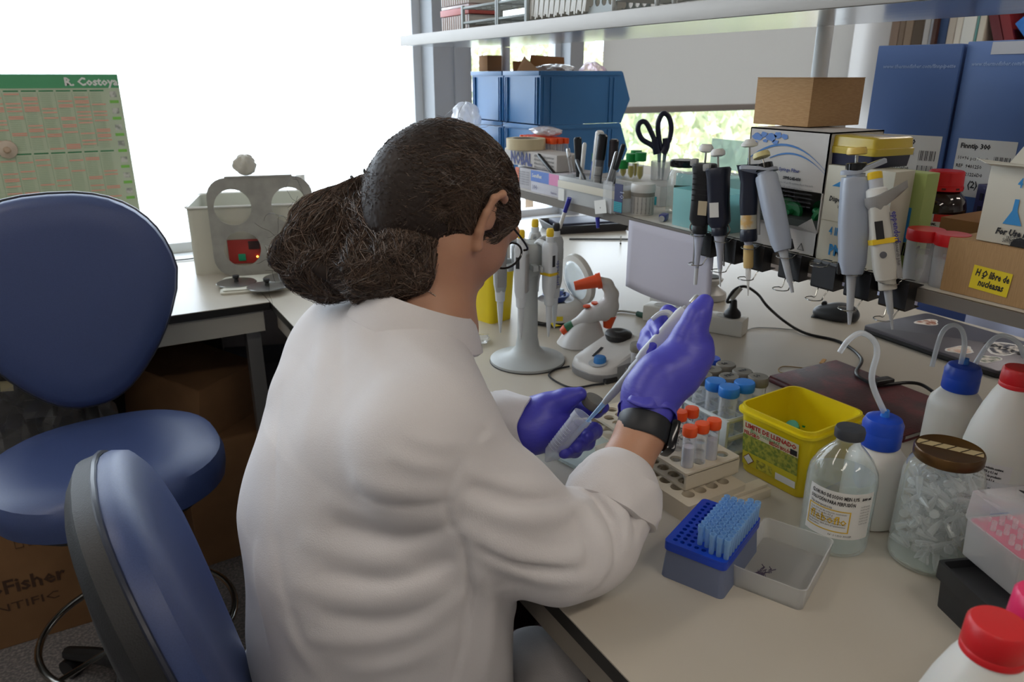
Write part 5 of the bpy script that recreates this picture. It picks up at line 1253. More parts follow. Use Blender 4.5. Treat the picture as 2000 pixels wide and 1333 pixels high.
sticker(.045, .115, .026, '8a4f34', 'orange brown animal-like sticker', 2); sticker(.03, -.09, .045, '3c3f4c', 'large white sticker with black lettering', 5, 'NATURE'); sticker(-.07, -.05, .028, 'c9a08a', 'round pale pink sticker', 8); sticker(-.07, -.115, .024, '5a6a58', 'small dark sticker', 11)
q = PZ(1630, 622); t = thing('computer_mouse', 'dark grey computer mouse on the bench under the shelf', 'mouse', q, R(30))
ms = Sdf(); ms.ell((0, 0, .012), (.034, .056, .026), .01); ms.ell((-.004, -.018, .018), (.030, .035, .024), .02)
mo_ = surf(ms, (-.05, -.07, .0015), (.05, .07, .06), .002, 'shell', mat('mouse_shell', '34373b', .35), t)
MB().cyl((-.004, .030, .036), (.004, .030, .036), .007, seg=14).build('wheel', BLACK, t); MB().box((0, .02, .0012), (.05, .07, .002)).build('base', BLACK, t)
q = PZ(1400, 655); SA = R(100)
sdir = (PZ(1445, 658) - PZ(1345, 640)).normalized(); an = math.atan2(sdir.y, sdir.x); sc_ = PZ(1447, 662) - sdir * .13 + Vector((-sdir.y, sdir.x, 0)) * .03
t = thing('power_strip', 'white power strip with a black plug in it', 'power strip', sc_, an)
MB().box((0, 0, .021), (.26, .056, .042), None, .006).build('housing', mat('strip_white', 'd5d3cc', .4), t)
for k in range(4): MB().lathe([(.019, .0424), (.019, .0428), (.016, .0428), (.015, .040), (0, .040)], 24, Matrix.Translation((-.09 + k * .055, 0, 0))).build('socket', mat('socket_grey', 'b9b7b0', .5), t)
q1 = t.matrix_world; pl0 = sc_ + sdir * .095 + Vector((0, 0, .043))
t = thing('power_plug', 'black round power plug and cable rising from the power strip', 'plug', pl0)
MB().lathe([(.020, 0), (.021, .004), (.019, .012), (.010, .022), (.008, .040), (.0055, .044)], 24).build('plug', BLACK, t)
rel = lambda v_: v_ - pl0
cp = [pl0 + Vector((0, 0, .04)), PV(1420, 590, pl0), PV(1433, 568, pl0), PV(1455, 560, pl0), PV(1480, 575, pl0), PV(1500, 600, pl0 + Vector((.02, -.05, 0))), PZ(1535, 630, BZ + .02), PZ(1575, 652, BZ + .005), PZ(1640, 668, BZ + .003), PZ(1682, 700, BZ + .003), PZ(1672, 728, BZ + .018), PZ(1690, 744, BZ + .018), PZ(1720, 752, BZ + .018), PZ(1770, 748, BZ + .018), PZ(1800, 752, BZ + .018), PZ(1828, 770, BZ + .016)]
MB().tube([rel(c) for c in cp], .0035, 8, sub=6).build('cable', BLACK, t)
MB().cyl(rel(PV(1428, 585, pl0)), rel(PV(1447, 562, pl0)), .0065, seg=10).build('cable_tag', mat('tag_clear', 'b8b8ae', .5), t)
q = PZ(1722, 752, BZ + .0145); a = thing('cable_adapter', 'small black adapter block lying on the maroon notebook', 'adapter', q, R(-10)); MB().box((0, 0, .007), (.045, .02, .013), None, .003).build('housing', BLACK, a)
MB().tube([PZ(u, v, BZ + .0008) for u, v in ((1520, 722), (1530, 716), (1560, 718), (1600, 724), (1560, 727), (1527, 728))], .0009, 5, True, sub=5).build('rubber_band', mat('rubber_tan', 'bd9c68', .6)); tag(bpy.data.objects['rubber_band'], 'tan rubber band lying behind the maroon notebook', 'rubber band')
q = PZ(1607, 707); o = MB().box((0, 0, .001), (.03, .008, .0015), None).build('tape_scrap', mat('tape_orange', 'c99a5a', .6)); o.location = (q.x, q.y, BZ + .0002); o.rotation_euler = (0, 0, R(25)); tag(o, 'small orange scrap of tape behind the notebook', 'tape')
MB().tube([PZ(u, v, BZ + .0015) for u, v in ((1560, 645), (1480, 640), (1450, 650))], .0012, 5, sub=4).build('thin_wire', GREYP); tag(bpy.data.objects['thin_wire'], 'thin pale wire lying right of the power strip', 'wire')

# vortex mixer
q = (PZ(1125, 738) + PZ(1262, 700)) / 2; vd = (PZ(1258, 735) - PZ(1130, 745)); van = math.atan2(vd.y, vd.x)
vp = PZ(1190, 722); t = thing('vortex_mixer', 'white and grey vortex mixer with blue knob and black cup', 'mixer', vp, R(8)); VW = mat('vortex_white', 'c7c6c4', .35); VG = mat('vortex_grey', '7d7d7f', .4)
def vring(z, k, zf=None): return [(x * k, y * k, z if zf is None else zf(x, y)) for x, y in rrect(.165, .115, .045, 6)]
top = lambda x, y: .034 + .030 * max(0, min(1, (x + .05) / .11)) ** 1.0
mb = MB(); loft(mb, [vring(0, .97), vring(.003, 1.), vring(.016, 1.005), vring(.018, .985)]); mb.build('base', VG, t)
mb = MB(); loft(mb, [vring(.017, .99), vring(.022, .985), [(x * .95, y * .95, top(x, y) - .004) for x, y in rrect(.165, .115, .045, 6)], [(x * .88, y * .88, top(x, y)) for x, y in rrect(.165, .115, .045, 6)], [(x * .5, y * .5, top(x * .6, y) + .001) for x, y in rrect(.165, .115, .045, 6)], [(x * .05, y * .05, top(0, y) + .001) for x, y in rrect(.165, .115, .045, 6)]]); mb.build('housing', VW, t)
MB().lathe([(.026, .056), (.029, .064), (.030, .069), (.027, .073), (.015, .0765), (.006, .0745), (0, .0745)], 32, Matrix.Translation((.042, .018, 0))).build('rubber_cup', mat('cup_black', '141416', .5), t)
MB().lathe([(.0135, .034), (.013, .046), (.011, .049), (0, .0495)], 24, Matrix.Translation((-.052, -.022, 0))).build('knob', mat('knob_blue', '2670b4', .35), t)
MB().lathe([(.020, .0368), (.020, .0372), (0, .0372)], 28, Matrix.Translation((-.052, -.022, .0)) @ Matrix.Rotation(R(-8), 4, 'Y')).build('dial_plate', mat('dial_grey', 'a9adb0', .5), t)
MB().box((.0, -.0575, .022), (.07, .002, .020), None).build('side_plate', VG, t); text('biosan', .011, frame((-.012, -.0590, .017), (1, 0, 0), (0, 0, 1)), WHITE, t, bold=.0004)
MB().box((-.010, .018, .0475), (.038, .006, .001), Matrix.Rotation(R(14), 4, 'Z') @ Matrix.Rotation(R(-15), 4, 'Y')).build('name_strip', INK, t)
# tube standing right of the mixer
q = PZ(1243, 742); t = thing('tube_stand', 'clear round stand holding a grey capped tube beside the mixer', 'stand', q)
MB().lathe([(.026, .012), (.028, .014), (.028, .020), (.016, .021), (.016, .0195), (.026, .018)], 28, closed=True).build('ring', CLEAR, t); MB().lathe([(.024, 0), (.024, .002), (0, .002)], 28).build('foot', CLEAR, t); MB().lathe([(.018, 0), (.0165, .014)], 24, closed=True).build('stem', CLEAR, t)
falcon('wide_tube', 'clear tube with grey cap in the round stand beside the mixer', (q.x, q.y, BZ + .0025), GREYCAP, h=.078)
MB().tube([PZ(u, v, BZ + .003) for u, v in ((1112, 716), (1085, 722), (1072, 733), (1090, 748), (1120, 758), (1160, 752), (1180, 750))], .0022, 6, sub=6).build('black_cable', BLACK); bcb = tag(bpy.data.objects['black_cable'], 'thin black cable looped left of the vortex mixer', 'cable')
MB().box((PZ(1192, 748).x, PZ(1192, 748).y, BZ + .006), (.03, .012, .009), None, .002).build('connector', BLACK, bcb)

# pipette controller on its stand
q = PZ(1135, 672); ps = thing('controller_stand', 'white scoop-shaped stand under the pipette controller', 'stand', q, R(-10)); CW = mat('controller_white', 'd2cfcc', .35); OR = mat('controller_orange', 'e2501e', .4)
mb = MB(); loft(mb, [rr3(.110, .085, .035, 0, 6), rr3(.114, .089, .037, .004, 6), rr3(.100, .075, .032, .022, 6, .004), rr3(.075, .056, .026, .045, 6, .010), rr3(.050, .038, .017, .058, 6, .016), rr3(.030, .020, .009, .062, 6, .018)]); mb.build('base', CW, ps)
pc = thing('pipette_controller', 'white pistol-shaped pipette controller with orange nozzle and buttons', 'pipette controller', (0, 0, 0)); rp_ = Vector((q.x, q.y, 0))
cb = Sdf(); cb.chain([PV(1118, 637, rp_), PV(1150, 618, rp_), PV(1175, 607, rp_), PV(1190, 598, rp_)], [.012, .016, .019, .019], .015)
cb.chain([PV(1190, 598, rp_), PV(1195, 575, rp_), PV(1186, 556, rp_), PV(1170, 549, rp_)], [.018, .014, .012, .011], .012)
cb.cap(PV(1190, 600, rp_), PV(1190, 622, rp_), .018, .013, .012)
lo = q + Vector((-.09, -.06, .02)); hi = q + Vector((.11, .08, .22)); surf(cb, lo[:], hi[:], .003, 'body', CW, pc)
MB().cyl(PV(1172, 548, rp_), PV(1122, 559, rp_), .0165, .0105, 20).build('nozzle', OR, pc); MB().cyl(PV(1174, 548, rp_), PV(1165, 550, rp_), .019, .018, 20).build('nozzle_flange', OR, pc)
MB().cyl(PV(1191, 616, rp_), PV(1186, 640, rp_), .0165, .010, 16).build('grip_end', OR, pc)
for u, v in ((1146, 600), (1162, 594)):
    a = PV(u, v, rp_); b = MB().cyl(a, a + Vector((0, 0, .004)), .0085, .009, 14); b.build('trigger', OR, pc); MB().cyl(a - Vector((0, 0, .014)), a, .0045, seg=10).build('trigger_stem', PIPG, pc)
MB().cyl(PV(1106, 643, rp_), PV(1120, 636, rp_), .0135, .0135, 16).build('green_band', mat('band_green', '2f6b4a', .5), pc); MB().cyl(PV(1098, 650, rp_), PV(1107, 643, rp_), .010, .0135, 16).build('tail_cone', OR, pc)

# mini centrifuge
q = PZ(1085, 622); t = thing('mini_centrifuge', 'round white mini centrifuge with blue rotor and open lid', 'centrifuge', q, 0); MW = mat('fuge_white', 'cfcecb', .35)
MB().lathe([(.075, 0), (.080, .002), (.080, .010), (.078, .012)], 40).build('rubber_foot', BLACK, t)
MB().lathe([(.078, .012), (.079, .030), (.074, .042), (.060, .050), (.048, .054), (.046, .050), (.040, .046), (0, .046)], 40).build('housing', MW, t)
MB().lathe([(.010, .046), (.022, .048), (.034, .062), (.036, .066), (.030, .067), (.012, .058), (.008, .070), (0, .071)], 32).build('rotor', mat('rotor_blue', '243f83', .3), t)
for k in range(6):
    a = R(60 * k); MB().cyl((.024 * math.cos(a), .024 * math.sin(a), .0625), (.028 * math.cos(a), .028 * math.sin(a), .0665), .0045, seg=10).build('rotor_hole', mat('hole_dark', '0a1430', .6), t)
MB().box((-.03, -.055, .040), (.05, .014, .001), Matrix.Rotation(R(28), 4, 'X')).build('warning_label', mat('warning_yellow', 'dcc81e', .5), t)
band(.0800, .018, .030, 235, 250, 6).build('yellow_label', MATS['warning_yellow'], t)
LMx = Matrix.Translation((.062, .012, .112)) @ Matrix.Rotation(R(48), 4, 'Z') @ Matrix.Rotation(R(78), 4, 'X')
LMx = Matrix.Translation(PV(1132, 545, q) - q) @ (Vector((0, 0, 1)).rotation_difference(Vector((-1, .02, -.18)).normalized()).to_matrix().to_4x4())
lf = MB().lathe([(.066, -.004), (.068, .0), (.066, .010), (.052, .014), (.051, .011), (.060, .004)], 40, LMx, closed=True).build('lid_frame', MW, t)
MB().lathe([(.060, .006), (.050, .016), (.034, .022), (0, .024)], 36, LMx, closed=True).build('lid_window', thin('lid_blue', (.62, .76, .86), .28, .05, .7), lf)
hg = PV(1113, 598, q) - q; MB().box((.06, .03, .052), (.03, .05, .02), Matrix.Rotation(R(35), 4, 'Z'), .003).build('hinge', mat('hinge_blue', '7d9cae', .3), t)

# pipette carousel
def pipette_mesh(t, L, body, button, accent=None, shaft=None, hook=True, w_=.026):
    """hanging pipette, tip at local z=0, top at L, hook towards local -y... parts become children of t"""
    MB().lathe([(.0016, 0), (.0035, .018), (.0042, .020), (.0062, .05), (.0072, L * .30), (.0098, L * .31), (.0108, L * .38), (.0108, L * .42)], 18).build('shaft', shaft or PIPW, t)
    mb = MB(); loft(mb, [rr3(w_ * .78, w_ * .80, .006, L * .40, 4), rr3(w_ * .95, w_ * 1.0, .007, L * .46, 4), rr3(w_, w_ * 1.1, .007, L * .65, 4), rr3(w_ * .98, w_ * 1.12, .007, L * .84, 4), rr3(w_ * .8, w_ * .9, .007, L * .88, 4)]); b = mb.build('body', body, t)
    if hook: MB().tube([(0, w_ * .35, L * .84), (0, w_ * 1.1, L * .865), (0, w_ * 1.55, L * .84)], [.0075, .0045], 8, sub=5).build('finger_hook', body, t)
    MB().lathe([(.0085, L * .875), (.0085, L * .925), (.0075, L * .93)], 18).build('collar', shaft or PIPW, t)
    MB().lathe([(.0065, L * .925), (.0078, L * .94), (.0078, L * .985), (.006, L), (0, L * 1.002)], 18).build('button', button, t)
    MB().box((w_ * .50, 0, L * .62), (w_ * .22, w_ * .8, L * .34), None, .002).build('side_spine', PIPG, t); MB().box((-w_ * .12, -w_ * .545, L * .72), (w_ * .3, .0015, .024)).build('volume_display', BLACK, t)
    if accent: MB().box((0, 0, L * .60), (w_ * 1.03, w_ * 1.09, .006), None).build('colour_band', accent, t)
YB2 = mat('button_yellow', 'e0bb1a', .4); q = PZ(1030, 705)
st = thing('pipette_stand', 'pale grey round-based carousel stand carrying several pipettes', 'stand', q); SG = mat('stand_grey', 'a9adac', .45)
MB().lathe([(.080, 0), (.083, .002), (.083, .007), (.070, .012), (.040, .020), (.027, .034), (.0225, .06), (.0215, .18), (.024, .20), (.026, .21)], 44).build('pedestal', SG, st)
MB().lathe([(.084, -.0), (.0845, .001), (.084, .002)], 44).build('foot_ring', BLACK, st)
mb = MB(); mb.lathe([(.026, .20), (.034, .215), (.036, .235), (.036, .262), (.030, .270), (.010, .272), (0, .272)], 24); hb_ = mb.build('hub', SG, st)
for k in range(6):
    a = R(60 * k + 15); M_ = Matrix.Rotation(a, 4, 'Z'); MB().box((.045, 0, .225), (.030, .012, .012), M_, .002).build('holder_arm', SG, hb_); MB().box((.060, .010, .225), (.022, .004, .012), M_, .001).build('holder_fork', SG, hb_)
for k, (ang, but, acc, lab) in enumerate(((-75, YB2, YB2, 'front pipette with yellow button on the carousel'), (-15, BLACK, None, 'dark-buttoned pipette at the right of the carousel'), (45, YB2, YB2, 'yellow-buttoned pipette at the back right of the carousel'), (165, mat('button_grey', '9a9a98', .4), None, 'pipette at the left of the carousel, near the cheek'), (225, YB2, None, 'pipette hanging front left on the carousel'))):
    a = R(ang); lp = thing('pipette', 'grey and white ' + lab, 'pipette', (q.x + .062 * math.cos(a), q.y + .062 * math.sin(a), BZ + .072), a + math.pi / 2); pipette_mesh(lp, .235, PIPW if k % 2 == 0 else mat('pipette_mid', 'a2a5a6', .4), but, acc)
    if k < 2: text('eppendorf', .013, frame((.006, -.0155, .17), (0, 0, -1), (1, 0, 0)), MATS['blue_ink'], lp)
q = PZ(972, 628); t = thing('sharps_bin', 'yellow sharps container standing behind the pipette carousel', 'container', (q.x, q.y + .03, BZ), R(14))
mb = MB(); loft(mb, [rr3(.075, .075, .012, 0, 4), rr3(.09, .09, .014, .14, 4), rr3(.094, .094, .014, .141, 4), rr3(.094, .094, .014, .152, 4), rr3(.06, .06, .014, .156, 4)]); mb.build('body', YEL, t); MB().lathe([(.02, .156), (.02, .166), (0, .166)], 20).build('lid_knob', YEL, t)
o = lump('plastic_wrap', 'crumpled clear wrapper lying left of the carousel base', 'wrapper', PZ(925, 672), .028, thin('wrap_film', (.9, .9, .88), .25, .15, .8), 12, (1.5, .9, .35))

# far end of the bench, below the shelf
q = PZ(1135, 442); t = thing('black_tray', 'black flat tray with a raised rim far back on the bench', 'tray', (1.80, 2.52, BZ), R(-14))
mb = MB(); tub(mb, .34, .20, .035, .012, .004, .92, .9); mb.build('body', mat('tray_black', '24262c', .35), t); MB().box((.0, .0, .030), (.26, .14, .02), None, .004).build('dark_pack', mat('dark_pack', '2f3346', .5), t)
MB().tube([(1.62, 2.36, .904), (1.72, 2.30, .904), (1.84, 2.22, .904), (1.90, 2.10, .904)], .0035, 6, sub=6).build('dark_cable', BLACK); tag(bpy.data.objects['dark_cable'], 'black cable lying on the bench beyond the hanging paper', 'cable')
q = PZ(1212, 478); o = MB().cyl((0, 0, .003), (0, 0.0, .035), .0022, seg=8).build('pin', STEEL); o.location = (q.x, q.y, BZ); tag(o, 'small dark pin-like screw standing on the empty bench', 'screw'); MB().sphere((0, 0, .004), .004, 8).build('head', BLACK, o)
# device and connector by the strip
q = PZ(1403, 598); t = thing('small_mixer', 'small white rounded device with dark top beside the plug', 'device', (q.x + .03, q.y + .07, BZ), R(-20))
MB().lathe([(.045, 0), (.05, .004), (.048, .02), (.03, .032), (.022, .04), (.034, .052), (.038, .06), (.030, .063), (0, .062)], 32).build('body', mat('device_white', 'c5c3c0', .35), t); MB().lathe([(.028, .0632), (.026, .066), (0, .066)], 28).build('pad', mat('pad_dark', '3a3b3a', .6), t)
t = thing('grey_cable', 'light grey cable with green connector running to the white box', 'cable', (0, 0, 0)); MB().tube([PZ(u, v, BZ + .004) for u, v in ((1196, 610), (1215, 608), (1245, 612), (1262, 614), (1290, 620), (1310, 622))], .003, 6, sub=5).build('wire', mat('cable_grey', 'a9a7a0', .5), t)
a, b = PZ(1245, 613, BZ + .007), PZ(1275, 622, BZ + .007); MB().cyl(a, b, .0075, seg=10).build('green_connector', mat('connector_green', '1f4a3c', .5), t)
q = PZ(1310, 605); t = thing('adapter_box', 'small white and black adapter box half hidden behind the fingers', 'adapter', q + Vector((0, .03, 0)), R(20)); MB().box((0, 0, .019), (.07, .05, .038), None, .003).build('housing', WHITE, t); MB().box((.0, -.0255, .02), (.03, .002, .02)).build('port', BLACK, t); MB().box((.015, 0, .0415), (.03, .03, .007), None, .001).build('black_top', BLACK, t)

# beyond the island: chair back, coats
t = thing('far_chair', 'dark blue chair back with a pale coat over it beyond the island', 'chair', (2.33, 1.42, 0), R(90))
MB().cyl((0, 0, .08), (0, 0, .48), .028, seg=16).build('column', SHELL, t)
for k in range(5):
    a = R(72 * k); MB().tube([(0, 0, .09), (.14 * math.cos(a), .14 * math.sin(a), .08), (.28 * math.cos(a), .28 * math.sin(a), .03)], [.02, .014], 8, sub=3).build('base_arm', SHELL, t)
mb = MB(); loft(mb, [rr3(.42, .42, .1, .48, 5), rr3(.44, .44, .1, .50, 5), rr3(.42, .42, .1, .54, 5)]); mb.build('seat', BLUEF, t)
mb = MB(); loft(mb, [[(x, -.22 + z_, .76 + y) for x, y in rrect(.40, .34, .1, 6)] for z_ in (-.03, .02)]); mb.build('backrest', BLUEF, t); MB().tube([(0, -.25, .66), (0, -.27, .5), (0, -.1, .47)], .015, 8, sub=4).build('back_bar', SHELL, t)
def drape(name, label, c, w_, h, rz, seed, m):
    rn = random.Random(seed); ph = [rn.uniform(0, 6) for _ in range(5)]; mb = MB(); nx, nz = 60, 26; vs = []; 
    for side in (0, 1):
        for j in range(nz + 1):
            z = -h * j / nz
            for i in range(nx + 1):
                x = (i / nx - .5) * w_; vs.append((x, (.03 * math.sin(16 * x + ph[0] + z) + .014 * math.sin(37 * x + ph[1] + 3 * z)) * (.3 + j / nz) + side * (.012 + .03 * j / nz) , z + .02 * math.cos(6 * x / w_ * 1.5)))
    n1 = (nx + 1) * (nz + 1); fs = []
    for j in range(nz):
        for i in range(nx):
            a = j * (nx + 1) + i; fs.append((a, a + 1, a + nx + 2, a + nx + 1)); fs.append((n1 + a, n1 + a + nx + 1, n1 + a + nx + 2, n1 + a + 1))
    for i in range(nx): fs.append((i, n1 + i, n1 + i + 1, i + 1)); a = nz * (nx + 1) + i; fs.append((a, a + 1, n1 + a + 1, n1 + a))
    for j in range(nz):
        a = j * (nx + 1); fs.append((a, a + nx + 1, n1 + a + nx + 1, n1 + a)); a += nx; fs.append((a, n1 + a, n1 + a + nx + 1, a + nx + 1))
    mb.add(vs, fs, None, True); o = mb.build(name, m); o.location = c; o.rotation_euler = (0, 0, rz); tag(o, label, 'coat'); return o
LC = mat('far_coat', 'b9b9cc', .85)
drape('lab_coat', 'pale lab coat hanging over a chair beyond the laptop', (2.10, .86, 1.0), .48, .55, R(82), 4, LC)
drape('lab_coat', 'pale coat edge over the far blue chair, below the shelf', (2.20, 1.46, .965), .36, .3, R(90), 6, LC)
t = thing('far_chair', 'blue chair behind the draped coat beyond the laptop', 'chair', (2.40, .78, 0), R(90))
MB().cyl((0, 0, .08), (0, 0, .48), .028, seg=16).build('column', SHELL, t)
for k in range(5):
    a = R(72 * k); MB().tube([(0, 0, .09), (.14 * math.cos(a), .14 * math.sin(a), .08), (.28 * math.cos(a), .28 * math.sin(a), .03)], [.02, .014], 8, sub=3).build('base_arm', SHELL, t)
mb = MB(); loft(mb, [rr3(.40, .42, .1, .48, 5), rr3(.42, .44, .1, .50, 5), rr3(.40, .42, .1, .54, 5)]); mb.build('seat', BLUEF, t)
mb = MB(); loft(mb, [[(x, .13 + z_, .78 + y) for x, y in rrect(.40, .36, .1, 6)] for z_ in (-.03, .01)]); mb.build('backrest', BLUEF, t); MB().tube([(0, .13, .66), (0, .15, .5), (0, .05, .47)], .015, 8, sub=4).build('back_bar', SHELL, t)
# ------------------------------------------------------------------ things on the lower shelf
SZ = SHZ; XF = .968
def ebox(name, label, cat, x0, y1, w_x, w_y, h, m, z=SZ, bev=.001, group=None, part='body'):
    """axis-aligned box: front-left corner (x0, y1 = far end), size w_x deep, w_y long towards the camera"""
    t = thing(name, label, cat, (x0 + w_x / 2, y1 - w_y / 2, z + .0003), group=group); MB().box((0, 0, h / 2), (w_x, w_y, h), None, bev).build(part, m, t); return t
def face(t, w_x, w_y, h):
    """text plane on the -X face: x runs along -Y (to the reader's right), y up; origin at lower far corner"""
    return frame((-w_x / 2 - .0006, w_y / 2, 0), (0, -1, 0), (0, 0, 1))
def faceY(t, w_x, w_y, h): return frame((-w_x / 2, -w_y / 2 - .0006, 0), (1, 0, 0), (0, 0, 1))
def mul(M, x, y, z=0): return M @ Matrix.Translation((x, y, z))

# blue stacking bins
BB = mat('bin_blue', '3f7cb6', .33, noise=(3, '3873ac', .3, .7)); BH = .141
def bin_mesh(L_, W_, H_):
    t_ = .003; mb = MB(); prof = [(0.004, 0), (L_ - .030, 0), (L_, H_ * .45), (L_ - .030, H_ * .98), (0, H_ * .98)]
    MX = Matrix(((1, 0, 0, 0), (0, 0, 1, 0), (0, 1, 0, 0), (0, 0, 0, 1)))
    for y in (-W_ / 2, W_ / 2 - t_): mb.prism(prof, y, y + t_, MX)
    mb.box((L_ / 2 - .015, 0, t_ / 2 + .002), (L_ - .034, W_ - .004, t_)); mb.box((t_ / 2 + .001, 0, H_ / 2), (t_, W_ - .002, H_ * .96))
    mb.box((L_ - .014, 0, H_ * .22), (t_, W_ - .006, H_ * .5), Matrix.Translation((L_ - .014, 0, H_ * .22)) @ Matrix.Rotation(R(24), 4, 'Y') @ Matrix.Translation((-(L_ - .014), 0, -H_ * .22)))
    return mb
def make_bin(label, x, y, z):
    t = thing('storage_bin', label, 'bin', (x, y, z), group='blue stacking bins'); L_, W_ = BL_, BW
    bin_mesh(L_, W_, BH).build('shell', BB, t)
    mb = MB(); mb.box((L_ / 2 - .018, W_ / 2 - .001, BH * .955), (L_ - .034, .007, .012), None, .001); mb.box((L_ / 2 - .018, -W_ / 2 + .001, BH * .955), (L_ - .034, .007, .012), None, .001); mb.box((-.001, 0, BH * .955), (.007, W_, .012), None, .001); mb.build('rim', BB, t)
    for yy in (-W_ / 2 + .012, -W_ / 2 + .022, W_ / 2 - .022, W_ / 2 - .012): MB().box((-.0015, yy, BH * .45), (.006, .004, BH * .86), None, .001).build('rib', BB, t)
    for xx in (.012, .035, L_ - .075, L_ - .06): MB().box((xx, -W_ / 2 - .0015, BH * .45), (.004, .004, BH * .86), None, .001).build('rib', BB, t)
    return t
XB = 1.12; yb0, yb1, yb2 = PX(1055, 137, XB).y, PX(985, 143, XB).y, PX(920, 147, XB).y; YN = (yb0 + yb1) / 2; YF = (yb1 + yb2) / 2 + .001; BW = (yb2 - yb0) / 2 - .006; BL_ = PY(1230, 190, yb0).x - XB
for lab, y, z in (('nearer blue bin, lower level of the stack on the shelf', YN, SZ + .0005), ('farther blue bin, lower level beside the window', YF, SZ + .0005), ('nearer blue bin on top, filled with an open carton', YN, SZ + BH + .001), ('farther blue bin on top, beside the window', YF, SZ + BH + .001)):
    make_bin(lab, XB, y, z)
ZT = SZ + 2 * BH
c = thing('open_carton', 'open brown carton with raised flaps sticking out of the upper blue bin', 'box', (XB + .11, YN, SZ + BH + .008)); K2 = mat('carton_brown', '9a7048', .9)
mb = MB(); tub(mb, .17, .15, .132, .002, .003, 1, 1, n=1); mb.build('body', K2, c)
MB().box((.0, .074, .150), (.165, .002, .045), Matrix.Rotation(R(-8), 4, 'X')).build('flap', K2, c); MB().box((-.086, .0, .150), (.002, .14, .045), Matrix.Rotation(R(0), 4, 'Y')).build('flap', K2, c) if False else None
MB().add([(-.085, -.06, .132), (-.085, .07, .132), (-.06, .07, .175), (-.075, .03, .165)], [(0, 1, 2, 3)]).build('flap', K2, c)
MB().add([(-.04, .076, .134), (.085, .076, .134), (.075, .066, .172), (-.04, .066, .178)], [(0, 1, 2, 3)]).build('flap', K2, c)
lump('plastic_wrap', 'crumpled clear bag with dark print inside the open carton', 'bag', (XB + .10, YN - .01, ZT - .012), .045, thin('clear_bag', (.88, .88, .9), .45, .2, .85), 5, (1.3, 1.2, .35))
lump('pink_wrap', 'pink translucent film lying in the upper blue bin', 'film', (XB + .225, YN - .02, ZT - .055), .045, thin('pink_film', (.95, .72, .86), .45, .25, .8, .4), 8, (.6, 1.2, .9))
o = ebox('small_carton', 'small brown carton standing on the farther upper bin', 'box', XB + .01, YF + .07, .05, .055, .045, K2, z=ZT + .001)
q = PY(880, 222, 2.3); lump('white_wrap', 'crumpled white wrap left of the bins', 'wrapper', (1.045, 2.09, SZ + .0965), .05, thin('white_wrap_film', (.93, .93, .95), .6, .3, .9, .4), 15, (.8, .9, 1.0))
t = ebox('purple_rack', 'low purple rack under the white wrap beside the bins', 'rack', 1.01, 2.14, .07, .10, .095, mat('purple_plastic', '4a3c8e', .4))
for i, (u, v, lab) in enumerate(((806, 240, 'small pale-topped vial behind the head, left'), (838, 226, 'taller vial with dark cap behind the head'))):
    q = PX(u, v, 1.0); b = thing('vial', lab, 'vial', (.985, 2.172 - .028 * i, SZ + .0003)); hh = .07 + .025 * i
    MB().lathe([(.007, 0), (.0075, .003), (.0075, hh - .014)], 14).build('glass', CLEAR, b); MB().lathe([(.0085, hh - .014), (.0085, hh), (0, hh)], 14).build('cap', mat('vial_cap_%d' % i, ['c9c39a', '3a3550'][i], .5), b)

# glove box, parcel, tape, tubes
gy_a, gy_b, gy_c = PX(1008, 370, XF).y, PX(1037, 380, XF).y, PX(1091, 395, XF).y; GBX = .12; GL_ = gy_b - gy_c; t = ebox('glove_box', 'white glove box with blue and pink print on the shelf edge', 'box', XF, gy_b, GBX, GL_, .052, mat('glovebox_white', 'c4c3cc', .7)); F = face(t, GBX, GL_, .052)
on(F, .0, .026, GL_ * .66, .026, .0003, mat('print_blue', '5f7fc4', .6), 'blue_panel', t); on(F, GL_ * .66, .026, GL_ * .34, .026, .0003, mat('print_pink', 'd487b0', .6), 'pink_panel', t)
text('Semiflex', .013, mul(F, .006, .036, .0006), WHITE, t, bold=.0003); text('100', .016, mul(F, .006, .007, .0006), mat('ink_violet', '3c3f70', .6), t); text('Guantes', .008, mul(F, .09, .006, .0006), MATS['ink_violet'], t)
t = ebox('small_box', 'pale box with fine print left of the glove box', 'box', XF + .01, gy_b + .092, .11, .09, .050, mat('box_pale', 'b5b3b8', .7)); F = face(t, .11, .09, .05)
for k in range(6): text('Producto sanitario estéril', .006, mul(F, .006, .040 - .006 * k, .0006), mat('ink_grey', '6b6b70', .7), t)
on(F, .0, .0, .018, .05, .0004, mat('print_orange', 'd97a5a', .6), 'orange_edge', t)
t = ebox('printed_parcel', 'grey white printed packet with large blue letters under the tape roll', 'box', XF + .015, PX(985, 320, XF + .015).y, .072, .25, .040, mat('parcel_paper', 'b9b4b0', .7), z=SZ + .0532, bev=.004); F = face(t, .072, .25, .04)
text('NOBAL', .042, mul(F, .035, .005, .0006), mat('ink_navy', '3b4580', .6), t, bold=.0014, width=.105)
for k in range(4): text('Alimentos para personas', .009, mul(F, .15, .029 - .009 * k, .0006), INK, t, shear=.2, width=.09)
q = PZ(1028, 292, SZ + .122)
t = thing('tape_roll', 'cream roll of masking tape lying on the printed packet', 'tape', (XF + .036, PX(1027, 298, XF + .036).y, SZ + .0938)); MB().lathe([(.034, 0), (.049, 0), (.050, .001), (.050, .026), (.049, .027), (.034, .027), (.034, 0)], 44, closed=True).build('tape', mat('masking_tape', 'cdbf9c', .6), t)
MB().lathe([(.032, .0005), (.034, .0005), (.034, .0265), (.032, .0265), (.032, .0005)], 44, closed=True).build('core', mat('tape_core', '9d948a', .7), t)
TPX = 1.078; TPY = PX(1062, 272, TPX).y; TPH = PX(1062, 266, TPX).z - SZ
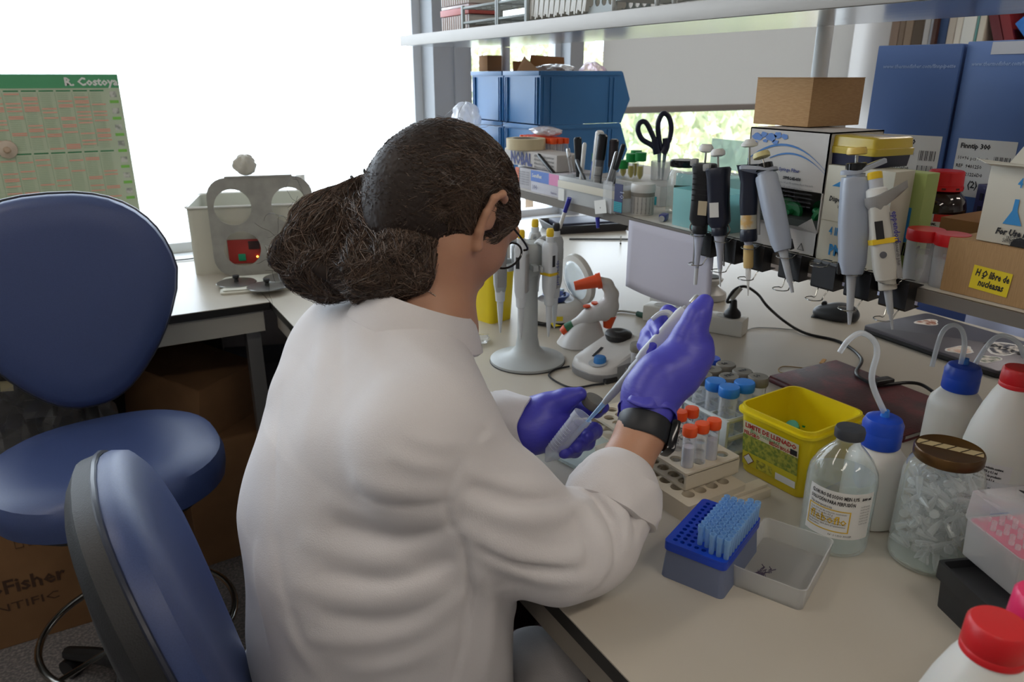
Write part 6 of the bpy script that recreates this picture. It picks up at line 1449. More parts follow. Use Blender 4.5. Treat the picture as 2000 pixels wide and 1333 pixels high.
rk0 = thing('tube_pack', 'clear pack holding many orange-capped tubes behind the masking tape', 'rack', (TPX, TPY, SZ + .0003)); MB().box((0, 0, .030), (.055, .175, .060), None, .003).build('tray', FROST, rk0)
for i in range(9):
    for j in range(3):
        b = thing('orange_tube', 'small clear tube with orange cap in the pack on the shelf', 'tube', (TPX + (j - 1) * .0185, TPY + (i - 4) * .0188, SZ + .061), group='orange-capped tubes in the shelf pack')
        if i == 0 and j == 0:
            c1_ = MB().lathe([(.002, 0), (.0072, .008), (.0072, TPH - .074)], 10).build('body', SEMI, b); c2_ = MB().lathe([(.0088, TPH - .075), (.0088, TPH - .062), (0, TPH - .061)], 12).build('cap', ORANGE, b)
        else:
            for c_ in (c1_, c2_): d_ = c_.copy(); COL.objects.link(d_); d_.parent = b
lump('clear_bag', 'crumpled clear bag lying on the orange caps', 'bag', (TPX, TPY - .01, SZ + TPH + .0005), .045, thin('bag_thin', (.93, .88, .88), .35, .15, .9), 7, (.7, 1.2, .28))

# pen holder
HX, HW, HH = .950, .060, .056; ha_, hb_y = PX(1090, 370, HX).y, PX(1203, 390, HX).y; HY = (ha_ + hb_y) / 2; HL = ha_ - hb_y
t = thing('pen_holder', 'clear rack box wrapped in white tape, holding pens and markers', 'pen holder', (HX + HW / 2, HY, SZ + .0003))
mb = MB(); tub(mb, HW, HL, HH, .004, .0015, .97, .98, n=2); mb.build('box', SEMI, t)
for k in range(5): MB().box((0, -HL / 2 + HL * (k + .5) / 5 + HL / 10 - .0005, HH / 2 + .004), (HW - .005, .0012, HH - .01)).build('divider', SEMI, t) if k < 4 else None
mb = MB(); loft(mb, [rr3(HW + .004, HL + .004, .006, .030, 3), rr3(HW + .005, HL + .005, .006, .038, 3), rr3(HW + .004, HL + .004, .006, .046, 3), rr3(HW + .002, HL + .002, .006, .046, 3), rr3(HW + .002, HL + .002, .006, .030, 3), rr3(HW + .004, HL + .004, .006, .030, 3)], None, True, (False, False)); mb.build('tape_band', mat('band_tape', 'c9c4b4', .6), t)
MB().box((-HW / 2 - .003, HL / 2 - .018, .015), (.001, .024, .026)).build('barcode_tag', PAPER, t)
PG, PBk, PSil = mat('pen_grey', '55585e', .35), mat('pen_black', '111317', .3), mat('pen_silver', 'b8b9bb', .25, .8)
HB = Vector((HX + HW / 2, HY, SZ + .006))
def pen(name, label, bt, tp, dx, r, m, capm=None, cap_t=.6, cone=True, kind='marker'):
    a = PX(*bt, HX + HW / 2 + dx); b = PX(*tp, HX + HW / 2 + dx * .6)
    a.z = max(a.z, SZ + .008)
    t = thing(name, label, kind, a); d = b - a; L_ = d.length; M_ = (Vector((0, 0, 1)).rotation_difference(d)).to_matrix().to_4x4()
    if capm: MB().lathe([(r * .9, 0), (r, .003), (r, L_ * cap_t)], 16, M_).build('barrel', m, t); MB().lathe([(r * 1.15, L_ * cap_t), (r * 1.15, L_ * .97), (r * .8, L_), (0, L_)], 16, M_).build('cap', capm, t)
    else: MB().lathe([(r * .6, 0), (r, .004), (r, L_ * .96), (r * .6, L_), (0, L_)], 14, M_).build('barrel', m, t)
    return t, M_, L_
pen('ballpoint_pen', 'black ballpoint pen leaning left out of the pen holder', (1100, 362), (1051, 302), 0, .0042, CLEAR, PBk, .35, kind='pen')
pen('ballpoint_pen', 'clear ballpoint pen with black ink, upright left in the holder', (1122, 375), (1109, 290), .01, .0042, CLEAR, PSil, .8, kind='pen')
pen('marker', 'black capped marker behind the white stick', (1133, 370), (1128, 268), .018, .008, PBk, PBk, .4)
pen('plastic_stick', 'flat white plastic stick standing in the pen holder', (1133, 372), (1142, 279), -.004, .0048, WHITE, kind='stick')
pen('forceps', 'dark grey metal forceps leaning in the middle of the holder', (1152, 378), (1126, 312), -.012, .0045, mat('forceps_grey', '5f6265', .35, .7), kind='forceps')
mk, M_, L_ = pen('marker', 'large black marker with white print, tallest in the holder', (1163, 378), (1178, 262), -.014, .0095, PG, PBk, .58)
for k in range(5):
    a = R(200 + 18 * k); text('PERMANENT MARKER', .006, M_ @ frame((.0099 * math.cos(a), .0099 * math.sin(a), .012), (0, 0, 1), (math.sin(a), -math.cos(a), 0)), WHITE, mk, squash=.8)
pen('marker', 'white marker behind the tall black one', (1158, 372), (1172, 256), .016, .0085, WHITE, WHITE, .5)
pen('marker', 'dark marker with orange end right of the tall black one', (1193, 378), (1200, 272), .012, .0085, mat('marker_dark', '2a2226', .35), mat('marker_dark', '2a2226', .35), .5)
pen('ballpoint_pen', 'silver pen crossing to the right in the holder', (1180, 382), (1204, 296), -.016, .0036, PSil, kind='pen')
pen('ballpoint_pen', 'black-capped pen leaning right at the end of the holder', (1188, 378), (1218, 282), -.008, .0045, CLEAR, PBk, .5, kind='pen')
pen('ballpoint_pen', 'blue pen behind the forceps', (1152, 370), (1160, 312), .02, .004, mat('pen_blue', '3c62b8', .3), kind='pen')
a_, b_ = PX(1093, 445, HX - .012), PX(1112, 388, HX - .006)
t = thing('ballpoint_pen', 'white and blue pen taped outside below the pen holder', 'pen', a_); MB().cyl((0, 0, 0), b_ - a_, .0045, seg=12).build('barrel', WHITE, t); MB().cyl((b_ - a_) * .55, (b_ - a_) * 1.02, .0052, seg=12).build('cap', mat('pen_deep_blue', '2c2f9a', .3), t)
a_, b_ = PX(1168, 446, HX - .004), PX(1167, 425, HX - .002)
t = thing('ballpoint_pen', 'deep blue pen cap hanging under the shelf edge', 'pen', a_); MB().cyl((0, 0, 0), b_ - a_, .0035, .005, 12).build('cap', mat('pen_deep_blue', '2c2f9a', .3), t)
q = PX(1205, 415, HX - .006); t = thing('blade_card', 'dark blue and teal blade packet standing against the holder', 'packet', (HX - .004, q.y, max(q.z, SZ)), 0)
MB().box((0, 0, .028), (.0012, .026, .058)).build('card', mat('card_navy', '262c58', .5), t); FM = frame((-.0009, .013, 0), (0, -1, 0), (0, 0, 1))
on(FM, 0, .001, .026, .020, .0001, mat('card_teal', '17909a', .5), 'teal_panel', t)['label'] = 'teal striped lower panel'; text('10', .018, mul(FM, .019, .046, .0003) @ Matrix.Rotation(R(-90), 4, 'Z'), mat('card_grey', '9aa0b5', .6), t)
for k in range(5): on(FM, .002, .003 + .0036 * k, .022, .0008, .0003, mat('stripe_navy', '1d4a6a', .5), 'stripe', t)
q = PX(1175, 425, HX - .008); t = thing('white_card', 'small white card with a hole hanging in front of the holder', 'card', (HX - .010, q.y, SZ - .003), 0, rot=(R(-12), 0, 0))
me = plate_holes(.040, .028, .001, [(0, .012, .0016)], .001, 10); me.transform(Matrix.Rotation(R(90), 4, 'Z') @ Matrix.Rotation(R(90), 4, 'X')); obj_from(me, 'card', PAPER, t)
q = PX(1188, 400, HX - .003); t = thing('clear_pouch', 'clear film pouch between the holder and the blade packet', 'pouch', (HX - .006, q.y, SZ + .003)); MB().box((0, 0, .03), (.001, .03, .065)).build('film', thin('pouch_film', (.9, .92, .95), .12, .1, .6), t)
# pot, lighter, rack with green caps, scissors, jar
q = PZ(1241, 420, SZ); q.x = max(q.x, XF + .03); t = thing('white_pot', 'small white pot with grey band and printed label on the shelf edge', 'pot', q)
MB().lathe([(.0225, 0), (.0238, .002), (.0238, .048)], 36).build('body', mat('pot_white', 'c6c4be', .45), t); MB().lathe([(.0245, .046), (.0250, .047), (.0250, .060), (.0235, .063), (0, .0633)], 36).build('lid', WHITE, t)
MB().lathe([(.0241, .038), (.0241, .046)], 36, closed=True).build('grey_band', mat('pot_band', '8a857d', .5), t); fa = facing(q)
for k in range(7): a = R(fa - 60 + 20 * k); text('Dietilpirocarbonato', .0042, frame((.0241 * math.cos(a), .0241 * math.sin(a), .004), (0, 0, 1), (math.sin(a), -math.cos(a), 0)), INK, t)
q = PZ(1290, 432, SZ); t = thing('plastic_clip', 'small violet-blue plastic clip lying on the shelf right of the pot', 'clip', (max(q.x, XF + .02), q.y, SZ + .0003), R(35)); MB().box((0, 0, .007), (.030, .014, .013), None, .003).build('body', mat('clip_violet', '3f4286', .3), t); MB().cyl((-.018, 0, .006), (-.013, 0, .006), .006, seg=12).build('end', GREYP, t)
t = thing('tube_rack', 'frosted tube rack with green-capped tubes behind the white pot', 'rack', (1.145, 1.34, SZ + .0003), 0); MB().box((0, 0, .022), (.12, .20, .044), None, .003).build('block', FROST, t); MB().box((-.0605, -.06, .012), (.001, .06, .018)).build('teal_label', mat('label_teal', '1f9aa6', .5), t)
GC = mat('cap_mid_green', '128a3e', .4); YL = mat('yellow_liquid', 'b9ab45', .3)
for i, (u, v, lab) in enumerate(((1166, 305, 'left behind the markers'), (1218, 318, 'lower, left of the pair by the scissors'), (1234, 305, 'left of the pair beside the scissors'), (1252, 303, 'right of the pair beside the scissors'), (1243, 299, 'behind the pair beside the scissors'))):
    q = PX(u, v - 4, 1.12 + .03 * (i > 3)); hh = q.z - SZ - .045
    g = thing('green_tube', 'green-capped tube with yellow liquid, ' + lab, 'tube', (q.x, q.y, SZ + .045)); MB().lathe([(.003, 0), (.0078, .01), (.0078, hh - .012)], 16).build('body', CLEAR, g); MB().lathe([(.0022, .001), (.0068, .01), (.0068, hh * .5), (0, hh * .5)], 14).build('contents', YL, g); MB().lathe([(.0122, hh - .018), (.0128, hh - .016), (.0128, hh + .001), (0, hh + .0015)], 20).build('cap', GC, g)
q = PZ(1291, 372, SZ); SP = Vector((1.165, PX(1290, 330, 1.165).y, SZ))
t = thing('clear_beaker', 'narrow clear beaker holding the scissors', 'beaker', SP); MB().lathe([(.018, 0), (.019, .002), (.0225, .085), (.0215, .085), (.018, .003), (0, .003)], 32, closed=True).build('body', SEMI, t)
t = thing('scissors', 'scissors with dark navy handles standing upright in the clear beaker', 'scissors', (0, 0, 0)); SCM = mat('scissor_handle', '171a33', .35)
def pv(u, v): return PV(u, v, SP)
MB().tube([pv(u, v) for u, v in ((1283, 290), (1276, 268), (1262, 240), (1250, 240), (1246, 254), (1254, 272), (1270, 282))], .0058, 10, True, sub=5).build('handle_loop', SCM, t)
MB().tube([pv(u, v) for u, v in ((1292, 290), (1286, 262), (1286, 238), (1295, 222), (1306, 228), (1311, 250), (1306, 276))], .0058, 10, True, sub=5).build('handle_loop', SCM, t)
for (u0, u1, ub) in ((1278, 1284, 1287), (1298, 1294, 1292)): MB().tube([pv(u0 + (2 if u0 < 1290 else 3), 270), pv(u0 + 3, 286), pv(u1, 300)], [.0085, .0095], 10, sub=3).build('handle_grip', SCM, t)
mb = MB()
for (u0, u1) in ((1284, 1286), (1295, 1291)):
    a, b = pv(u0, 298), pv(u1, 366); a2, b2 = a + Vector((.009 * .866, -.009 * .5, 0)), b + Vector((.002, -.001, 0)); n2 = FHV * .0012
    mb.add([a, a2, b2, b, a + n2, a2 + n2, b2 + n2, b + n2], [(0, 1, 2, 3), (7, 6, 5, 4), (0, 4, 5, 1), (1, 5, 6, 2), (2, 6, 7, 3), (3, 7, 4, 0)])
mb.build('blades', mat('blade_steel', '8d8f93', .25, .9), t)
q = PZ(1328, 416, SZ); JX = max(q.x, XF + .05); t = thing('small_glass_jar', 'small clear glass jar with black lid behind the teal box', 'jar', (JX, q.y, SZ + .0003))
MB().lathe([(.025, 0), (.030, .004), (.031, .07), (.027, .082), (.024, .088), (.024, .098)], 36, closed=True).build('glass', GLASS, t); MB().lathe([(.0255, .094), (.027, .096), (.027, .106), (.025, .108), (0, .1085)], 36).build('lid', BLACKG, t)
fa = facing((JX, q.y)); band(.0314, .028, .060, fa - 30, fa + 30, 12).build('dark_green_label', mat('label_dark_green', '173a2c', .5), t)['label'] = 'dark green oval label'; wtext('TÉ', .010, .045, fa - 12, .0318, t, PAPER); wtext('verde', .008, .034, fa - 16, .0318, t, mat('label_lime', 'b9c24a', .5))
TEAL = thin('teal_plastic', (.42, .76, .76), .55, .25, .85, .4)
t = thing('teal_box', 'translucent teal tip box on the shelf edge behind the hanging pipettes', 'box', (XF + .05, 1.015, SZ + .0003)); mb = MB(); tub(mb, .09, .125, .070, .004, .0015, .97, .98, n=2); mb.build('body', TEAL, t); MB().box((0, 0, .03), (.07, .1, .05)).build('insert', mat('teal_insert', '6fa9a8', .5), t)
q0, q1 = PX(1352, 292, 1.12), PX(1445, 310, 1.12)
t = thing('teal_open_box', 'pale teal translucent box with raised lid behind the pipettes', 'box', (1.13, (q0.y + q1.y) / 2, SZ + .0003), 0); MB().box((0, 0, .04), (.10, q0.y - q1.y, .08), None, .003).build('box', TEAL, t); hq = PX(1370, 270, 1.16).z - SZ - .085
MB().box((.045, 0, .085 + hq / 2), (.002, q0.y - q1.y, hq), Matrix.Rotation(R(0), 4, 'Y')).build('lid', thin('pale_teal', (.66, .86, .85), .5, .2, .8, .4), t)

# filter box with cut-out front
fy1 = PX(1443, 480, XF + .012).y; fy0 = PX(1588, 515, XF + .012).y; FW_, FL_ = .125, fy1 - fy0; ftop = PX(1447, 247, XF + .012).z; FHh = ftop - SZ
t = thing('filter_box', 'tall white box printed with blue arcs and world map, front torn open', 'box', (XF + .012 + FW_ / 2, (fy0 + fy1) / 2, SZ + .0003)); FB = mat('box_white', 'c2bfbb', .65); F = face(t, FW_, FL_, FHh)
hl = FHh * .40
mb = MB(); mb.box((-FW_ / 2 + .001, 0, hl + (FHh - hl) / 2 + .012), (.002, FL_, FHh - hl - .024)); mb.box((FW_ / 2 - .001, 0, FHh / 2), (.002, FL_, FHh)); mb.box((0, -FL_ / 2 + .001, FHh / 2), (FW_, .002, FHh)); mb.box((0, FL_ / 2 - .001, FHh / 2), (FW_, .002, FHh)); mb.box((0, 0, FHh - .001), (FW_, FL_, .002)); mb.box((0, 0, .001), (FW_, FL_, .002)); mb.box((-FW_ / 2 + .001, 0, hl * .26), (.002, FL_, hl * .52)); mb.build('body', FB, t)
MB().add([(-FW_ / 2, FL_ / 2, hl * .50), (-FW_ / 2, -FL_ / 2, hl * .50), (-FW_ / 2 - .012, -FL_ / 2 + .004, hl * .82), (-FW_ / 2 - .010, -FL_ / 2 + .03, hl * .60), (-FW_ / 2 - .010, FL_ / 2 - .02, hl * .58)], [(0, 1, 2, 3, 4)]).build('torn_flap', FB, t)
FBL = mat('print_mid_blue', '3f78b8', .6)
def arc(x0, y0, x1, y1, sag, th, n=14):
    mb = MB(); vs = []
    for i in range(n + 1):
        s_ = i / n; x = x0 + (x1 - x0) * s_; y = y0 + (y1 - y0) * s_ + sag * 4 * s_ * (1 - s_); vs += [(x, y, .0004), (x, y + th * (.25 + math.sin(math.pi * min(1, s_ + .12))), .0004)]
    return mb.add(vs, [(2 * i, 2 * i + 2, 2 * i + 3, 2 * i + 1) for i in range(n)], F)
arc(0, FHh * .72, FL_, FHh * .70, .030, .0028).build('blue_arc', FBL, t); arc(FL_ * .3, FHh * .755, FL_, FHh * .675, .016, .0022).build('blue_arc', FBL, t)
rn = random.Random(6); mb = MB()
for cx, cy, rr_ in ((.016, .93, .011), (.030, .955, .008), (.012, .88, .006), (.046, .93, .012), (.058, .955, .009), (.054, .90, .007), (.072, .95, .008), (.034, .90, .005)):
    n = 12; mb.add([(cx + rr_ * rn.uniform(.6, 1.2) * math.cos(6.28 * i / n), FHh * cy - .001 + rr_ * .6 * rn.uniform(.6, 1.1) * math.sin(6.28 * i / n), .0004) for i in range(n)], [tuple(range(n))], F)
mb.build('world_map_print', mat('map_blue', '5a82c2', .6), t)['kind'] = 'stuff'
text('Inline Syringe Filter', .0075, mul(F, .050, FHh * .665, .0006), MATS['ink_navy'], t, bold=.0002); text('SFPE-24E-050', .0062, mul(F, .078, FHh * .60, .0006), INK, t, bold=.0003); on(F, .062, FHh * .59, .010, .011, .0004, INK, 'code_patch', t) if False else None
for k in range(6): text('Filtre stérile 0.45 µm PES membrane 50 pcs / box sterile', .0040, mul(F, .062, FHh * .565 - .0065 * k, .0006), MATS['ink_grey'], t, width=.075)
text('Exp. 17/08/2027', .004, mul(F, .11, FHh * .43, .0006), INK, t)
mb = MB(); tm = [(0, 0), (.012, 0), (.006, .0105)]; mb.tube([mul(F, FL_ - .032, hl * .10, .0008) @ Vector((x, y, 0)) for x, y in tm], .0006, 4, True); mb.build('recycling_mark', INK, t)
G_ = faceY(t, FW_, FL_, FHh); text('Inline Syringe Filter', .0055, mul(G_, .03, FHh * .95, .0006), INK, t)
for i in range(7):
    g = thing('green_syringe_filter', 'green plastic filter piece inside the torn white box', 'filter', (t.location.x + rn.uniform(-.035, .03), fy0 + .02 + i * FL_ / 8.2, SZ + .065 + rn.uniform(-.008, .012)), group='green filters inside the torn box', rot=(rn.uniform(0, 3), rn.uniform(0, 3), rn.uniform(0, 3)))
    MB().lathe([(.004, -.014), (.005, -.004), (.016, -.003), (.017, .003), (.006, .005), (.005, .016), (0, .016)], 14).build('body', mat('filter_green', '1f7a45', .35), g)
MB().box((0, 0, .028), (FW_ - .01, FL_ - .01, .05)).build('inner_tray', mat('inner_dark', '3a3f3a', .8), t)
# kraft box on top
kq = PZ(1577, 250, ftop + .001); kx, ky = kq.x, kq.y; kl = PZ(1463, 243, ftop + .001).y - ky; kw = PZ(1690, 246, ftop + .001).x - kx; kh = HZf = None
dd = ray(1580, 156); kh = CAM_H + dd.z * math.hypot(kx, ky) / math.hypot(dd.x, dd.y) - ftop
t = thing('kraft_box', 'plain ribbed brown kraft box on top of the white filter box', 'box', (kx + kw / 2, ky + kl / 2, ftop + .002)); MB().box((0, 0, kh / 2), (kw, kl, kh), None, .0015).build('body', KRAFT, t); MB().box((0, 0, kh + .0008), (kw * .998, kl * .998, .0016), None).build('top_flap', KRAFT, t)

# parafilm box on the edge with yellow tip box above
py1 = fy0 - .003; py0 = PX(1712, 560, XF + .012).y; PL_ = py1 - py0; ph_ = PX(1600, 320, XF + .012).z - SZ
t = ebox('film_box', 'white film dispenser box with blue arrow, behind the grey-blue pipettes', 'box', XF + .012, py1, .045, PL_, ph_, mat('film_box_white', 'c9c6b6', .65)); F = face(t, .045, PL_, ph_); CY = mat('print_cyan', '2f86c4', .6)
MB().add([(.012, ph_ - .030, .0004), (.042, ph_ - .012, .0004), (.042, ph_ - .018, .0004), (.065, ph_ - .018, .0004), (.065, ph_ - .038, .0004), (.028, ph_ - .038, .0004), (.028, ph_ - .030, .0004)], [(0, 1, 2, 3, 4, 5, 6)], F).build('blue_arrow', CY, t)
text('Dispense Parafilm', .0105, mul(F, .010, ph_ - .052, .0006), INK, t, bold=.0003, shear=.2, squash=.8); text('When Empty', .008, mul(F, .026, ph_ - .062, .0006), INK, t, squash=.7); text('Label', .008, mul(F, .036, ph_ - .071, .0006), INK, t, squash=.7)
text('4 IN. X', .017, mul(F, .018, ph_ - .102, .0006), CY, t, bold=.0003, squash=.7); text('PM-996', .022, mul(F, .022, ph_ - .132, .0006), CY, t, bold=.001, squash=.75)
on(F, 0, ph_ - .082, PL_, .0008, .0003, mat('fold_line', 'a9a590', .7), 'crease', t)
zt = SZ + ph_ + .001; ya = PX(1605, 300, XF + .05).y; t = thing('yellow_tip_box', 'yellow lidded tip box with navy base on the film dispenser box', 'box', (XF + .060, ya - .062, zt), R(-4)); YT = thin('yellow_translucent', (.85, .66, .05), .82, .3, .95, .3)
mb = MB(); loft(mb, [rr3(.077, .107, .006, 0, 3), rr3(.081, .111, .006, .020, 3)]); mb.build('base', mat('base_navy', '1b1f3d', .4), t); mb = MB(); loft(mb, [rr3(.085, .115, .006, .0165, 3), rr3(.086, .116, .006, .026, 3), rr3(.082, .112, .006, .027, 3), rr3(.080, .110, .006, .040, 3), rr3(.075, .105, .006, .042, 3)], None, True, (False, True)); mb.build('lid', YT, t); MB().box((0, 0, .024), (.074, .104, .008)).build('rack', mat('rack_yellow', 'c79a10', .5), t)
# green film box behind
gx = XF + .064; gy1_, gy0_ = PX(1690, 450, gx).y, PX(1788, 470, gx).y; gl = gy1_ - gy0_; gh_ = min(PX(1790, 338, gx).z, SZ + ph_) - SZ
t = ebox('green_film_box', 'pale green film box with white and blue letter, behind the white pipette', 'box', gx, gy1_, .03, gl, gh_, mat('film_green', 'a3b66c', .65))
F = face(t, .03, gl, gh_); text('M', .075, mul(F, gl - .075, gh_ - .095, .0004), mat('print_white', 'd5d5d0', .6), t, bold=.004); text('M', .075, mul(F, gl - .066, gh_ - .100, .0006), CY, t, bold=-.0005); text('PARAFILM', .024, mul(F, gl - .072, gh_ - .118, .0008), INK, t, bold=.001, squash=.75, shear=.15)
# big blue boxes
for i, (u0, v0, u1, v1, d0, d1, lab, dz) in enumerate(((1716, 91, 1882, 84, 1.40, 1.30, 'tall blue cardboard box with white web address, left of the pair', 0), (1891, 82, 2075, 74, 1.30, 1.17, 'tall blue cardboard box with product label, right of the pair', 0))):
    A_, B_ = PD(u0, v0, d0), PD(u1, v1, d1); A_.z = B_.z = (A_.z + B_.z) / 2; dx = B_ - A_; an = math.atan2(dx.y, dx.x); W_ = dx.length; Hh = A_.z - SZ; nrm = Vector((-math.sin(an), math.cos(an), 0)); dp = .105 if i == 0 else .12
    t = thing('blue_box', lab, 'box', A_ + dx / 2 + nrm * dp / 2 - Vector((0, 0, A_.z - SZ - .0003)), an); MB().box((0, 0, Hh / 2), (W_, dp, Hh), None, .002).build('body', mat('box_blue', '4f6ea8', .5, noise=(3, '4a68a0', .3, .7)), t)
    F = frame((-W_ / 2, -dp / 2 - .0006, 0), (1, 0, 0), (0, 0, 1)); text('www.thermofisher.com/finnpipette', .0095, mul(F, .014, Hh - .040, .0003), mat('print_pale_blue', '8fa6cf', .6), t, width=.125, shear=.25, bold=.0002)
    lz = Hh - (.258 if i == 0 else .262); lx = .035 if i == 0 else .018
    on(F, lx, lz, .105, .100, .0003, PAPER, 'product_label', t)
    for s, sz_, x, y, bd in (('Finntip 300', .012, .006, .084, .0004), ('10×96 pcs / rack', .0085, .004, .064, 0), ('REF  9401250', .0085, .004, .050, .0001), ('LOT  21226D0', .0085, .003, .036, .0001), ('CE  (2)', .017, .002, .016, .0004), ('Made in Finland', .004, .002, .006, 0)): text(s, sz_, mul(F, lx + x, lz + y, .0006), INK, t, bold=bd)
    for k in range(11): on(F, lx + .070 + .0027 * k, lz + .055, .0014 if k % 3 else .0006, .018, .0005, INK, 'barcode_bar', t); on(F, lx + .070 + .0027 * k, lz + .028, .0006 if k % 3 else .0014, .018, .0005, INK, 'barcode_bar', t)
    if i == 1: on(F, .045, Hh - .022, .065, .020, .0008, mat('sticker_tape', 'b9bcc4', .6), 'tape_strip', t)
t = ebox('narrow_carton', 'white carton edge seen between kraft box and blue box', 'box', 1.20, .985, .045, .06, .235, FB)
# cups, bottle, cartons at the right end
def cup(label, u, v, r, h, m, caph=.016, x=None):
    q = PZ(u, v, SZ); q.x = max(q.x, XF + r + .004); q.z = SZ + .0003; t = thing('sample_cup', label, 'cup', q)
    MB().lathe([(r * .84, 0), (r * .88, .002), (r * .94, h - caph)], 32, closed=False).build('body', SEMI, t); MB().lathe([(r * .82, .002), (r * .86, h * .55), (0, h * .55)], 24).build('water', thin('cup_water', (.8, .8, .84), .25, .05, .5), t)
    mb = MB(); n = 56; rings = [[(r * k * (1 + (.012 if i % 2 and 0 < j < 4 else 0)) * math.cos(6.2832 * i / n), r * k * (1 + (.012 if i % 2 and 0 < j < 4 else 0)) * math.sin(6.2832 * i / n), z) for i in range(n)] for j, (k, z) in enumerate(((.98, h - caph), (1.0, h - caph + .001), (1.0, h - .003), (.97, h - .0005), (.05, h)))]
    loft(mb, rings); mb.build('screw_cap', m, t); return t
cup('clear sample cup with red cap, right of the white pipette', 1784, 548, .0235, .072, REDC); cup('clear sample cup with red cap, against the brown carton', 1838, 560, .0215, .072, REDC)
cup('cup with turquoise cap half hidden behind the white pipette', 1752, 512, .020, .066, mat('cap_turquoise', '59b3c4', .4))
q = PZ(1822, 480, SZ); t = thing('brown_bottle', 'dark brown glass bottle with red cap in front of the blue boxes', 'bottle', (q.x, q.y, SZ + .0003)); MB().lathe([(.034, 0), (.038, .004), (.038, .065), (.035, .078), (.026, .090), (.020, .094)], 40).build('glass', mat('amber_glass', '1d0f0a', .06, coat=.4), t); fa = facing(q)
band(.0385, .018, .058, fa - 60, fa + 70, 20).build('label', PAPER, t); band(.0387, .046, .058, fa - 10, fa + 40, 12).build('red_panel', mat('label_bright_red', 'c9302a', .5), t); wtext('DATA 180ML', .0055, .040, fa - 48, .0390, t, bold=.0002); wtext('Tinción', .005, .031, fa - 20, .0390, t)
mb = MB(); n = 64; rings = [[(k * (1 + (.02 if i % 2 and 0 < j < 3 else 0)) * math.cos(6.2832 * i / n), k * (1 + (.02 if i % 2 and 0 < j < 3 else 0)) * math.sin(6.2832 * i / n), z) for i in range(n)] for j, (k, z) in enumerate(((.026, .092), (.0275, .093), (.0275, .100), (.0265, .1005), (.0270, .101), (.0262, .122), (.024, .124), (.001, .1245)))]
loft(mb, rings); mb.build('screw_cap', REDC, t)
for k in range(8): a = R(fa + 45 * k); MB().box((0, 0, 0), (.002, .006, .003), Matrix.Rotation(a, 4, 'Z') @ Matrix.Translation((.0272, 0, .0968))).build('cap_slot', mat('slot_dark', '4a0a0c', .6), t)
t = ebox('low_carton', 'low open brown carton behind the red-capped cups', 'box', 1.155, .665, .12, .12, .062, K2)
q = PZ(1893, 470, SZ + .05); t = thing('jar_lid', 'white round lid lying on the low brown carton', 'lid', (1.185, .585, SZ + .0632)); MB().lathe([(.026, 0), (.027, .001), (.027, .009), (.025, .011), (0, .011)], 32).build('lid', WHITE, t)
t = thing('purple_rack', 'dark purple perforated rack behind the brown bottle', 'rack', (1.385, .66, SZ + .0003), R(-20)); MB().box((0, 0, .045), (.08, .13, .09), None, .002).build('body', mat('dark_purple', '2c2656', .5), t)
for k in range(24): MB().box((-.0405, -.05 + .0145 * (k % 8), .025 + .022 * (k // 8)), (.001, .007, .012)).build('slot', mat('slot_black', '14122c', .7), t)
t = thing('blue_rack', 'bright blue low rack between green box and brown bottle', 'rack', (1.315, .785, SZ + .0003), R(-20)); MB().box((0, 0, .045), (.06, .06, .09), None, .003).build('body', mat('blue_mid', '24429a', .45), t); MB().box((-.0, .0, .0925), (.07, .012, .004)).build('yellow_strip', YEL, t)
ky1 = PX(1836, 560, XF + .004).y; kh2 = PX(1846, 462, XF + .004).z - SZ
t = ebox('brown_carton', 'brown carton with yellow handwritten label at the shelf edge', 'box', XF + .004, ky1, .15, .24, kh2, mat('carton_tan', 'ad8a60', .85, noise=(120, 'a28057', .35, .65, (1, 6, .4)))); F = face(t, .15, .24, kh2)
a = PX(1893, 562, XF); yl0 = ky1 - PX(1890, 556, XF).y; yl1 = ky1 - PX(1968, 560, XF).y; zl = PX(1890, 556, XF).z - SZ
MF = mul(F, yl0, zl - .004) @ Matrix.Rotation(R(-3), 4, 'Z'); on(MF, 0, 0, yl1 - yl0, .030, .0004, mat('note_yellow', 'e0c81a', .6), 'yellow_note', t)
text('H O libre de', .0125, mul(MF, .004, .0175, .0008), INK, t, shear=.15, bold=.0004, width=(yl1 - yl0) * .88); text('2', .006, mul(MF, .0125, .0155, .0008), INK, t, bold=.0003); text('nucleasas', .0125, mul(MF, .010, .0055, .0008), INK, t, shear=.15, bold=.0004, width=(yl1 - yl0) * .66)
fz = SZ + kh2 + .001; fx_ = XF + .012; gy1 = PX(1905, 470, fx_).y; gh = PX(1942, 325, fx_).z - fz
t = ebox('film_box', 'white film dispenser box with flask drawing, torn open, on the brown carton', 'box', fx_, gy1, .11, .17, gh, mat('film_box_cream', 'c4bfb0', .65), z=fz); F = face(t, .11, .17, gh)
text('4 IN. X 125', .016, mul(F, .036, gh - .022, .0006), CY, t, bold=.0004, squash=.7)
MB().add([(.028, gh - .067, .0004), (.050, gh - .067, .0004), (.042, gh - .050, .0004), (.0415, gh - .036, .0004), (.0365, gh - .036, .0004), (.036, gh - .050, .0004)], [(0, 1, 2, 3, 4, 5)], F).build('flask_drawing', CY, t)
MB().tube([mul(F, .063, gh - .045, .0006) @ Vector((.012 * math.cos(6.28 * i / 20), .006 * math.sin(6.28 * i / 20), 0)) for i in range(20)], .0006, 4, True).build('dish_drawing', CY, t)
text('For Use In Your', .0105, mul(F, .022, gh - .080, .0006), INK, t, bold=.0005, shear=.25, squash=.85); text('Simply Press The', .0075, mul(F, .032, gh - .089, .0006), INK, t, squash=.8); text('Perforations At', .0075, mul(F, .032, gh - .097, .0006), INK, t, squash=.8); text('PINCH HERE', .0085, mul(F, .046, gh - .108, .0006), INK, t, bold=.0003, squash=.75); text('INSERT', .0080, mul(F, .036, .006, .0006), INK, t, squash=.7)
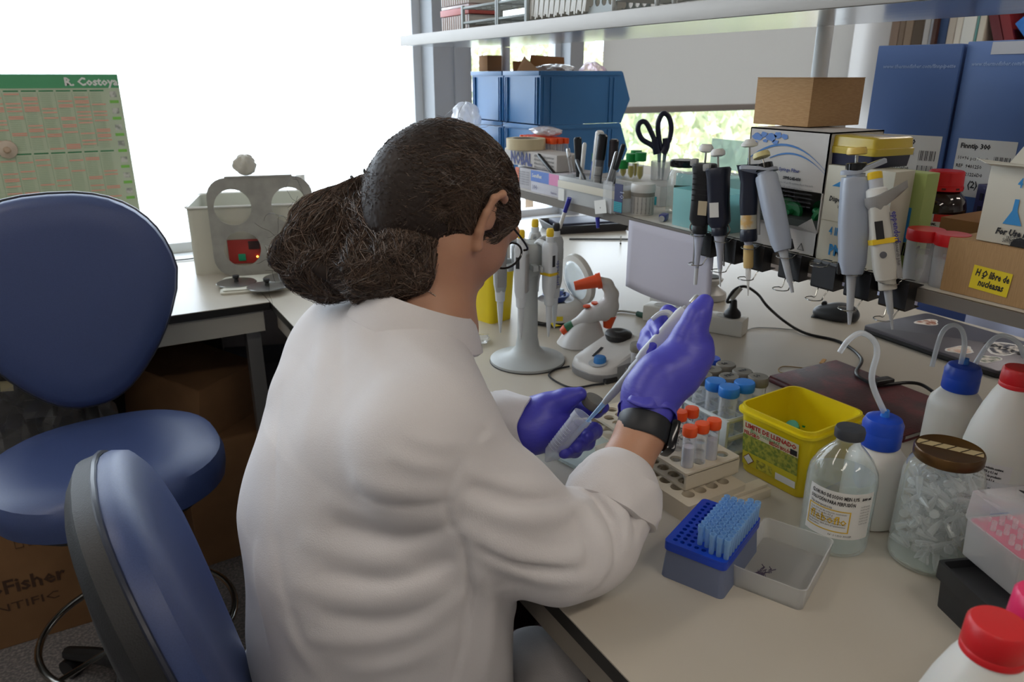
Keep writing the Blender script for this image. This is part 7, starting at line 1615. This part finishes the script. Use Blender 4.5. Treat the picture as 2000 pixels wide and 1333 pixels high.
MB().add([(.053 + .011 * math.cos(math.pi * i / 10), .0 + .011 * math.sin(math.pi * i / 10), .0005) for i in range(11)], [tuple(range(11))], F).build('thumb_hole', BLACK, t)
fp = PX(1955, 250, fx_ + .05).z - fz
mb = MB(); vs = [(-.02, .083, gh), (-.02, -.085, gh), (-.002, -.085, fp), (-.002, .050, fp + .004), (-.012, .072, gh + (fp - gh) * .6)]; mb.add(vs + [(x + .002, y, z) for x, y, z in vs], [(0, 1, 2, 3, 4), (9, 8, 7, 6, 5), (2, 7, 8, 3), (3, 8, 9, 4), (4, 9, 5, 0)]); mb.build('raised_flap', MATS['film_box_cream'], t)
mb = MB(); vs = [(-.055, .085, gh), (-.055, -.085, gh), (-.072, -.085, gh + .005), (-.072, .083, gh + .004), (-.063, .10, gh + .008)]; mb.add(vs + [(x, y, z + .001) for x, y, z in vs], [(0, 1, 2, 3, 4), (9, 8, 7, 6, 5), (2, 7, 8, 3), (3, 8, 9, 4)]); mb.build('front_flap', MATS['film_box_cream'], t)
MB().lathe([(.040, -.04), (.040, .04), (0, .04)], 32, Matrix.Translation((.005, -.05, gh - .020)) @ Matrix.Rotation(R(90), 4, 'X')).build('film_roll', PAPER, t)

# hanging paper
p1 = PX(1228, 450, SHX - .006); p2 = PX(1396, 480, SHX - .006); zb_ = PX(1233, 562, SHX - .004).z; zb2 = PX(1393, 622, SHX - .004).z
t = thing('hanging_sheet', 'plain pale sheet hanging from the shelf edge behind the raised hand', 'paper', (SHX - .0045, 0, 0)); mb = MB(); vs = []; n = 16
for i in range(n + 1):
    s_ = i / n; y = p1.y + (p2.y - p1.y) * s_
    for j in range(9): r_ = j / 8; zz = (SZ - .004) * (1 - r_) + (zb_ + (zb2 - zb_) * s_) * r_; vs.append((-.002 - .006 * math.sin(math.pi * s_) * r_ - .004 * math.sin(5 * s_) * r_ ** 2, y, zz))
mb.add(vs, [(i * 9 + j, i * 9 + j + 1, (i + 1) * 9 + j + 1, (i + 1) * 9 + j) for i in range(n) for j in range(8)], None, True); o = mb.build('sheet', mat('sheet_paper', 'b4b1bc', .8), t); sdm = o.modifiers.new('t', 'SOLIDIFY'); sdm.thickness = .0006

# binder clips and hanging pipettes
CX_ = .918; NAV = mat('pipette_navy', '161c2e', .35); BKP = mat('pipette_black', '15171a', .45); CREAM = mat('knob_cream', 'd3c88e', .45)
def zx(u, v): return PX(u, v, CX_)
def clip(u, v, label, w_=.040):
    y = zx(u, v).y; t = thing('binder_clip', label, 'clip', (SHX, y, SZ)); MX = Matrix(((1, 0, 0, 0), (0, 0, 1, 0), (0, 1, 0, 0), (0, 0, 0, 1)))
    MB().prism([(-.022, .012), (.010, .0035), (.010, .0025), (-.004, .0015), (-.004, -.0265), (.008, -.0265), (.008, -.0275), (-.022, -.0300), (-.0235, -.027), (-.0235, .008)], -w_ / 2, w_ / 2, MX).build('body', BLACK, t)
    for s_, z0, z1 in ((1, .012, .008), (-1, -.029, -.043)):
        pts = [(.006, -.010, z0 * .6 if s_ > 0 else -.027), (-.016, -.009, z0), (-.026, -.0065, z1), (-.030, -.010, z1), (-.038, -.012, z1), (-.046, -.008, z1), (-.049, 0, z1), (-.046, .008, z1), (-.038, .012, z1), (-.030, .010, z1), (-.026, .0065, z1), (-.016, .009, z0), (.006, .010, z0 * .6 if s_ > 0 else -.027)]
        MB().tube(pts, .0009, 6, sub=4).build('wire_handle', STEEL, t)
    return t
def hang(label, top, bot, az, builder):
    a, b = zx(*bot), zx(*top); d = b - a; L_ = d.length; z = d.normalized(); x = Vector((math.cos(R(az)), math.sin(R(az)), 0)); x = (x - z * x.dot(z)).normalized(); y = z.cross(x)
    t = thing('pipette', label, 'pipette'); align(t, x, y, z, a); builder(t, L_); return t
def P_black(body, jig):
    def f(t, L):
        MB().lathe([(.0010, 0), (.0022, .02), (.0038, .03)] if jig else [(.0030, 0), (.0032, .012), (.0036, .03)], 14).build('nozzle', PIPW, t)
        MB().lathe([(.0038, .03), (.0055, .06), (.0085, L * .36), (.0095, L * .38)], 18).build('shaft', mat('shaft_pale', 'b4b9c8', .35), t)
        MB().lathe([(.0125, L * .38), (.013, L * .385), (.013, L * .44), (.0115, L * .45)], 20).build('lock_ring', body, t)
        mb = MB(); loft(mb, [rr3(.026, .026, .009, L * .44, 4), rr3(.036, .030, .010, L * .48, 4), rr3(.034, .030, .010, L * .62, 4), rr3(.036, .032, .011, L * .80, 4), rr3(.040, .034, .012, L * .855, 4), rr3(.036, .030, .012, L * .87, 4)]); mb.build('body', body, t)
        MB().box((-.018, 0, L * .875), (.012, .016, .012), None, .003).build('ejector_button', GREYP, t)
        MB().lathe([(.0018, L * .86), (.0018, L * .95)], 10).build('plunger_rod', STEEL, t); MB().lathe([(.006, L * .945), (.0115, L * .955), (.012, L * .975), (.011, L * .985), (.008, L), (0, L * .998)], 28).build('plunger_knob', WHITE, t)
        MB().tube([(.014 * (1 if jig else -1), 0, L * .46), (.017 * (1 if jig else -1), 0, L * .41), (.008 * (1 if jig else -1), 0, L * .34), (.0065 * (1 if jig else -1), 0, .035)], .0016, 6, sub=5).build('ejector_rod', STEEL, t)
        MB().box((-.004 if jig else .006, -.0155, L * .57), (.015, .001, .024)).build('paper_tag', mat('tag_cream', 'c4b596', .7) if not jig else PAPER, t)
        for k in range(6): MB().box((0, -.0152, L * .62 + k * .009), (.028, .0015, .0022)).build('grip_rib', body, t) if not jig else None
    return f
def P_navy(t, L):
    MB().lathe([(.0010, 0), (.0024, .024), (.0042, .030), (.0046, .050)], 14).build('nozzle', thin('nozzle_clear', (.85, .82, .78), .5, .2, .8, .3), t)
    MB().lathe([(.0072, .046), (.0080, .05), (.0080, .080), (.0072, .083)], 18).build('tape_wrap', mat('wrap_tan', 'c9ab6e', .6), t)
    MB().lathe([(.0062, .083), (.0075, L * .36), (.0088, L * .37)], 18).build('shaft', mat('shaft_pale', 'b4b9c8', .35), t)
    MB().lathe([(.0125, L * .36), (.0135, L * .37), (.0135, L * .43), (.012, L * .44)], 20).build('lock_ring', NAV, t); MB().lathe([(.0128, L * .44), (.0128, L * .53)], 24).build('label_ring', mat('label_ring', 'c8c2ac', .6, noise=(40, 'c9a262', .5, .62)), t)
    mb = MB(); loft(mb, [rr3(.026, .024, .009, L * .53, 4), rr3(.028, .026, .010, L * .62, 4), rr3(.026, .024, .010, L * .74, 4), rr3(.036, .028, .011, L * .83, 4), rr3(.038, .028, .011, L * .845, 4)]); mb.build('body', NAV, t)
    MB().lathe([(.0018, L * .84), (.0018, L * .955)], 10).build('plunger_rod', STEEL, t); MB().lathe([(.006, L * .95), (.0125, L * .958), (.0125, L * .972), (.009, L * .985), (.006, L), (0, L * .998)], 28).build('plunger_knob', WHITE, t)
    MB().cyl((.015, 0, L * .40), (.015, 0, L * .75), .003, seg=8).build('side_rail', GREYP, t)
def P_grey(knob, big, txt):
    def f(t, L):
        MB().lathe([(.0022, 0), (.0034, .016), (.0045, .018), (.0056, .05), (.0075, .07) if not big else (.0070, .07), (.0110, L * .32) if not big else (.0120, L * .31)], 18).build('shaft', mat('shaft_pale_grey', 'b2b5b9', .35), t)
        mb = MB(); s_ = 1.15 if big else .95
        loft(mb, [rr3(.024 * s_, .024 * s_, .009, L * .30, 4), rr3(.030 * s_, .030 * s_, .010, L * .36, 4), rr3(.033 * s_, .033 * s_, .009, L * .60, 4), rr3(.031 * s_, .033 * s_, .009, L * .82, 4), rr3(.029 * s_, .031 * s_, .009, L * .84, 4)]); mb.build('body', PIPB, t)
        mb = MB(); pl = [(.000 + .020 * math.cos(a), .013 * math.sin(a)) if math.cos(a) < 0 else (.038 * math.cos(a) ** .8, .013 * math.sin(a) * (1 - .45 * math.cos(a))) for a in [2 * math.pi * i / 28 for i in range(28)]]
        loft(mb, [[(x, y, L * .855 + max(0, x) * .35) for x, y in pl], [(x * .98, y, L * .875 + max(0, x) * .35) for x, y in pl], [(x * .9, y * .85, L * .880 + max(0, x) * .35) for x, y in pl]]); hk = mb.build('finger_hook', PIPB, t)
        MB().lathe([(.012, L * .83), (.012, L * .86)], 20).build('neck', PIPB, t)
        MB().add([(x * .8, y * .7, L * .884 + max(0, x) * .30) for x, y in pl], [tuple(range(28))]).build('cream_panel', CREAM, hk)
        MB().lathe([(.0125, L * .875), (.0135, L * .88), (.0135, L * .915), (.0105, L * .918), (.0100, L * .905), (0, L * .905)], 28).build('black_dial', BLACKG, t)
        MB().lathe([(.0022, L * .90), (.0022, L * .965)], 10).build('plunger_rod', STEEL, t)
        mb = MB(); n = 40; loft(mb, [[(k * (1 + (.03 if i % 2 else 0)) * math.cos(6.2832 * i / n), k * (1 + (.03 if i % 2 else 0)) * math.sin(6.2832 * i / n), z) for i in range(n)] for k, z in ((.010, L * .96), (.0125, L * .965), (.0125, L * .985), (.011, L), (.001, L))]); mb.build('plunger_knob', knob, t)
        MB().box((-.015 * s_, 0, L * .33), (.004, .010, .016), None, .001).build('volume_window', BLACK, t)
        if txt: text(txt, .011, frame((-.004, -.0165 * s_, L * .74), (0, 0, -1), (1, 0, 0)), mat('ink_slate', '4a5570', .6), t, bold=.0002); MB().tube([(-.002 + .005 * math.sin(5 * k), -.0170 * s_, L * .52 - k * .0022) for k in range(12)], .0006, 4, sub=3).build('red_scribble', mat('ink_red', 'b8545e', .6), t)
    return f
def P_epp(t, L):
    MB().lathe([(.0014, 0), (.0026, .020), (.0040, .022), (.0062, .07), (.0072, L * .26)], 18).build('shaft', mat('shaft_grey', 'a9adb0', .35), t)
    MB().lathe([(.0105, L * .255), (.0115, L * .262), (.0110, L * .31), (.013, L * .325)], 22).build('lock_ring', mat('epp_body', 'bcb9b0', .4), t)
    mb = MB(); loft(mb, [rr3(.026, .026, .009, L * .32, 4), rr3(.030, .030, .009, L * .40, 4), rr3(.028, .028, .008, L * .60, 4), rr3(.024, .026, .008, L * .78, 4)]); mb.build('body', mat('epp_body', 'bcb9b0', .4), t)
    MB().box((.0135, 0, L * .53), (.008, .027, L * .42), None, .003).build('grey_spine', PIPG, t)
    mb = MB(); pl = [(.016 * math.cos(a) if math.cos(a) < 0 else .038 * math.cos(a), .0155 * math.sin(a) * (1 - .4 * max(0, math.cos(a)))) for a in [2 * math.pi * i / 28 for i in range(28)]]
    loft(mb, [[(x * .7, y * .85, L * .76 + max(0, x) * .4) for x, y in pl], [(x, y, L * .80 + max(0, x) * .4) for x, y in pl], [(x, y, L * .845 + max(0, x) * .4) for x, y in pl]]); mb.build('finger_rest', PIPG, t)
    MB().lathe([(.0125, L * .84), (.0135, L * .845), (.0130, L * .89), (.010, L * .90)], 30).build('dial', WHITE, t); MB().lathe([(.0088, L * .895), (.0088, L * .955)], 22).build('button_stem', mat('stem_pale', 'b9bcc2', .35), t); MB().lathe([(.0092, L * .955), (.0092, L * .993), (.008, L), (0, L)], 26).build('plunger_button', YB2, t)
    F = frame((-.004, -.0150, L * .70), (0, 0, -1), (1, 0, 0)); MB().box((-.005, -.0148, L * .635), (.010, .001, .024)).build('volume_display', BLACK, t); MB().box((0, 0, L * .565), (.0300, .0300, .007)).build('yellow_band', YB2, t); MB().cyl((-.004, -.0152, L * .48), (-.004, -.0158, L * .48), .0045, seg=16).build('round_mark', mat('mark_slate', '54565c', .5), t)
    text('eppendorf', .010, frame((.012, -.0152, L * .74), (0, 0, -1), (1, 0, 0)), mat('ink_indigo', '35307c', .6), t, bold=.0002); text('Research plus', .006, frame((.012, -.0152, L * .56), (0, 0, -1), (1, 0, 0)), INK, t)
clip(1362, 472, 'black binder clip leftmost on the shelf edge'); clip(1408, 484, 'black binder clip second from the left'); clip(1461, 497, 'black binder clip under the navy pipette')
clip(1531, 513, 'black binder clip holding the slanted grey-blue pipette'); clip(1597, 529, 'empty black binder clip on the shelf edge'); clip(1664, 545, 'black binder clip holding the thick grey-blue pipette'); clip(1735, 563, 'rightmost black binder clip, holding the white pipette')
hang('black pipette with white knob, leftmost hanging on the shelf edge', (1380, 282), (1358, 556), -60, P_black(BKP, False))
hang('dark navy pipette with white knob and paper tag, second from left', (1402, 291), (1407, 560), -60, P_black(NAV, True))
hang('slender navy pipette with yellowed label ring and tall white knob', (1464, 272), (1461, 578), -60, P_navy)
hang('slanted grey-blue pipette with cream knob and red scribble', (1486, 298), (1548, 572), 150, P_grey(CREAM, False, 'GILSON'))
hang('thick grey-blue pipette with cream knob, hanging upright', (1674, 288), (1659, 634), -45, P_grey(mat('knob_straw', 'd8b95a', .45), True, None))
hang('white pipette with grey finger rest and yellow button, rightmost', (1708, 336), (1743, 644), -45, P_epp)

# ------------------------------------------------------------------ things on the top shelf
ZS = TSZ + .0130
def tp(u, v, x): q = PX(u, v, x); return q
RWt = mat('tip_rack_white', 'cfc9c4', .5); RRd = mat('tip_rack_red', 'c9635c', .45)
y0, y1 = PX(865, 60, TSX + .04).y, PX(918, 60, TSX + .04).y; wy = y0 - y1
for k in range(2):
    t = thing('tip_rack', ['lower pale tip rack with red rim at the left end of the top shelf', 'upper pale tip rack with red rim stacked on the other'][k], 'rack', (TSX + .075, (y0 + y1) / 2 - .01, ZS + k * .062)); MB().box((0, 0, .018), (.085, wy * 1.0, .036), None, .002).build('base', RWt, t); MB().box((0, 0, .045), (.09, wy * 1.04, .016), None, .002).build('rim', RRd, t)
    for j in range(12): MB().box((-.043, (j - 5.5) * wy / 12.5, .018), (.002, .002, .034)).build('rib', mat('rib_pinkish', 'c9aaa2', .5), t)
    MB().box((0, 0, .057), (.085, wy, .007), None, .002).build('lid', thin('lid_pinkish', (.92, .7, .68), .5, .2, .8, .3), t)
GRK = mat('rack_light_grey', 'a4acac', .45)
def small_rack(label, u0, u1):
    a, b = PX(u0, 50, TSX + .03).y, PX(u1, 50, TSX + .03).y; t = thing('wire_rack', label, 'rack', (TSX + .07, (a + b) / 2, ZS)); w_ = a - b
    for z in (.014, .048):
        mb = MB(); mb.tube([(x, y, z) for x, y in rrect(.11, w_, .006, 2)], .003, 6, True)
        for k in range(1, 6): mb.box((0, -w_ / 2 + w_ * k / 6, z), (.11, .003, .004))
        for k in range(1, 3): mb.box((-.055 + .11 * k / 3, 0, z), (.003, w_, .004))
        mb.build('grid', GRK, t)
    for x in (-.055, .055):
        for y in (-w_ / 2, w_ / 2): MB().box((x, y, .027), (.007, .010, .054), None, .001).build('foot', GRK, t)
small_rack('light grey tube rack right of the red-rimmed tip racks', 915, 982); small_rack('light grey tube rack beside the white tube strips', 984, 1040)
q = PX(958, 20, TSX + .22); t = thing('blue_bottle', 'blue plastic bottle behind the light grey rack on the top shelf', 'bottle', (q.x, q.y, ZS + .004)); MB().lathe([(.03, 0), (.033, .004), (.033, .12), (.02, .15), (.02, .17)], 28).build('body', mat('bottle_blue', '3f74b8', .4), t)
a, b = PX(1032, 30, TSX + .03).y, PX(1150, 30, TSX + .03).y; t = thing('tube_strips', 'thick stack of white tube strips lying on the top shelf', 'tube strips', (TSX + .07, (a + b) / 2, ZS)); WS = mat('strip_white', 'cbcac6', .45)
for k in range(34):
    yy = -(a - b) / 2 + (a - b) * (k + .5) / 34; o = MB().box((0, 0, .040), (.10, (a - b) / 40, .066 + .008 * math.sin(k * 1.7)), Matrix.Translation((0, yy, 0)) @ Matrix.Rotation(R(10 + 4 * math.sin(k * 2.1)), 4, 'X'), .001).build('strip', WS, t)
a, b = PX(1145, 28, TSX + .03).y, PX(1204, 26, TSX + .03).y; t = thing('perforated_rack', 'grey perforated metal rack at the middle of the top shelf', 'rack', (TSX + .03, (a + b) / 2, ZS)); w_ = a - b
me = plate_holes(w_, .085, .010, [((i - 1.5) * w_ / 4.6, .022 + .026 * j, .008) for i in range(4) for j in range(3)], .003, 16); me.transform(Matrix.Rotation(R(90), 4, 'Z') @ Matrix.Rotation(R(90), 4, 'X')); obj_from(me, 'front_plate', GRK, t)
me2 = me.copy(); me2.transform(Matrix.Translation((.08, 0, 0))); obj_from(me2, 'rear_plate', GRK, t); MB().box((.04, 0, .003), (.08, w_ - .01, .003)).build('base_plate', GRK, t)
def wire_basket(label, u0, u1, legs):
    a, b = PX(u0, 15, TSX + .03).y, PX(u1, 8, TSX + .03).y; w_ = a - b; t = thing('wire_rack', label, 'rack', (TSX + .08, (a + b) / 2, ZS)); mb = MB()
    for z in (.020, .06, .10): mb.tube([(x, y, z) for x, y in rrect(.12, w_, .008, 2)], .0026, 6, True)
    for k in range(9): y = -w_ / 2 + w_ * k / 8; mb.cyl((-.06, y, .02), (-.06, y, .10), .0018, seg=6); mb.cyl((-.06, y, .02), (.06, y, .02), .0018, seg=6)
    mb.build('wire_frame', mat('rack_white_wire', 'b9bebd', .4), t)
    for y in legs: MB().tube([(-.062, y * w_, .10), (-.068, y * w_, .03), (-.068, y * w_, .004), (-.06, y * w_ + .006, .006), (-.058, y * w_ + .006, .03)], .004, 8, sub=4).build('hook_leg', mat('rack_white_wire', 'b9bebd', .4), t)
wire_basket('white wire tube rack with hooked feet on the top shelf', 1206, 1308, (-.42, .42)); wire_basket('second white wire rack, cut by the top of the picture', 1312, 1420, (-.40, .3))
